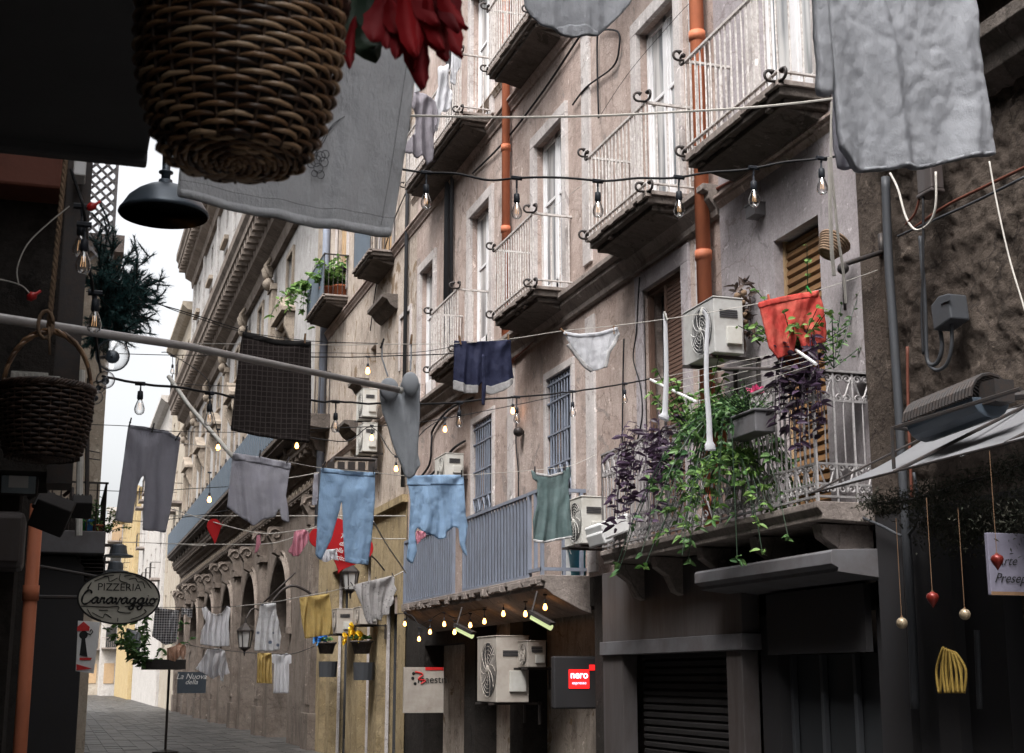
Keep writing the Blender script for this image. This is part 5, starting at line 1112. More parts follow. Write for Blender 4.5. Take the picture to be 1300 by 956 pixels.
# ================================================================== BASKETS
def basket(name, label, c, rt, rb, h, mat, rows, stakes, parent_none=None, thick=0.006, tilt=None, bulge=0.06):
    t = thing(name, label, 'basket', tuple(c)); c = Vector(c)   # c = centre of the base
    T = tilt or Matrix.Identity(3)
    def rad(u): return rb+(rt-rb)*(u**0.6)+bulge*rt*math.sin(math.pi*u)
    m = MB()
    for r_ in range(rows):
        u = (r_+0.5)/rows; z = h*u; RR = rad(u)
        for i in range(stakes):
            if (i+r_) % 2: continue
            pts = []; rr = []
            for q in range(7):
                w_ = q/6; a = 2*math.pi*(i-0.12+2.24*w_)/stakes; b = math.sin(math.pi*w_)
                pts.append(c+T@Vector(((RR+thick*(1.5*b-0.7))*math.cos(a), (RR+thick*(1.5*b-0.7))*math.sin(a), z+R.uniform(-.0007,.0007)))); rr.append((0.2+0.52*b**0.7)*(h/rows)*0.52)
            m.tube(pts, rr, 6, False)
    m.build('weave', M[mat], t, smooth=True)
    m = MB(); lin = MB(); lin.lathe([(max(0.01,rb*0.9), 0.004)]+[(rad(u/8)-thick*1.2, h*u/8) for u in range(9)], (0,0,0), 40); lin.v = [tuple(c+T@Vector(v)) for v in lin.v]; lin.build('lining', M['black'], t, smooth=True)
    for i in range(stakes):
        a = 2*math.pi*(i+0.0)/stakes; m.tube([c+T@Vector((rad(u/8)*math.cos(a), rad(u/8)*math.sin(a), h*u/8)) for u in range(9)], thick*0.42, 5)
    m.build('stake', M['stake'], t, smooth=True)
    m = MB()   # base: concentric weave with short strands
    nr = max(6, int(rb/(thick*0.9)))
    for r_ in range(nr):
        RR = rb*1.02*(r_+0.6)/nr; n = max(6, int(stakes*0.8))
        for i in range(n):
            if (i+r_) % 2: continue
            pts = []
            for q in range(6):
                w_ = q/5; a = 2*math.pi*(i-0.1+2.2*w_)/n; pts.append(c+T@Vector(((RR+thick*0.5*w_)*math.cos(a), (RR+thick*0.5*w_)*math.sin(a), -thick*(0.2+0.9*math.sin(math.pi*w_))+0.012*(RR/rb)**2)))
            m.tube(pts, thick*0.5, 5, False)
    m.build('base_weave', M[mat], t, smooth=True)
    m = MB()
    for k in range(5):
        pts = []
        for q in range(97):
            a = 2*math.pi*q/96; ph = a*14+k*2*math.pi/5; pts.append(c+T@Vector(((rad(1)+thick*1.6*math.cos(ph))*math.cos(a), (rad(1)+thick*1.6*math.cos(ph))*math.sin(a), h+thick*1.6*math.sin(ph)+thick)))
        m.tube(pts, thick*0.75, 6)
    m.build('rim', M['wickerdark'], t, smooth=True); return t
# large basket close to the camera: camera axis depth about 2.1 m
Yb = 2.0; pc = PY(300, 175, Yb); lft = PY(166, 60, Yb); rgt = PY(437, 60, Yb); rt = (rgt.x-lft.x)/2*0.965
bc = Vector(((lft.x+rgt.x)/2, Yb, PY(300, 186, Yb-0.06).z)); ht = PY(300, 6, Yb).z-bc.z
basket('wicker_basket', 'large brown wicker basket hanging close overhead at the top left', bc, rt*0.97, rt*0.62, ht, 'wicker', 22, 26, thick=0.0075, bulge=0.09)
# poinsettia in it
t = thing('poinsettia', 'red poinsettia with dark green leaves spilling over the basket rim', 'plant', tuple(bc+Vector((rt*0.7, 0, ht))))
def broad(m, base, tip, y, w, mid=None):  # pixel leaf: pointed blade from base to tip
    a = PY(base[0], base[1], y); b = PY(tip[0], tip[1], y-0.03); d = (b-a); L_ = d.length; d.normalize(); n = Vector((0,-1,0.15)); sd = d.cross(n).normalized(); i0 = len(m.v); seg = 10
    for k_ in range(seg+1):
        t_ = k_/seg; q = a+d*L_*t_+Vector((0, 0.02*math.sin(t_*3), 0)); ww = w*(math.sin(math.pi*min(1, t_*0.86+0.10))**0.9)*(1+0.18*((k_%3)==1))*0.5
        if k_ == seg: ww = 0.0005
        for s_ in (-1, -0.5, 0, 0.5, 1): m.v.append(tuple(q+sd*ww*s_+Vector((0, 0.012*abs(s_), 0.0))))
    for k_ in range(seg):
        for j in range(4): q = i0+5*k_+j; m.f.append((q, q+1, q+6, q+5))
m = MB()
for (a, b, w_, y) in (((520,-30),(538,112),.062,1.98), ((545,-10),(567,62),.05,1.94), ((560,-30),(596,34),.05,1.92), ((500,-40),(512,62),.07,2.0), ((530,-40),(560,30),.08,1.95), ((490,-30),(500,40),.06,2.03), ((566,30),(570,75),.04,1.96), ((545,30),(526,84),.035,1.98), ((452,20),(446,84),.03,2.05), ((515,-20),(530,70),.05,1.93),((540,36),(541,110),.045,1.96)):
    broad(m, a, b, y, w_*0.58)
for i in range(16):
    a = (R.uniform(480,575), R.uniform(-50,0)); b = (a[0]+R.uniform(-20,28), R.uniform(15,80)); broad(m, a, b, R.uniform(1.92,2.04), R.uniform(.028,.045))
m.build('bract', M['petal'], t, smooth=True)
m = MB()
for (a, b, w_, y) in (((440,-20),(480,76),.07,2.08), ((420,0),(470,40),.07,2.1), ((470,-20),(495,52),.06,2.06), ((430,10),(440,70),.05,2.08), ((400,-30),(440,20),.06,2.1), ((450,-30),(520,30),.08,2.1), ((460,30),(478,57),.04,2.05), ((380,-20),(430,15),.05,2.12)):
    broad(m, a, b, y, w_)
m.build('foliage', M['leafdark'], t, smooth=True)
# second basket with rope
Y2 = 4.55; l = PY(-4, 500, Y2).x; r_ = PY(122, 500, Y2).x; rt2 = (r_-l)/2*0.94; b2 = Vector(((l+r_)/2, Y2, PY(58, 584, Y2).z)); h2 = PY(58, 496, Y2).z-b2.z
t = basket('wicker_basket', 'smaller dark wicker basket with arched handle hanging at the left edge', b2, rt2, rt2*0.72, h2, 'wickerdark', 16, 30, thick=0.0055, bulge=0.05)
m = MB()
for k_ in range(3):
    pts = [b2+Vector((math.cos(math.pi*q/20)*rt2*0.95, 0.012*math.sin(q*1.3+k_*2.1), h2+0.19*math.sin(math.pi*q/20)+0.006*math.cos(q*1.3+k_*2.1))) for q in range(21)]; m.tube(pts, 0.006, 6)
m.build('handle', M['wicker'], t, smooth=True)
m = MB(); 
for k_ in range(3):
    a0 = PY(84, 195, Y2); a1 = PY(62, 415, Y2); n = 60
    m.tube([a0.lerp(a1, q/n)+Vector((math.cos(q*0.9+k_*2.1)*0.0045, math.sin(q*0.9+k_*2.1)*0.0045, 0)) for q in range(n+1)], 0.005, 5)
pr = PY(58, 414, Y2); m.tube([pr+Vector((math.cos(a)*0.022, -0.02, math.sin(a)*0.045)) for a in [q*0.5 for q in range(14)]], 0.006, 6); m.tube([PY(62,415,Y2-0.03), PY(63,450,Y2-0.03)], 0.004, 5)
o = m.build('rope', M['rope'], smooth=True, loc=tuple(PY(84,195,Y2))); tag(o, 'twisted hemp rope holding up the smaller dark basket', 'rope')
for (px0, py0, px1, py1, lb) in ((15, 477, 60, 492, 'white carton lying in the smaller dark basket at left'), (40, 482, 75, 497, 'white plastic crate in the smaller dark basket at right')):
    a = PY(px0, py0, Y2+0.05); b = PY(px1, py1+8, Y2+0.05); m = MB(); m.box((a.x, Y2-0.03, b.z), (b.x, Y2+0.08, a.z))
    for i in range(6): m.box((a.x+(b.x-a.x)*(i+0.2)/6, Y2-0.034, b.z+0.006), (a.x+(b.x-a.x)*(i+0.7)/6, Y2-0.03, a.z-0.006))
    tag(m.build('box', M['offwhite'], loc=(a.x, Y2, b.z), bevel=0.002), lb, 'box')
# ================================================================== STREET LAMPS
def bell(label, px, py, y, w_px, rodtop):
    c = PY(px, py, y); r = w_px/2*y/1800*1.0*0.985; t = thing('street_lamp', label, 'street lamp', tuple(c), 'street lamps')
    m = MB(); m.lathe([(r*0.97,-0.04*r), (r,0.0), (r*0.985,0.05*r), (r*0.93,0.12*r), (r*0.80,0.34*r), (r*0.62,0.50*r), (r*0.42,0.62*r), (r*0.2,0.70*r), (r*0.16,0.72*r), (r*0.15,0.80*r), (r*0.05,0.82*r)], c, 48); m.build('lamp_shade', M['lampblue'], t, smooth=True)
    m = MB(); m.lathe([(r*0.965,-0.04*r), (r*0.90,0.04*r), (r*0.78,0.10*r), (r*0.74,0.10*r)], c, 48); m.lathe([(r*0.80,0.07*r), (r*0.78,0.02*r), (r*0.74,0.02*r)], c, 48); m.build('inner_ring', M['iron'], t, smooth=True)
    m = MB(); m.lathe([(0,0.07*r), (r*0.75,0.10*r), (r*0.75,0.12*r), (0,0.12*r)], c, 32); m.build('diffuser', M['darkpane'], t, smooth=True)
    m = MB(); tp = PY(px, rodtop, y).z; m.lathe([(0.1*r,0.8*r), (0.1*r,0.95*r), (0.16*r,0.97*r), (0.16*r,1.0*r), (0.09*r,1.03*r), (0.10*r,1.5*r), (0.19*r,1.55*r), (0.2*r,1.62*r), (0.12*r,1.66*r), (0.085*r,1.7*r), (0.085*r, tp-c.z)], c, 16); m.build('stem', M['lampblue'], t, smooth=True); return t
bell('dark bell shaped street lamp hanging below the large wicker basket', 208, 272, 10.0, 117, -80)
for (px, py, y, w_, lb) in ((150, 707, 27, 36, 'small dark street lamp above the pizzeria sign, upper one of two'), (146, 727, 31, 32, 'small dark street lamp just above the pizzeria sign, lower one of two')):
    c = PY(px, py, y); k_ = y/1800; t = thing('street_lamp', lb, 'street lamp', tuple(c), 'street lamps')
    m = MB(); r = w_/2*k_; m.lathe([(r,0), (r,r*0.1), (r*0.6,r*0.2), (r*0.52,r*0.75), (r*0.3,r*0.85), (0.0,r*0.87)], c, 16); m.build('lamp_shade', M['lampblue'], t)
    m = MB(); m.tube([c+Vector((0,0,r*0.8)), c+Vector((-r*2.2,0,r*0.7)), c+Vector((-r*2.4,0,r*0.9))], 0.03, 6); m.build('bracket', M['iron'], t)
# palazzo lanterns
def lantern(label, px, py, y, s):
    c = PY(px, py, y); t = thing('wall_lantern', label, 'lantern', tuple(c), 'lanterns on the house fronts')
    m = MB()
    for i in range(6):
        a = math.pi*i/3; m.tube([c+Vector((0.14*s*math.cos(a), 0.14*s*math.sin(a), -0.2*s)), c+Vector((0.2*s*math.cos(a), 0.2*s*math.sin(a), 0.2*s))], 0.014*s, 5)
    m.lathe([(0.15*s,-0.22*s), (0.15*s,-0.19*s), (0.03*s,-0.30*s), (0.01,-0.42*s)], c, 6); m.lathe([(0.22*s,0.2*s), (0.22*s,0.24*s), (0.12*s,0.34*s), (0.04*s,0.42*s), (0.02*s,0.55*s)], c, 6); m.build('frame', M['iron'], t)
    m = MB(); m.lathe([(0.13*s,-0.19*s), (0.185*s,0.2*s)], c, 6); m.build('pane', M['pane'], t)
    m = MB(); m.tube(smoothpts([c+Vector((0,0,0.5*s)), c+Vector((0.2*s,0.1*s,0.8*s)), c+Vector((0.6*s,0.2*s,0.6*s)), c+Vector((0.9*s,0.3*s,0.3*s))], 5), 0.02*s, 5); m.build('bracket', M['iron'], t)
lantern('black iron lantern on the palazzo front left of the printed apron', 311, 812, 32, 0.85); lantern('small lantern under the big red heart', 445, 738, 24, 0.7)
m = MB(); m.tube(smoothpts([PY(343,767,30), PY(360,748,30), PY(375,744,30), PY(392,752,30), PY(394,757,30)], 6), 0.03, 6); m.tube([PY(335,765,30), PY(375,727,30)], 0.02, 5)
tag(m.build('wall_bracket', M['iron'], smooth=True, loc=tuple(PY(392,752,30))), 'curved black iron arm in front of the palazzo arch', 'lamp arm')
# ================================================================== LEFT SIDE ITEMS
def globe(label, px, py, y, rpx):
    c = PY(px, py, y); r = rpx*y/1800; t = thing('glass_lamp', label, 'lamp', tuple(c), 'round glass lamps at left'); m = MB(); m.sphere(c, r, 24, (1, 0.45, 1)); m.build('globe', M['globe'], t, smooth=True)
    m = MB(); m.tube([c+Vector((math.cos(a*math.pi/12)*r, 0, math.sin(a*math.pi/12)*r)) for a in range(25)], r*0.05, 6); m.sphere(c+Vector((0.0,0.03,0)), r*0.45, 10, (1, 0.3, 1)); m.tube([c+Vector((0,0.02,0)), c+Vector((-r*0.9,0.1,r*0.1))], r*0.12, 6); m.build('rim', M['lampblue'], t, smooth=True)
globe('large round glass lamp under the fir garland', 143, 451, 6.0, 20); globe('middle round glass lamp below the large one', 134, 482, 6.3, 11); globe('small round glass lamp beside the basket handle', 125, 491, 6.4, 8); globe('lowest small round glass lamp beside the dark basket', 121, 504, 6.5, 9)
# fir garland
def needles(name, label, cat, blobs, y, mat, n, L_=0.045, w_=0.006, kind=None, stems=True, group=None):
    c0 = PY(blobs[0][0], blobs[0][1], y); m = MB()
    for (px, py, rr, dens) in blobs:
        c = PY(px, py, y); r = rr*y/1800
        for i in range(int(n*dens)):
            d = Vector((R.gauss(0,1), R.gauss(0,1)*0.8, R.gauss(0,1))).normalized(); q = c+d*r*R.uniform(0.15,0.95); tw = (d+Vector((R.uniform(-.5,.5), R.uniform(-.5,.5), R.uniform(-.5,.5)))).normalized()
            for j in range(9):
                b = q+tw*j*0.007; dd = (tw*0.7+Vector((R.uniform(-1,1), R.uniform(-1,1), R.uniform(-1,1)))).normalized(); m.v += [tuple(b), tuple(b+dd*L_+dd.cross(tw)*w_), tuple(b+dd*L_*1.05)]; k_ = len(m.v); m.f.append((k_-3, k_-2, k_-1))
    o = m.build(name, M[mat], loc=tuple(c0)); tag(o, label, cat, group)
    if kind: o['kind'] = kind
    return o
fir = MB(); fw = MB(); fc_ = PY(138, 392, 6.2)
def twig(a, d, L_, n):
    q = Vector(a); d = Vector(d).normalized(); pts = [q.copy()]
    for k_ in range(n):
        d = (d+Vector((R.uniform(-.16,.16), R.uniform(-.16,.16), R.uniform(-.12,.16)))).normalized(); q = q+d*L_/n; pts.append(q.copy())
        for j_ in range(9):
            dd = (d*0.9+Vector((R.gauss(0,.7), R.gauss(0,.7), R.gauss(0,.7)))).normalized(); b_ = q-d*R.uniform(0, L_/n); sd_ = dd.cross(d); sd_ = sd_.normalized()*0.0022 if sd_.length > 1e-3 else Vector((0.002,0,0))
            fir.v += [tuple(b_-sd_), tuple(b_+sd_), tuple(b_+dd*R.uniform(.022,.034))]; k2_ = len(fir.v); fir.f.append((k2_-3, k2_-2, k2_-1))
    fw.tube(pts, 0.003, 4); return pts
ends = [(203,372),(200,358),(186,345),(170,338),(150,330),(128,322),(196,388),(188,402),(176,418),(168,428),(150,436),(130,440),(116,430),(112,340),(160,350),(180,375),(172,395),(150,410),(125,300),(120,285),(140,360),(130,410),(118,450),(192,366),(162,385)]
for (px_, py_) in ends:
    for rep_ in range(3):
        e_ = PY(px_+R.uniform(-5,5), py_+R.uniform(-5,5), 6.2+R.uniform(-.25,.25)); a_ = fc_+Vector((R.uniform(-.03,.03), R.uniform(-.1,.1), R.uniform(-.03,.03))); L_ = (e_-a_).length*0.9
        pts = twig(a_, e_-a_, L_, 14)
        for s__ in range(5): p_ = R.choice(pts[4:]); twig(p_, (e_-a_).normalized()+Vector((R.gauss(0,.6), R.gauss(0,.6), R.gauss(0,.6))), R.uniform(.05,.10), 6)
t = thing('fir_garland', 'bushy artificial fir branch hanging on the left above the round glass lamps', 'garland', tuple(fc_))
fir.build('foliage', M['fir'], t); fw.build('branch', M['iron'], t)
# diamond lattice
m = MB(); a = PY(112, 150, 7.0); b = PY(153, 150, 7.0); zt = PY(130, 190, 7.0).z; zb = PY(150, 345, 7.0).z; n = 11; x0, x1 = a.x, b.x; H_ = (x1-x0)
for i in range(-6, 30):
    za = zb+i*0.055
    for sg in (1, -1):
        p0 = Vector((x0, 7.0+0.01*sg, za if sg > 0 else za+H_)); p1 = Vector((x1, 7.0+0.01*sg, za+H_ if sg > 0 else za))
        if min(p0.z, p1.z) > zb-0.05 and max(p0.z, p1.z) < zt+0.5: m.obox((p0+p1)/2, ((p1-p0).length/2, 0.003, 0.006), Matrix.Rotation(-math.atan2(p1.z-p0.z, p1.x-p0.x), 3, 'Y'))
m.box((x0-0.012, 6.985, zb-0.1), (x0+0.005, 7.015, zt+0.5)); m.box((x1-0.008, 6.985, zb-0.1), (x1+0.006, 7.015, zt+0.5))
tag(m.build('lattice_panel', M['railgrey'], loc=(x0, 7, zb)), 'grey diamond lattice panel beside the dark wall under the canopy', 'lattice')
# floodlight, camera like spotlights
def fl(label, px0, py0, px1, py1, y, glass=True, rot=0.0, mat='iron'):
    a = PY(px0, py0, y); b = PY(px1, py1, y); c = (a+b)/2; hx = abs(b.x-a.x)/2; hz = abs(a.z-b.z)/2; rm = Matrix.Rotation(rot, 3, 'Y')@Matrix.Rotation(0.5, 3, 'X')
    t = thing('floodlight', label, 'floodlight', tuple(c)); m = MB(); m.obox(c, (hx, 0.06, hz), rm)
    for i in range(5): m.obox(c+rm@Vector((-hx*0.8+i*hx*0.4, 0.075, 0)), (0.006, 0.03, hz*0.8), rm)
    m.build('housing', M[mat], t, bevel=0.008)
    if glass: m = MB(); m.obox(c+rm@Vector((0, -0.064, 0)), (hx*0.88, 0.004, hz*0.8), rm); m.build('glass', paint('frosted_lamp_glass', (0.30,0.36,0.40,1), 0.25), t, bevel=0.003); m = MB(); m.obox(c+rm@Vector((0, -0.071, -hz*0.05)), (hx*0.5, 0.003, hz*0.35), rm); m.build('reflector', M['white'], t)
    m = MB(); m.tube([c+rm@Vector((-hx*1.05,0,0)), c+rm@Vector((-hx*1.05,0.15,0.05)), c+Vector((-0.1,0.3,0.1))], 0.012, 6); m.build('bracket', M['iron'], t); return t
fl('square floodlight with pale glass beneath the smaller basket', 2, 578, 48, 624, 5.2); fl('black boxy spotlight below the floodlight', 44, 632, 88, 672, 6.2, False, 0.35, 'black'); fl('small black spotlight box behind the boxy one', 92, 632, 116, 655, 8.5, False, 0.0, 'black')
a = PY(-8, 648, 5.0); b = PY(28, 722, 5.0); m = MB(); m.box((a.x, 5.0, b.z), (b.x, 5.2, a.z)); t = m.build('meter_box', M['garage'], loc=(a.x, 5, b.z), bevel=0.02); tag(t, 'grey metal box at the left edge below the floodlight', 'box')
m = MB(); m.box((a.x+0.01, 4.985, b.z+0.02), (b.x-0.012, 4.999, a.z-0.02)); m.build('door', M['garage'], t, bevel=0.006)
for (px, py, lb) in ((117, 262, 'tiny red clip on the wire by the left wall bulbs'), (41, 376, 'tiny red clip above the pole on the dark left wall')):
    p = PY(px, py, 4.4); m = MB(); m.lathe([(0.0,-0.02), (0.012,-0.012), (0.014,0.004), (0.005,0.014), (0.004,0.03)], p, 8, Matrix.Rotation(0.9, 3, 'Y')); tag(m.build('clip', M['red'], smooth=True, loc=tuple(p)), lb, 'clip')
line('wire', 'thin pale wire curling to the red clip on the dark left wall', [(-10,353,4.5),(10,357,4.5),(28,363,4.45),(38,373,4.4)], 'cablewhite', 0.002, 'wire')
line('wire', 'thin pale wire looping from the bulbs down the dark left wall', [(88,262,4.4),(60,285,4.4),(35,310,4.4),(22,340,4.4),(24,362,4.4)], 'cablewhite', 0.002, 'wire')
m = MB(); m.tube([PY(113,480,14), PY(111,560,14), PY(110,660,14)], 0.02, 6); m.tube([PY(112,572,14), PY(127,575,14), PY(127,584,14), PY(112,582,14)], 0.006, 5); tag(m.build('aerial_pole', M['iron'], loc=tuple(PY(110,660,14))), 'thin dark pole with small wire frame on the left houses', 'pole')
m = MB(); m.tube([PY(104,470,13), PY(102,560,13), PY(100,680,13)], 0.03, 8); tag(m.build('drainpipe', M['offwhite'], loc=tuple(PY(100,680,13))), 'pale narrow drainpipe beside the small dark spotlight', 'drainpipe')
# pots and plants on the left balcony
def pot(m, c, r, h): m.lathe([(r*0.7,0), (r*0.95,h*0.85), (r*1.08,h*0.85), (r*1.08,h), (r*0.9,h), (r*0.85,h*0.8), (0.01,h*0.8)], c, 16)
def leafplant(name, label, cat, c, r, h, n, mat, potmat=None, L_=0.09, w_=0.035, droop=0.3, trail=0, potr=0.1, poth=0.14, stems=10, group=None, up=0.5):
    c = Vector(c); t = thing(name, label, cat, tuple(c), group)
    if potmat: m = MB(); pot(m, c, potr, poth); m.build('pot', M[potmat], t, smooth=True)
    b = c+Vector((0,0,poth if potmat else 0)); m = MB(); sm = MB()
    for s_ in range(stems):
        d = Vector((R.gauss(0,0.6), R.gauss(0,0.5), R.uniform(up,1.2))); d.normalize(); L2_ = h*R.uniform(0.5,1.0); pts = []
        for q in range(8):
            u = q/7; pts.append(b+d*L2_*u+Vector((0,0,-trail*(u**2)*L2_*1.6))+Vector((d.x, d.y, 0))*r*u*0.7)
        sm.tube(pts, 0.004, 4)
        for k_ in range(n//stems):
            u = R.uniform(0.15,1); q = pts[min(7, int(u*7.99))]+Vector((R.uniform(-.02,.02), R.uniform(-.02,.02), R.uniform(-.02,.02))); m.leaf(q, (R.gauss(0,1), R.gauss(0,1), R.uniform(-.4,.8)), L_*R.uniform(.6,1.2), w_*R.uniform(.7,1.2), droop)
    sm.build('stem', M['leafdark'], t); m.build('foliage', M[mat], t); return t
Yp = 15.6; zb = PY(50, 672, 15.4).z+0.003
def zplant(px, y=Yp): return (PY(px, 670, y).x, y, zb)
c = Vector(zplant(112)); m = MB(); pot(m, c, 0.062, 0.13); tag(m.build('flower_pot', M['blueflower'], smooth=True, loc=tuple(c)), 'bright blue pot on the small left balcony', 'pot')
c = Vector(zplant(106)); m = MB(); pot(m, c, 0.05, 0.13); tag(m.build('flower_pot', M['peggreen'], smooth=True, loc=tuple(c)), 'green pot left of the blue one on the small left balcony', 'pot')
leafplant('potted_plant', 'leafy green plant trailing over the rail of the small left balcony', 'plant', zplant(124), 0.14, 0.34, 260, 'leafmid', 'terracotta', 0.05, 0.02, potr=0.06, poth=0.08, stems=14)
leafplant('potted_plant', 'yellow green climber on the outer post of the small left balcony', 'plant', zplant(137), 0.1, 0.42, 200, 'leafgreen', None, 0.045, 0.02, 0.4, 0.2, stems=10)
# ================================================================== SIGNS
# oval pizzeria sign
Ys = 12.0; c = PY(151, 759, Ys); rx = 49*Ys/1800*0.975; rz = 31*Ys/1800
t = thing('shop_sign', 'oval cream pizzeria sign with black lettering and line drawing', 'sign', tuple(c))
m = MB(); m.prism_y([(c.x+rx*math.cos(2*math.pi*i/64), c.z+rz*math.sin(2*math.pi*i/64)) for i in range(64)], Ys, 0.05); m.build('board', M['signface'], t, bevel=0.004)
m = MB(); m.tube([c+Vector((rx*math.cos(2*math.pi*i/64), 0.0, rz*math.sin(2*math.pi*i/64))) for i in range(65)], 0.007, 6); m.build('rim', M['ink'], t)
m = MB(); m.tube([c+Vector((-rx,0.03,0)), c+Vector((-rx-0.35,0.03,0))], 0.015, 6); m.tube([c+Vector((-rx*0.5,0.03,rz*0.8)), c+Vector((-rx-0.35,0.03,rz*1.2))], 0.012, 6); m.build('bracket', M['iron'], t)
text_mesh('PIZZERIA', 'lettering', M['ink'], t, c+Vector((0.0,-0.004,rz*0.40)), 0.085, bold=0.0, wscale=1.0)
GL = {'C': ([[(.75,.85),(.72,1.02),(.5,1.15),(.2,.95),(.03,.55),(.05,.15),(.3,-.08),(.6,.0),(.9,.25)]], .85),
 'a': ([[(0.55,.42),(.38,.52),(.15,.42),(.05,.22),(.14,0.02),(.36,.06),(.52,.35),(.57,.5),(.55,.15),(.66,0),(.85,.2)]], .72),
 'r': ([[(0,.1),(.12,.5),(.2,.42),(.38,.46),(.36,.2),(.42,.02),(.62,.2)]], .55),
 'v': ([[(0,.35),(.1,.5),(.16,.1),(.27,0),(.45,.42),(.5,.5),(.62,.4)]], .55),
 'g': ([[(0.55,.42),(.38,.52),(.15,.42),(.05,.22),(.14,0.02),(.36,.06),(.52,.35),(.55,.5),(.5,-.3),(.3,-.52),(.1,-.35),(.4,-.08),(.85,.2)]], .72),
 'i': ([[(0,.1),(.12,.5),(.1,.12),(.2,0),(.4,.2)], [(.13,.7),(.15,.74)]], .32),
 'o': ([[(.3,.5),(.08,.38),(.08,.08),(.3,0),(.5,.2),(.42,.45),(.3,.5),(.45,.36),(.7,.5)]], .6)}
m = MB(); x = 0; s_ = 0.09; tot = sum(GL[ch][1] for ch in 'Caravaggio')
for ch in 'Caravaggio':
    for stt in GL[ch][0]:
        P_ = smoothpts([c+Vector(((x-tot/2+a*0.95+b*0.15)*s_, -0.006, -0.045+b*s_)) for a, b in stt], 5); m.tube(P_, [0.0045+0.0035*abs(math.sin(i*0.35)) for i in range(len(P_))], 6)
    x += GL[ch][1]
for P_ in ([(-.29,-.07),(-.1,-.075),(0,-.07),(.0,-.11),(.1,-.12)], [(-.2,.13),(-.1,.17),(-.08,.13),(-.02,.16)], [(0,.19),(0.0,.14),(.06,.12)], [(.07,.15),(.12,.16),(.14,.13),(.18,.13),(.2,.08)], [(.12,.18),(.2,.14),(.25,.08)], [(-.25,.07),(-.22,.12),(-.26,.03)], [(.05,-.07),(.2,-.06),(.28,-.06)], [(-.2,-.12),(-.12,-.16),(-.1,-.13),(-.05,-.16)], [(0,-.16),(.0,-.19)], [(.1,-.17),(.16,-.15),(.22,-.11),(.2,-.09)], [(-.15,-.1),(-.08,-.1)], [(-.24,-.09),(-.2,-.15),(-.13,-.18)], [(-.05,.18),(-.13,.17)], [(.03,.175),(.09,.185)]):
    m.tube(smoothpts([c+Vector((a, -0.004, b)) for a, b in P_], 4), 0.0035, 5)
m.build('lettering', M['ink'], t)
# banner with keyhole figure
Yn = 14.5; q = [PY(99,788,Yn), PY(127,790,Yn), PY(119,855,Yn), PY(96,852,Yn)]
m = MB(); m.prism_y([(p.x, p.z) for p in q], Yn, 0.012); t = m.build('banner', M['white'], loc=tuple(q[0]), bevel=0.002); tag(t, 'white banner with dark figure and red cap left of the pizzeria sign', 'banner')
def pp(px, py): v = PY(px, py, Yn-0.004); return (v.x, v.z)
m = MB(); cc = pp(106, 806); m.prism_y([(cc[0]+0.04*math.cos(i*.39), cc[1]+0.04*math.sin(i*.39)) for i in range(16)], Yn-0.006, 0.006); m.prism_y([pp(104,809), pp(108,809), pp(111,834), pp(101,832)], Yn-0.009, 0.006); m.tube([Vector((pp(*a)[0], Yn-0.006, pp(*a)[1])) for a in ((111,804),(115,806),(118,802),(116,799),(114,802))], 0.005, 5); m.build('printed_figure', M['ink'], t)
m = MB(); m.prism_y([pp(98,796), pp(106,789), pp(114,796), pp(113,801), pp(98,801)], Yn-0.008, 0.006); m.prism_y([pp(101,835), pp(117,835), pp(115,838), pp(101,838)], Yn-0.008, 0.006); m.prism_y([pp(97,843), pp(117,849), pp(97,851)], Yn-0.008, 0.006); m.build('printed_ribbon', M['red'], t)
# nero espresso light box
a = PXp(703, 833, 5.75); Yq = a.y; c0 = PY(703, 833, Yq); c1 = PY(758, 833, Yq); zb_ = PY(730, 900, Yq).z
t = thing('shop_sign', 'black projecting light box reading nero espresso in a red square', 'sign', (c0.x, Yq, zb_))
m = MB(); m.box((c0.x, Yq, zb_), (c1.x, Yq+0.12, c0.z)); m.build('case', M['darkpanel'], t, bevel=0.02)
def qq(px, py): v = PY(px, py, Yq); return v
m = MB(); u = qq(722,850); v = qq(748,874); m.box((u.x, Yq-0.006, v.z), (v.x, Yq-0.001, u.z)); u = qq(748,844); v = qq(755,851); m.box((u.x, Yq-0.006, v.z), (v.x, Yq-0.001, u.z)); m.build('red_square', emit('red_light_box', (0.8,0.01,0.01,1), 0.8), t)
text_mesh('nero', 'lettering', emit('white_letters', (0.75,0.8,1,1), 1.0), t, qq(735,857)+Vector((0,-0.012,0)), 0.125, bold=0.015, wscale=0.95); text_mesh('espresso', 'lettering', emit('white_small_letters', (0.7,0.7,0.9,1), 0.8), t, qq(735,867)+Vector((0,-0.012,0)), 0.05, bold=0.0, wscale=1.05)
# white sign with red flourish
Ym = 22.0; a = PY(513, 847, Ym); b = PY(563, 905, Ym); t = thing('shop_sign', 'white shop sign with red flourish under the glowing bulbs', 'sign', (a.x, Ym, b.z))
m = MB(); m.box((a.x, Ym, b.z), (b.x, Ym+0.06, a.z)); m.build('board', M['acbeige'], t, bevel=0.004); m = MB(); u = PY(540,847,Ym); v = PY(563,851,Ym); m.box((u.x, Ym-0.006, v.z), (v.x, Ym-0.001, u.z)); P_ = smoothpts([PY(p_, q_, Ym-0.008) for p_, q_ in ((527,853),(537,856),(531,862),(540,864),(534,868))], 4); m.tube(P_, 0.012, 5); m.build('red_flourish', M['red'], t)
text_mesh('maestri', 'lettering', M['ink'], t, PY(549, 863, Ym-0.008), 0.16)
for (px, py) in ((525,855),(524,861),(527,868)): m = MB(); m.sphere(PY(px, py, Ym-0.004), 0.025, 8, (1,.3,1)); m.build('dot', M['ink'], t)
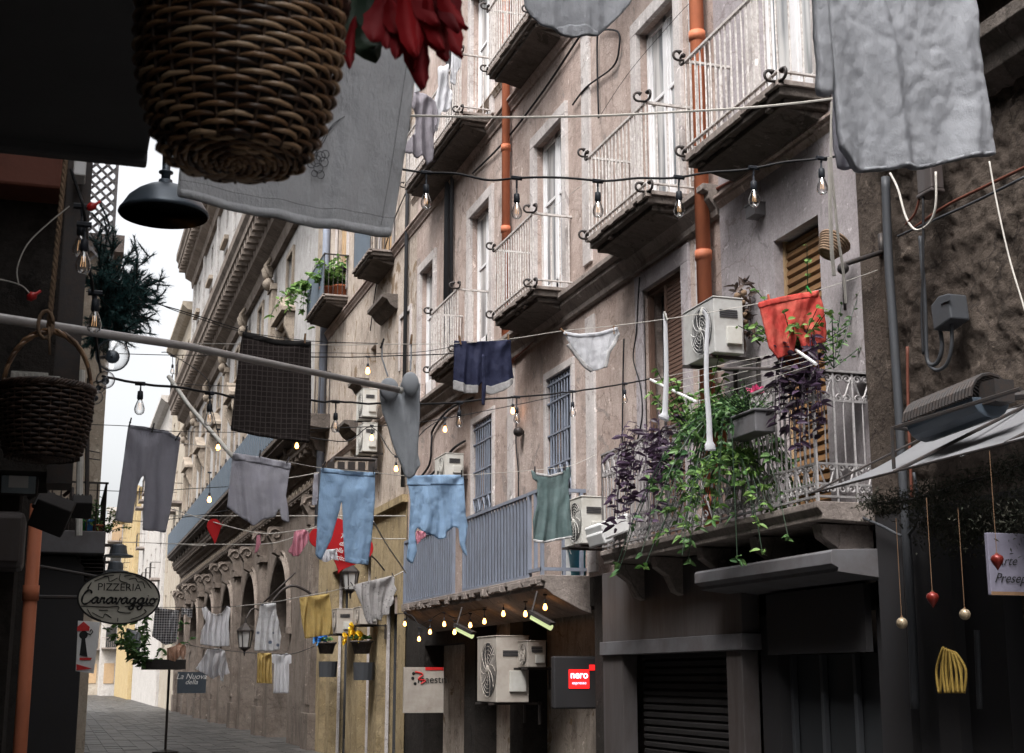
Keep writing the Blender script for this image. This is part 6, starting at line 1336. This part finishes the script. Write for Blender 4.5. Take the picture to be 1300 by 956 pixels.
# dark board with white lettering
Yd = 33; a = PY(226, 853, Yd); b = PY(261, 880, Yd); t = thing('shop_sign', 'dark board with white handwriting at the far bottom left of the palazzo', 'sign', (a.x, Yd, b.z)); m = MB(); m.box((a.x, Yd, b.z), (b.x, Yd+0.06, a.z)); m.build('board', M['lampblue'], t); text_mesh('La Nuova', 'lettering', M['white'], t, PY(243, 859, Yd-0.01), 0.17, shear=0.3); text_mesh('della', 'lettering', M['white'], t, PY(243, 866, Yd-0.01), 0.15, shear=0.3)
# presepi sign, right edge
Yr = 7.0; a = PY(1253, 676, Yr); b = PY(1345, 757, Yr); t = thing('shop_sign', 'pale grey shop sign with dark script behind the hanging red bauble at the right edge', 'sign', (a.x, Yr, b.z))
m = MB(); m.box((a.x, Yr, b.z), (b.x, Yr+0.03, a.z)); m.build('board', paint('lilac_grey_sign', (0.19,0.18,0.23,1), 0.5), t, bevel=0.004); m = MB(); m.box((a.x, Yr-0.004, b.z), (b.x, Yr-0.001, b.z+0.02)); m.build('border', M['wood'], t)
text_mesh('Presepiali', 'lettering', M['ink'], t, PY(1262, 734, Yr-0.006), 0.078, shear=0.45, align='LEFT'); text_mesh('Arte', 'lettering', M['ink'], t, PY(1264, 712, Yr-0.006), 0.075, shear=0.45, align='LEFT')
# ================================================================== AIR CONDITIONERS
def acunit(label, c, w_, d, h, rz=0.0, mat='white', fan=True, fanside='x'):
    # box centred at c; fan on the -x (street) side
    c = Vector(c); t = thing('air_conditioner', label, 'air conditioner', tuple(c-Vector((0,0,h/2))), 'air conditioners'); rm = Matrix.Rotation(rz, 3, 'Z')
    m = MB(); m.obox(c, (d/2, w_/2, h/2), rm); m.obox(c+Vector((0,0,h/2+0.008)), (d/2+0.008, w_/2+0.008, 0.008), rm); m.build('casing', M[mat], t, bevel=0.012)
    m = MB(); fc = c+rm@Vector((-d/2-0.004, -w_*0.12, 0)); rr = min(w_, h)*0.42; ax = rm@Vector((-1,0,0)); ay = rm@Vector((0,1,0)); az = Vector((0,0,1))
    for q in range(1, 8): m.tube([fc+ax*0.012+ay*math.cos(k_*math.pi/12)*rr*q/7+az*math.sin(k_*math.pi/12)*rr*q/7 for k_ in range(25)], 0.003, 4, False)
    for q in range(10):
        m.tube([fc+ax*0.014+ay*math.cos(q*math.pi/5+s__*0.7)*rr*(0.15+0.85*s__)+az*math.sin(q*math.pi/5+s__*0.7)*rr*(0.15+0.85*s__) for s__ in [0,.25,.5,.75,1]], 0.004, 4, False)
    m.sphere(fc+ax*0.012, rr*0.16, 10, (0.4,1,1)); m.build('fan_grille', M[mat], t)
    m = MB(); n_ = 24; m.poly([fc+ax*0.001+ay*math.cos(k_*2*math.pi/n_)*rr+az*math.sin(k_*2*math.pi/n_)*rr for k_ in range(n_)]); m.build('fan_opening', M['grillblack'], t)
    m = MB(); s0 = c+rm@Vector((0, -w_/2-0.004, 0))
    for q in range(4): m.obox(s0+Vector((0,0,h*0.28-q*0.02)), (d*0.3, 0.004, 0.006), rm)
    m.build('vent', M['grillblack'], t)
    m = MB(); m.obox(s0+rm@Vector((d*0.15,-0.01,-h*0.18)), (d*0.25, 0.02, h*0.16), rm); m.build('valve_cover', M['offwhite'], t, bevel=0.006)
    m = MB()
    for sy in (-0.35, 0.35): m = MB(); m.obox(c+rm@Vector((0.08, w_*sy, -h/2-0.02)), (d/2+0.14, 0.016, 0.014), rm); m.obox(c+rm@Vector((d/2+0.19, w_*sy, -h/2-0.14)), (0.014, 0.016, 0.15), rm); m.build('bracket', M['iron'], t)
    return t
def acat(label, pxl, pyt, pxr, pyb, x=5.75, dd=0.3, ww=0.75, mat='white', rz=0.0, s=1.0):
    # near lower right corner of the unit's near side
    pr = PXp((pxl+pxr)/2, (pyt+pyb)/2, x); hh = (pyb-pyt)*(pr.y*1.07)/1800*0.93
    return acunit(label, (x, pr.y, pr.z), ww*s, dd*s, hh*0.86, rz, mat)
acunit('white air conditioner with round fan in front of the orange drainpipe', PXp(905, 424, 5.75), 0.68, 0.30, 0.52, 0.0, 'acgrey')
acat('upper of two beige air conditioners stacked on the weathered wall', 451, 494, 480, 536, 5.85, 0.3, 0.7, 'offwhite'); acat('lower of two beige air conditioners stacked on the weathered wall', 451, 537, 480, 580, 5.85, 0.3, 0.7, 'offwhite')
acat('small air conditioner tucked beside the far barred window', 553, 577, 587, 612, 5.9, 0.3, 0.7, 'offwhite'); acat('air conditioner standing on the near end of the steel balcony', 728, 628, 757, 700, 5.86, 0.3, 0.6, 'offwhite')
acat('beige air conditioner on the ochre front right of the yellow cloth', 421, 772, 446, 807, 5.85, 0.35, 0.8, 'acbeige'); acat('beige air conditioner on the ochre front behind the doily', 449, 770, 478, 795, 5.9, 0.35, 0.7, 'acbeige')
t = acunit('large beige air conditioner standing at the bottom under the glowing bulbs', PXp(638, 850, 5.75), 0.9, 0.45, 0.85, 0, 'acbeige')
acat('small beige air conditioner right of the tube lamp by the shop', 668, 812, 680, 850, 5.95, 0.25, 0.5, 'acbeige')
# white chute box by the flower balcony rail
c = PXp(774, 671, 5.45); t = thing('wall_fan_box', 'white angled plastic box fixed at the end of the flower balcony rail', 'box', tuple(c)); m = MB(); rm = Matrix.Rotation(-0.35, 3, 'Y')@Matrix.Rotation(0.2, 3, 'Z')
m.obox(c, (0.20, 0.17, 0.09), rm); m.obox(c+rm@Vector((-0.16,0,-0.06)), (0.06,0.16,0.07), rm); m.build('casing', M['white'], t, bevel=0.02); m = MB()
for i in range(3): m.obox(c+rm@Vector((-0.05+i*0.07, 0, 0.095)), (0.008, 0.15, 0.006), rm)
m.build('rib', M['offwhite'], t)
# blue bucket, white jerrycan on the steel balcony
p = Vector((PY(737,700,16.6).x, 16.62, 2.975)); m = MB(); m.lathe([(0.11,0), (0.15,0.33), (0.165,0.33), (0.165,0.36), (0.145,0.36), (0.11,0.02), (0.0,0.02)], p, 20); t = m.build('bucket', paint('blue_plastic', (0.02,0.20,0.28,1), 0.4), smooth=True, loc=tuple(p)); tag(t, 'blue plastic bucket on the near end of the steel balcony', 'bucket'); m = MB(); m.tube([p+Vector((0.155*math.cos(a), -0.16*0.3, 0.34-0.13*math.sin(a))) for a in [q_*math.pi/12 for q_ in range(13)]], 0.005, 5); m.build('handle', M['white'], t)
p = Vector((PY(724,710,16.7).x, 16.72, 2.975)); m = MB(); m.box((p.x-0.09,p.y-0.06,p.z),(p.x+0.04,p.y+0.07,p.z+0.34)); m.lathe([(0.03,0.34),(0.03,0.39),(0.0,0.395)], p+Vector((-0.03,0,0)), 10); tag(m.build('jerrycan', M['white'], loc=tuple(p), bevel=0.02), 'white plastic canister beside the blue bucket', 'canister')
# tube lamps under the balcony
for (x0_, y0_, x1_, y1_, Yt, lb) in ((675,783,700,797,15.9,'lit greenish tube lamp under the near end of the steel balcony'), (580,798,600,808,19.5,'lit greenish tube lamp further back under the steel balcony')):
    a = PY(x0_, y0_, Yt); b = PY(x1_, y1_, Yt-0.2); t = thing('tube_lamp', lb, 'lamp', tuple(a), 'tube lamps'); m = MB(); m.tube([a, b], 0.035, 10); m.build('tube', M['tubelit'], t, smooth=True); m = MB(); d_ = (b-a).normalized(); m.obox((a+b)/2+Vector((0,0,0.05)), ((b-a).length/2+0.02, 0.06, 0.02), d_.to_track_quat('X','Z').to_matrix()); m.tube([a+Vector((0,0,0.05)), a+Vector((0.1,0.1,0.3))], 0.012, 5); m.build('housing', M['iron'], t)
# wooden box lamp / vent boxes on lilac wall
for (px, py, lb) in ((958, 268, 'small grey vent box on the lilac wall below the bulbs'),):
    c = PXp(px, py, X-0.1); m = MB(); m.box((c.x-0.05, c.y-0.09, c.z-0.06), (c.x+0.07, c.y+0.09, c.z+0.06)); m.box((c.x-0.06, c.y-0.10, c.z+0.055), (c.x+0.07, c.y+0.10, c.z+0.07)); tag(m.build('vent_box', M['garagelight'], loc=tuple(c), bevel=0.004), lb, 'box')
c = PXp(658, 548, X-0.08); m = MB(); m.sphere(c, 0.09, 14, (0.8,1,0.8)); m.tube([c, c+Vector((0.1,0,0))], 0.03, 8); tag(m.build('wall_fitting', M['iron'], smooth=True, loc=tuple(c)), 'round dark fitting between the two barred windows', 'fitting')
# junction box on tufa
c = PXp(1200, 396, X-0.2); t = thing('junction_box', 'grey hooded junction box on the rough stone wall', 'box', tuple(c)); m = MB(); m.prism_x([(c.y-0.12, c.z-0.08), (c.y+0.10, c.z-0.12), (c.y+0.12, c.z+0.07), (c.y+0.02, c.z+0.12), (c.y-0.10, c.z+0.11)], c.x-0.04, 0.16); m.build('housing', M['greypipe'], t, bevel=0.012); m = MB(); m.box((c.x-0.05, c.y-0.13, c.z+0.05), (c.x-0.04, c.y-0.02, c.z+0.09)); m.build('label_plate', M['greypipe'], t)
c = PXp(1178, 240, X-0.2); m = MB(); m.box((c.x-0.03, c.y-0.09, c.z-0.02), (c.x+0.08, c.y+0.09, c.z+0.35)); m.box((c.x-0.04, c.y-0.1, c.z-0.05), (c.x+0.08, c.y+0.1, c.z-0.02)); tag(m.build('cable_cover', M['garage'], loc=tuple(c), bevel=0.01), 'grey cable cover hanging behind the hem of the large garment', 'cover')
# ribbed dark floodlight on frame, awning
a = PXp(1172, 538, 5.45); b = PXp(1258, 505, 5.45); t = thing('heater_lamp', 'large black ribbed lamp on a bar over the pale awning', 'lamp', tuple((a+b)/2)); m = MB(); n = 22
for i in range(n):
    q = a.lerp(b, i/(n-1)); s__ = 1.0; pts = [q+Vector((0.15*math.cos(k_*math.pi/8), 0, 0.15*math.sin(k_*math.pi/8))) for k_ in range(9)]; m.tube(pts, 0.014, 6)
m.build('rib', M['iron'], t); m = MB(); d_ = (b-a)
for i in range(1): m.prism_y([(0.14*math.cos(k_*math.pi/8), 0.13*math.sin(k_*math.pi/8)) for k_ in range(9)], 0, d_.length)
rq = Vector((0,1,0)).rotation_difference(d_.normalized()).to_matrix(); m.v = [tuple(a+rq@Vector(v)) for v in m.v]; m.build('housing', M['lampblue'], t, bevel=0.01)
m = MB(); m.tube([a+Vector((-0.16,0.1,-0.02)), b+Vector((-0.16,-0.5,-0.05))], 0.014, 6); m.tube([a+Vector((0.2,0.15,-0.02)), a+Vector((-0.18,0.1,-0.02)), a+Vector((-0.18,0.1,-0.3))], 0.014, 6); m.tube([b+Vector((0,0,0)), b+Vector((0.6,-0.2,0.05))], 0.03, 8); m.obox(b+Vector((0,-0.06,0.02)), (0.07,0.08,0.07), Matrix.Identity(3)); m.build('bracket', M['iron'], t)
fa = PXp(1030, 626, 5.05); fb = PXp(1300, 557, 5.05); fb = fa+(fb-fa)*1.5
t = thing('awning', 'thin pale grey awning jutting out from the rough stone house', 'awning', tuple(fa))
m = MB(); ba = Vector((6.1, fa.y-0.02, fa.z+0.5)); bb = Vector((6.1, fb.y, fb.z+0.5)); n_ = 16
for i in range(n_):
    u0, u1 = i/n_, (i+1)/n_; s0 = 0.012*math.sin(i*2.1); s1 = 0.012*math.sin((i+1)*2.1)
    for j in range(6):
        v0, v1 = j/6, (j+1)/6; sg = lambda v: -0.05*math.sin(math.pi*v)
        f0 = fa.lerp(fb, u0); f1 = fa.lerp(fb, u1); b0_ = ba.lerp(bb, u0); b1_ = ba.lerp(bb, u1)
        m.quad(f0.lerp(b0_, v0)+Vector((0,0,sg(v0)+s0)), f1.lerp(b1_, v0)+Vector((0,0,sg(v0)+s1)), f1.lerp(b1_, v1)+Vector((0,0,sg(v1)+s1)), f0.lerp(b0_, v1)+Vector((0,0,sg(v1)+s0)))
awn = m.build('canvas', cloth('awning_canvas', (0.42,0.42,0.44,1), trans=0.5), t, smooth=True)
m = MB(); m.tube([fa, fb], 0.008, 6); m.tube([fa, ba], 0.008, 6); m.tube([fa.lerp(fb,0.3), ba.lerp(bb,0.3)], 0.012, 6); m.tube([fa.lerp(fb,0.62), ba.lerp(bb,0.62)], 0.012, 6); m.tube([ba, bb], 0.015, 6); m.build('frame', M['iron'], t)
# garlands under the awning
def garlandline(label, pts, rad, mat, n, L_=0.03):
    o = thing('garland', label, 'garland', tuple(PXp(*pts[0])), 'garlands over the shop at right'); m = MB(); P_ = smoothpts([PXp(*p) for p in pts], 8)
    for i in range(n):
        p = R.choice(P_)+Vector((R.gauss(0,1), R.gauss(0,1), R.gauss(0,1)))*rad*0.55
        m.leaf(p, (R.gauss(0,1), R.gauss(0,1), R.gauss(0,1)), L_*R.uniform(.6,1.3), L_*0.35, 0.2, seg=2)
    m.build('foliage', M[mat], o); m = MB(); m.tube(P_, 0.012, 5); m.build('stem', M['iron'], o); return o
garlandline('thin dry dark garland hanging just below the pale awning', [(1102,640,5.6),(1160,634,5.6),(1230,612,5.6),(1310,588,5.6)], 0.08, 'firbrown', 3200)
garlandline('thick dry dark garland above the pale script sign', [(1180,655,5.6),(1220,668,5.5),(1260,655,5.4),(1320,650,5.3)], 0.15, 'firbrown', 5200)
m = MB(); pts = [PXp(1205+6*math.cos(i*0.7)+ i*0.4, 858-30*abs(math.sin(i*0.35))-4, 5.55) for i in range(46)]
m = MB()
for k_ in range(6):
    x0_ = 1190+k_*6+R.uniform(-2,2); m.tube(smoothpts([PXp(x0_+2, 880, 5.55), PXp(x0_-1, 850, 5.55), PXp(1197+k_*3, 823+k_, 5.55), PXp(x0_+6, 835+k_*3, 5.57), PXp(x0_+4, 880, 5.57)], 6), 0.009, 8)
tag(m.build('hose', paint('dull_yellow_hose', (0.36,0.24,0.06,1), 0.7, 0, None, 0.7, 30), smooth=True, loc=tuple(PXp(1205,880,5.55))), 'looped yellow tube hanging by the shop door at lower right', 'hose')
# christmas baubles
def bauble(label, px, py, y, r, mat, drop=False):
    c = PY(px, py, y); t = thing('bauble', label, 'bauble', tuple(c), 'baubles hanging before the shop at right'); m = MB()
    if drop: m.lathe([(0,-1.5*r), (0.25*r,-1.1*r), (0.75*r,-0.4*r), (r,0.25*r), (0.8*r,0.75*r), (0.3*r,1.0*r), (0.2*r,1.1*r)], c, 18)
    else: m.sphere(c, r, 20)
    m.build('ball', mat, t, smooth=True); m = MB(); m.tube([c+Vector((0,0,r*0.95)), c+Vector((0,0,r*1.25))], r*0.2, 8); m.tube([c+Vector((0,0,r*1.2)), c+Vector((0,0,r*1.2+0.5))], 0.002, 4); m.build('cap', M['wood'], t)
M['b_red'] = paint('red_glitter', (0.20,0.022,0.015,1), 0.35, 0.3); M['b_gold'] = paint('pale_gold_glitter', (0.42,0.33,0.22,1), 0.35, 0.4, None, 0.5, 60)
bauble('red drop shaped bauble before the pale script sign', 1266, 712, 5.9, 0.032, M['b_red'], True); bauble('red drop bauble left of the yellow tube', 1184, 760, 6.6, 0.034, M['b_red'], True)
bauble('pale gold bauble on the left beside the grey pipe', 1145, 791, 6.4, 0.029, M['b_gold']); bauble('pale gold bauble above the yellow tube', 1225, 780, 6.2, 0.028, M['b_gold'])
# ================================================================== FLOWER BALCONY PLANTS
zf = 3.1
def purple(label, ytop, z0_, L_, n, spread=0.22, x=5.45):
    t = thing('trailing_plant', label, 'plant', (x, ytop, z0_), 'plants on the flower balcony'); m = MB(); sm = MB()
    for s__ in range(n):
        y = ytop+R.uniform(-spread, spread); q = Vector((x+R.uniform(-.12,.12), y, z0_+R.uniform(-.25,.12))); pts = [q]; d = Vector((R.uniform(-.25,-.02), R.uniform(-.25,.25), 0.3))
        ll = L_*R.uniform(0.35,1.0); st_ = 9
        for k_ in range(st_): d.z -= 0.28; d = d*0.92; dd = Vector((d.x, d.y, max(-1, d.z))); q = q+dd.normalized()*ll/st_; pts.append(q)
        sm.tube(pts, 0.004, 4)
        for k_ in range(2, len(pts)):
            for w__ in range(2): m.leaf(pts[k_]+Vector((R.gauss(0,.03),R.gauss(0,.04),R.gauss(0,.03))), (R.gauss(0,1), R.gauss(0,1), R.uniform(-.2,.7)), R.uniform(.07,.15), R.uniform(.03,.05), 0.3)
    sm.build('stem', M['leafpurple'], t); m.build('foliage', M['leafpurple'], t); return t
purple('mass of purple leaved creeper tumbling over the middle of the flower balcony', 12.5, 4.15, 1.1, 24, 0.6); purple('purple leaved creeper trailing from the pot at the near corner of the flower balcony', 9.95, 4.35, 0.9, 17, 0.15, 5.62)
leafplant('climbing_plant', 'bright green bush rising behind the left stocking on the flower balcony', 'plant', (5.55, 11.9, 3.9), 0.3, 0.8, 700, 'leafgreen', None, 0.07, 0.035, 0.3, stems=26, group='plants on the flower balcony')
# strap leaf plant with magenta bract
c = Vector((5.5, 11.4, 3.95)); t = thing('bromeliad', 'strap leaved plant with magenta flower on the flower balcony rail', 'plant', tuple(c), 'plants on the flower balcony'); m = MB()
for i in range(60):
    a = R.uniform(0, 6.28); m.leaf(c+Vector((0,R.uniform(-.2,.2),0)), (math.cos(a)*0.8, math.sin(a)*0.8, 1.2), R.uniform(.4,.7), R.uniform(.035,.06), R.uniform(.7,1.4), Vector((0,0,1)), seg=7)
m.build('foliage', M['leafmid'], t); m = MB(); fp = PY(960, 500, 11.0)
for i in range(14): m.leaf(fp, (R.gauss(0,1), R.gauss(0,.6), R.uniform(.1,1.2)), 0.11, 0.035, 0.1)
m.build('bract', M['pinkflower'], t); m = MB(); m.tube([c, fp], 0.008, 5); m.build('stem', M['leafmid'], t); m = MB(); m.lathe([(0.09,-0.2), (0.12,0.0), (0.13,0.0), (0.13,0.03), (0.1,0.03)], c, 14); m.build('pot', M['terracotta'], t)
t = leafplant('trailing_plant', 'green ivy like plant cascading down the front of the flower balcony', 'plant', (5.46, 11.0, 4.0), 0.22, 1.0, 1000, 'leafmid', None, 0.085, 0.045, 0.4, 1.1, stems=40, group='plants on the flower balcony', up=0.1)
t = leafplant('trailing_plant', 'lighter green trailing plant low on the flower balcony rail', 'plant', (5.45, 10.95, 3.6), 0.25, 0.7, 760, 'leafgreen', None, 0.075, 0.04, 0.4, 1.0, stems=34, group='plants on the flower balcony', up=0.1)
# white planter box with small shrub
c = Vector((5.42, 10.55, 3.72)); m = MB(); m.box((c.x-0.09,c.y-0.26,c.z),(c.x+0.09,c.y+0.26,c.z+0.17)); m.box((c.x-0.105,c.y-0.275,c.z+0.17),(c.x+0.105,c.y+0.275,c.z+0.195)); tag(m.build('planter', M['garagelight'], loc=tuple(c), bevel=0.01), 'pale planter box hooked on the near part of the flower balcony rail', 'planter')
leafplant('small_shrub', 'wiry pale green shrub growing in the pale planter box', 'plant', c+Vector((0,0.05,0.18)), 0.2, 0.3, 420, 'leafmid', None, 0.035, 0.014, 0.2, stems=30, group='plants on the flower balcony')
leafplant('potted_plant', 'green plant in a terracotta trough at the near corner of the flower balcony', 'plant', (5.62, 10.1, 4.16), 0.3, 0.4, 420, 'leafgreen', 'terracotta', 0.07, 0.035, 0.3, potr=0.14, poth=0.18, stems=22, group='plants on the flower balcony')
leafplant('climbing_plant', 'thin climbing stem with small leaves before the tan roller shutter', 'plant', (5.8, 10.2, 4.4), 0.1, 0.9, 90, 'leafgreen', None, 0.05, 0.025, 0.2, stems=5, group='plants on the flower balcony')
leafplant('climbing_plant', 'thin twigs climbing beside the pale strip of the lilac wall', 'plant', (5.85, 9.9, 4.2), 0.12, 0.9, 110, 'leafmid', None, 0.05, 0.025, 0.2, stems=7, group='plants on the flower balcony')
m = MB(); m.box((5.5, 9.82, 4.13), (6.1, 9.98, 4.16)); m.tube([(5.45,9.83,4.15), (5.2,10.6,4.3)], 0.014, 6); tag(m.build('wall_shelf', M['garage'], loc=(5.8,9.9,4.13)), 'narrow shelf carrying the plants at the near corner of the flower balcony', 'shelf')
# drying rack with lines
m = MB(); a = PXp(826, 481, 5.5); b = PXp(1000, 455, 5.2)
r0 = [PXp(826,482,5.5), PXp(884,510,5.1)]; r1 = [PXp(1010,444,5.55), PXp(1036,462,5.2)]
t = thing('drying_rack', 'white metal drying rack with taut lines above the flower balcony', 'drying rack', tuple(r0[0])); m = MB(); m.tube(r0, 0.013, 6); m.tube(r1, 0.013, 6); m.build('arm', M['white'], t); m = MB()
for i in range(5): u = i/4; m.tube([r0[0].lerp(r0[1], u), r1[0].lerp(r1[1], u)], 0.0025, 4)
m.build('line', M['cablewhite'], t)
# dried wreath and basket on the lilac wall
c = PXp(948, 392, X-0.12); t = thing('dried_bunch', 'dried brown bunch hanging on the lilac wall beside the red shorts', 'dried bunch', tuple(c)); m = MB()
for i in range(70): m.leaf(c+Vector((R.uniform(-.08,.02), R.gauss(0,.07), R.uniform(-.3,.3))), (R.gauss(0,1), R.gauss(0,1), R.gauss(0,1.4)), 0.13, 0.04, 0.2)
m.build('leaves', M['wickerdark'], t); m = MB()
for i in range(16): m.sphere(c+Vector((R.uniform(-.12,-.03), R.gauss(0,.06), R.uniform(-.25,.15))), R.uniform(.02,.035), 8)
m.build('bulbs', M['rope'], t, smooth=True)
c = PXp(1050, 322, X-0.3); t = thing('hanging_basket', 'small brown wicker basket tipped on the bracket beside the tan shutter', 'basket', tuple(c)); m = MB(); tm = Matrix.Rotation(0.6, 3, 'Y')
for k_ in range(8): rr = 0.07+0.06*k_/7; m.tube([c+tm@Vector((rr*math.cos(a), rr*math.sin(a), 0.02*k_)) for a in [q_*math.pi/8 for q_ in range(17)]], 0.012, 6)
m.lathe([(0.0,-0.005), (0.07,0.0), (0.12,0.14)], c, 16, tm); m.build('weave', M['rope'], t, smooth=True)
m = MB(); p0 = PXp(1120,320,X-0.1); p1 = PXp(1070,336,5.4); m.tube([p0, p1], 0.02, 8); m.tube([p1, p1+Vector((0,0,-0.35))], 0.012, 6); m.sphere(p1+Vector((0,0,-0.03)), 0.045, 10); m.tube([p0+Vector((0,0,-0.05)), p0+Vector((0,0,0.15))], 0.028, 8); tag(m.build('wall_bracket', M['iron'], smooth=True, loc=tuple(p0)), 'black iron wall bracket beside the grey corner pipe', 'bracket')
for (lb, pts, r__) in (('long white fringe cord hanging from the large garment', [(1056,130),(1055,200),(1058,240),(1064,300),(1070,340),(1074,385)], 0.007), ('second white cord hanging beside the fringe cord', [(1053,200),(1054,260),(1056,320),(1059,350)], 0.010)):
    P_ = [PY(a_, b_, 5.3) for a_, b_ in pts]; m = MB(); m.tube(smoothpts(P_, 4), r__, 6); tag(m.build('cord', M['cablewhite'], loc=tuple(P_[0])), lb, 'cord')
# plants on the far upper balcony
for (px, lb, y) in ((417, 'green plant in terracotta pot at left on the high far balcony', 33.2), (432, 'green plant in terracotta pot at right on the high far balcony', 33.0)):
    c = PY(px, 374, y); c.z = 10.76; leafplant('potted_plant', lb, 'plant', c, 0.25, 0.75, 420, 'leafgreen', 'terracotta', 0.14, 0.07, 0.3, potr=0.22, poth=0.30, stems=18, group='plants on the high far balcony')
c = PY(437, 345, 33.0); leafplant('trailing_plant', 'purple leaved plant at the top of the high far balcony rail', 'plant', c, 0.2, 0.5, 260, 'leafpurple', None, 0.15, 0.07, 0.4, 0.6, stems=16, group='plants on the high far balcony')
c = PY(385, 362, 34.5); leafplant('trailing_plant', 'bright green sprays leaning out left of the high far balcony', 'plant', c, 0.35, 0.7, 300, 'leafgreen', None, 0.16, 0.08, 0.4, 1.0, stems=14, group='plants on the high far balcony', up=0.0)
# flower pots on ochre front
for (px, py, mt, lb) in ((414, 822, 'blueflower', 'bright blue flowers in a brown pot on the ochre front'), (459, 822, 'yellowflower', 'yellow sunflowers in a brown pot on the ochre front')):
    c = PXp(px, py+8, 5.85); t = thing('flower_pot', lb, 'flower pot', tuple(c), 'flower pots on the ochre front'); m = MB(); pot(m, c, 0.22, 0.26); m.build('pot', M['slab'], t, smooth=True); m = MB()
    for i in range(9):
        q_ = c+Vector((R.uniform(-.25,.1), R.uniform(-.35,.35), 0.38+R.uniform(-.08,.16)))
        for j in range(14): a_ = j*math.pi/7; m.leaf(q_, (-0.5, math.cos(a_), math.sin(a_)), 0.16, 0.07, 0.1)
    m.build('flowers', M[mt], t); m = MB(); 
    for i in range(60): m.leaf(c+Vector((R.uniform(-.15,.1), R.uniform(-.2,.2), 0.3)), (R.gauss(0,1), R.gauss(0,1), 0.6), 0.15, 0.06, 0.3)
    m.build('foliage', M['leafmid'], t); c2 = c+Vector((0.05,0,-0.52)); m = MB(); m.lathe([(0.2,0), (0.22,0.35), (0.2,0.35), (0.18,0.02)], c2, 14); tag(m.build('bucket', M['greypipe'], loc=tuple(c2)), 'grey metal pot below the '+('blue' if 'blue' in lb else 'yellow')+' flowers', 'pot')
# black clothes hanger rack above the blue trousers
m = MB(); pts = [PY(414,597,21), PY(424,582,21.4), PY(478,584,21.4), PY(476,597,21)]
m.tube(pts, 0.03, 6); m.tube([PY(410,596,21), PY(480,600,21)], 0.03, 6)
for i in range(5): p = PY(420+i*13, 594, 21); m.obox(p, (0.05,0.03,0.09), Matrix.Identity(3))
tag(m.build('lamp_rack', M['iron'], loc=tuple(pts[0])), 'black iron rack behind the waist of the light blue trousers', 'rack')
# café terrace clutter at the far end of the street
a = PY(186, 838, 34); t = thing('terrace_awning', 'dark cafe awning on a single post at the foot of the far houses', 'awning', tuple(a)); m = MB(); b = PY(236, 843, 34); m.box((a.x, 34, b.z-0.12), (b.x, 36, b.z+0.1)); m.build('canopy', M['black'], t); m = MB()
q_ = PY(215, 848, 35); m.tube([q_, Vector((q_.x, q_.y, 0))], 0.03, 8); m.lathe([(0.3,0),(0.3,0.05),(0.05,0.1)], (q_.x, q_.y, 0.02), 12)
m.build('post', M['iron'], t)
c = PY(186, 815, 34); leafplant('climbing_plant', 'dark green plant spilling over the left end of the cafe awning', 'plant', c-Vector((0,0,0.6)), 0.3, 1.4, 500, 'leafmid', None, 0.16, 0.08, 0.3, stems=16)
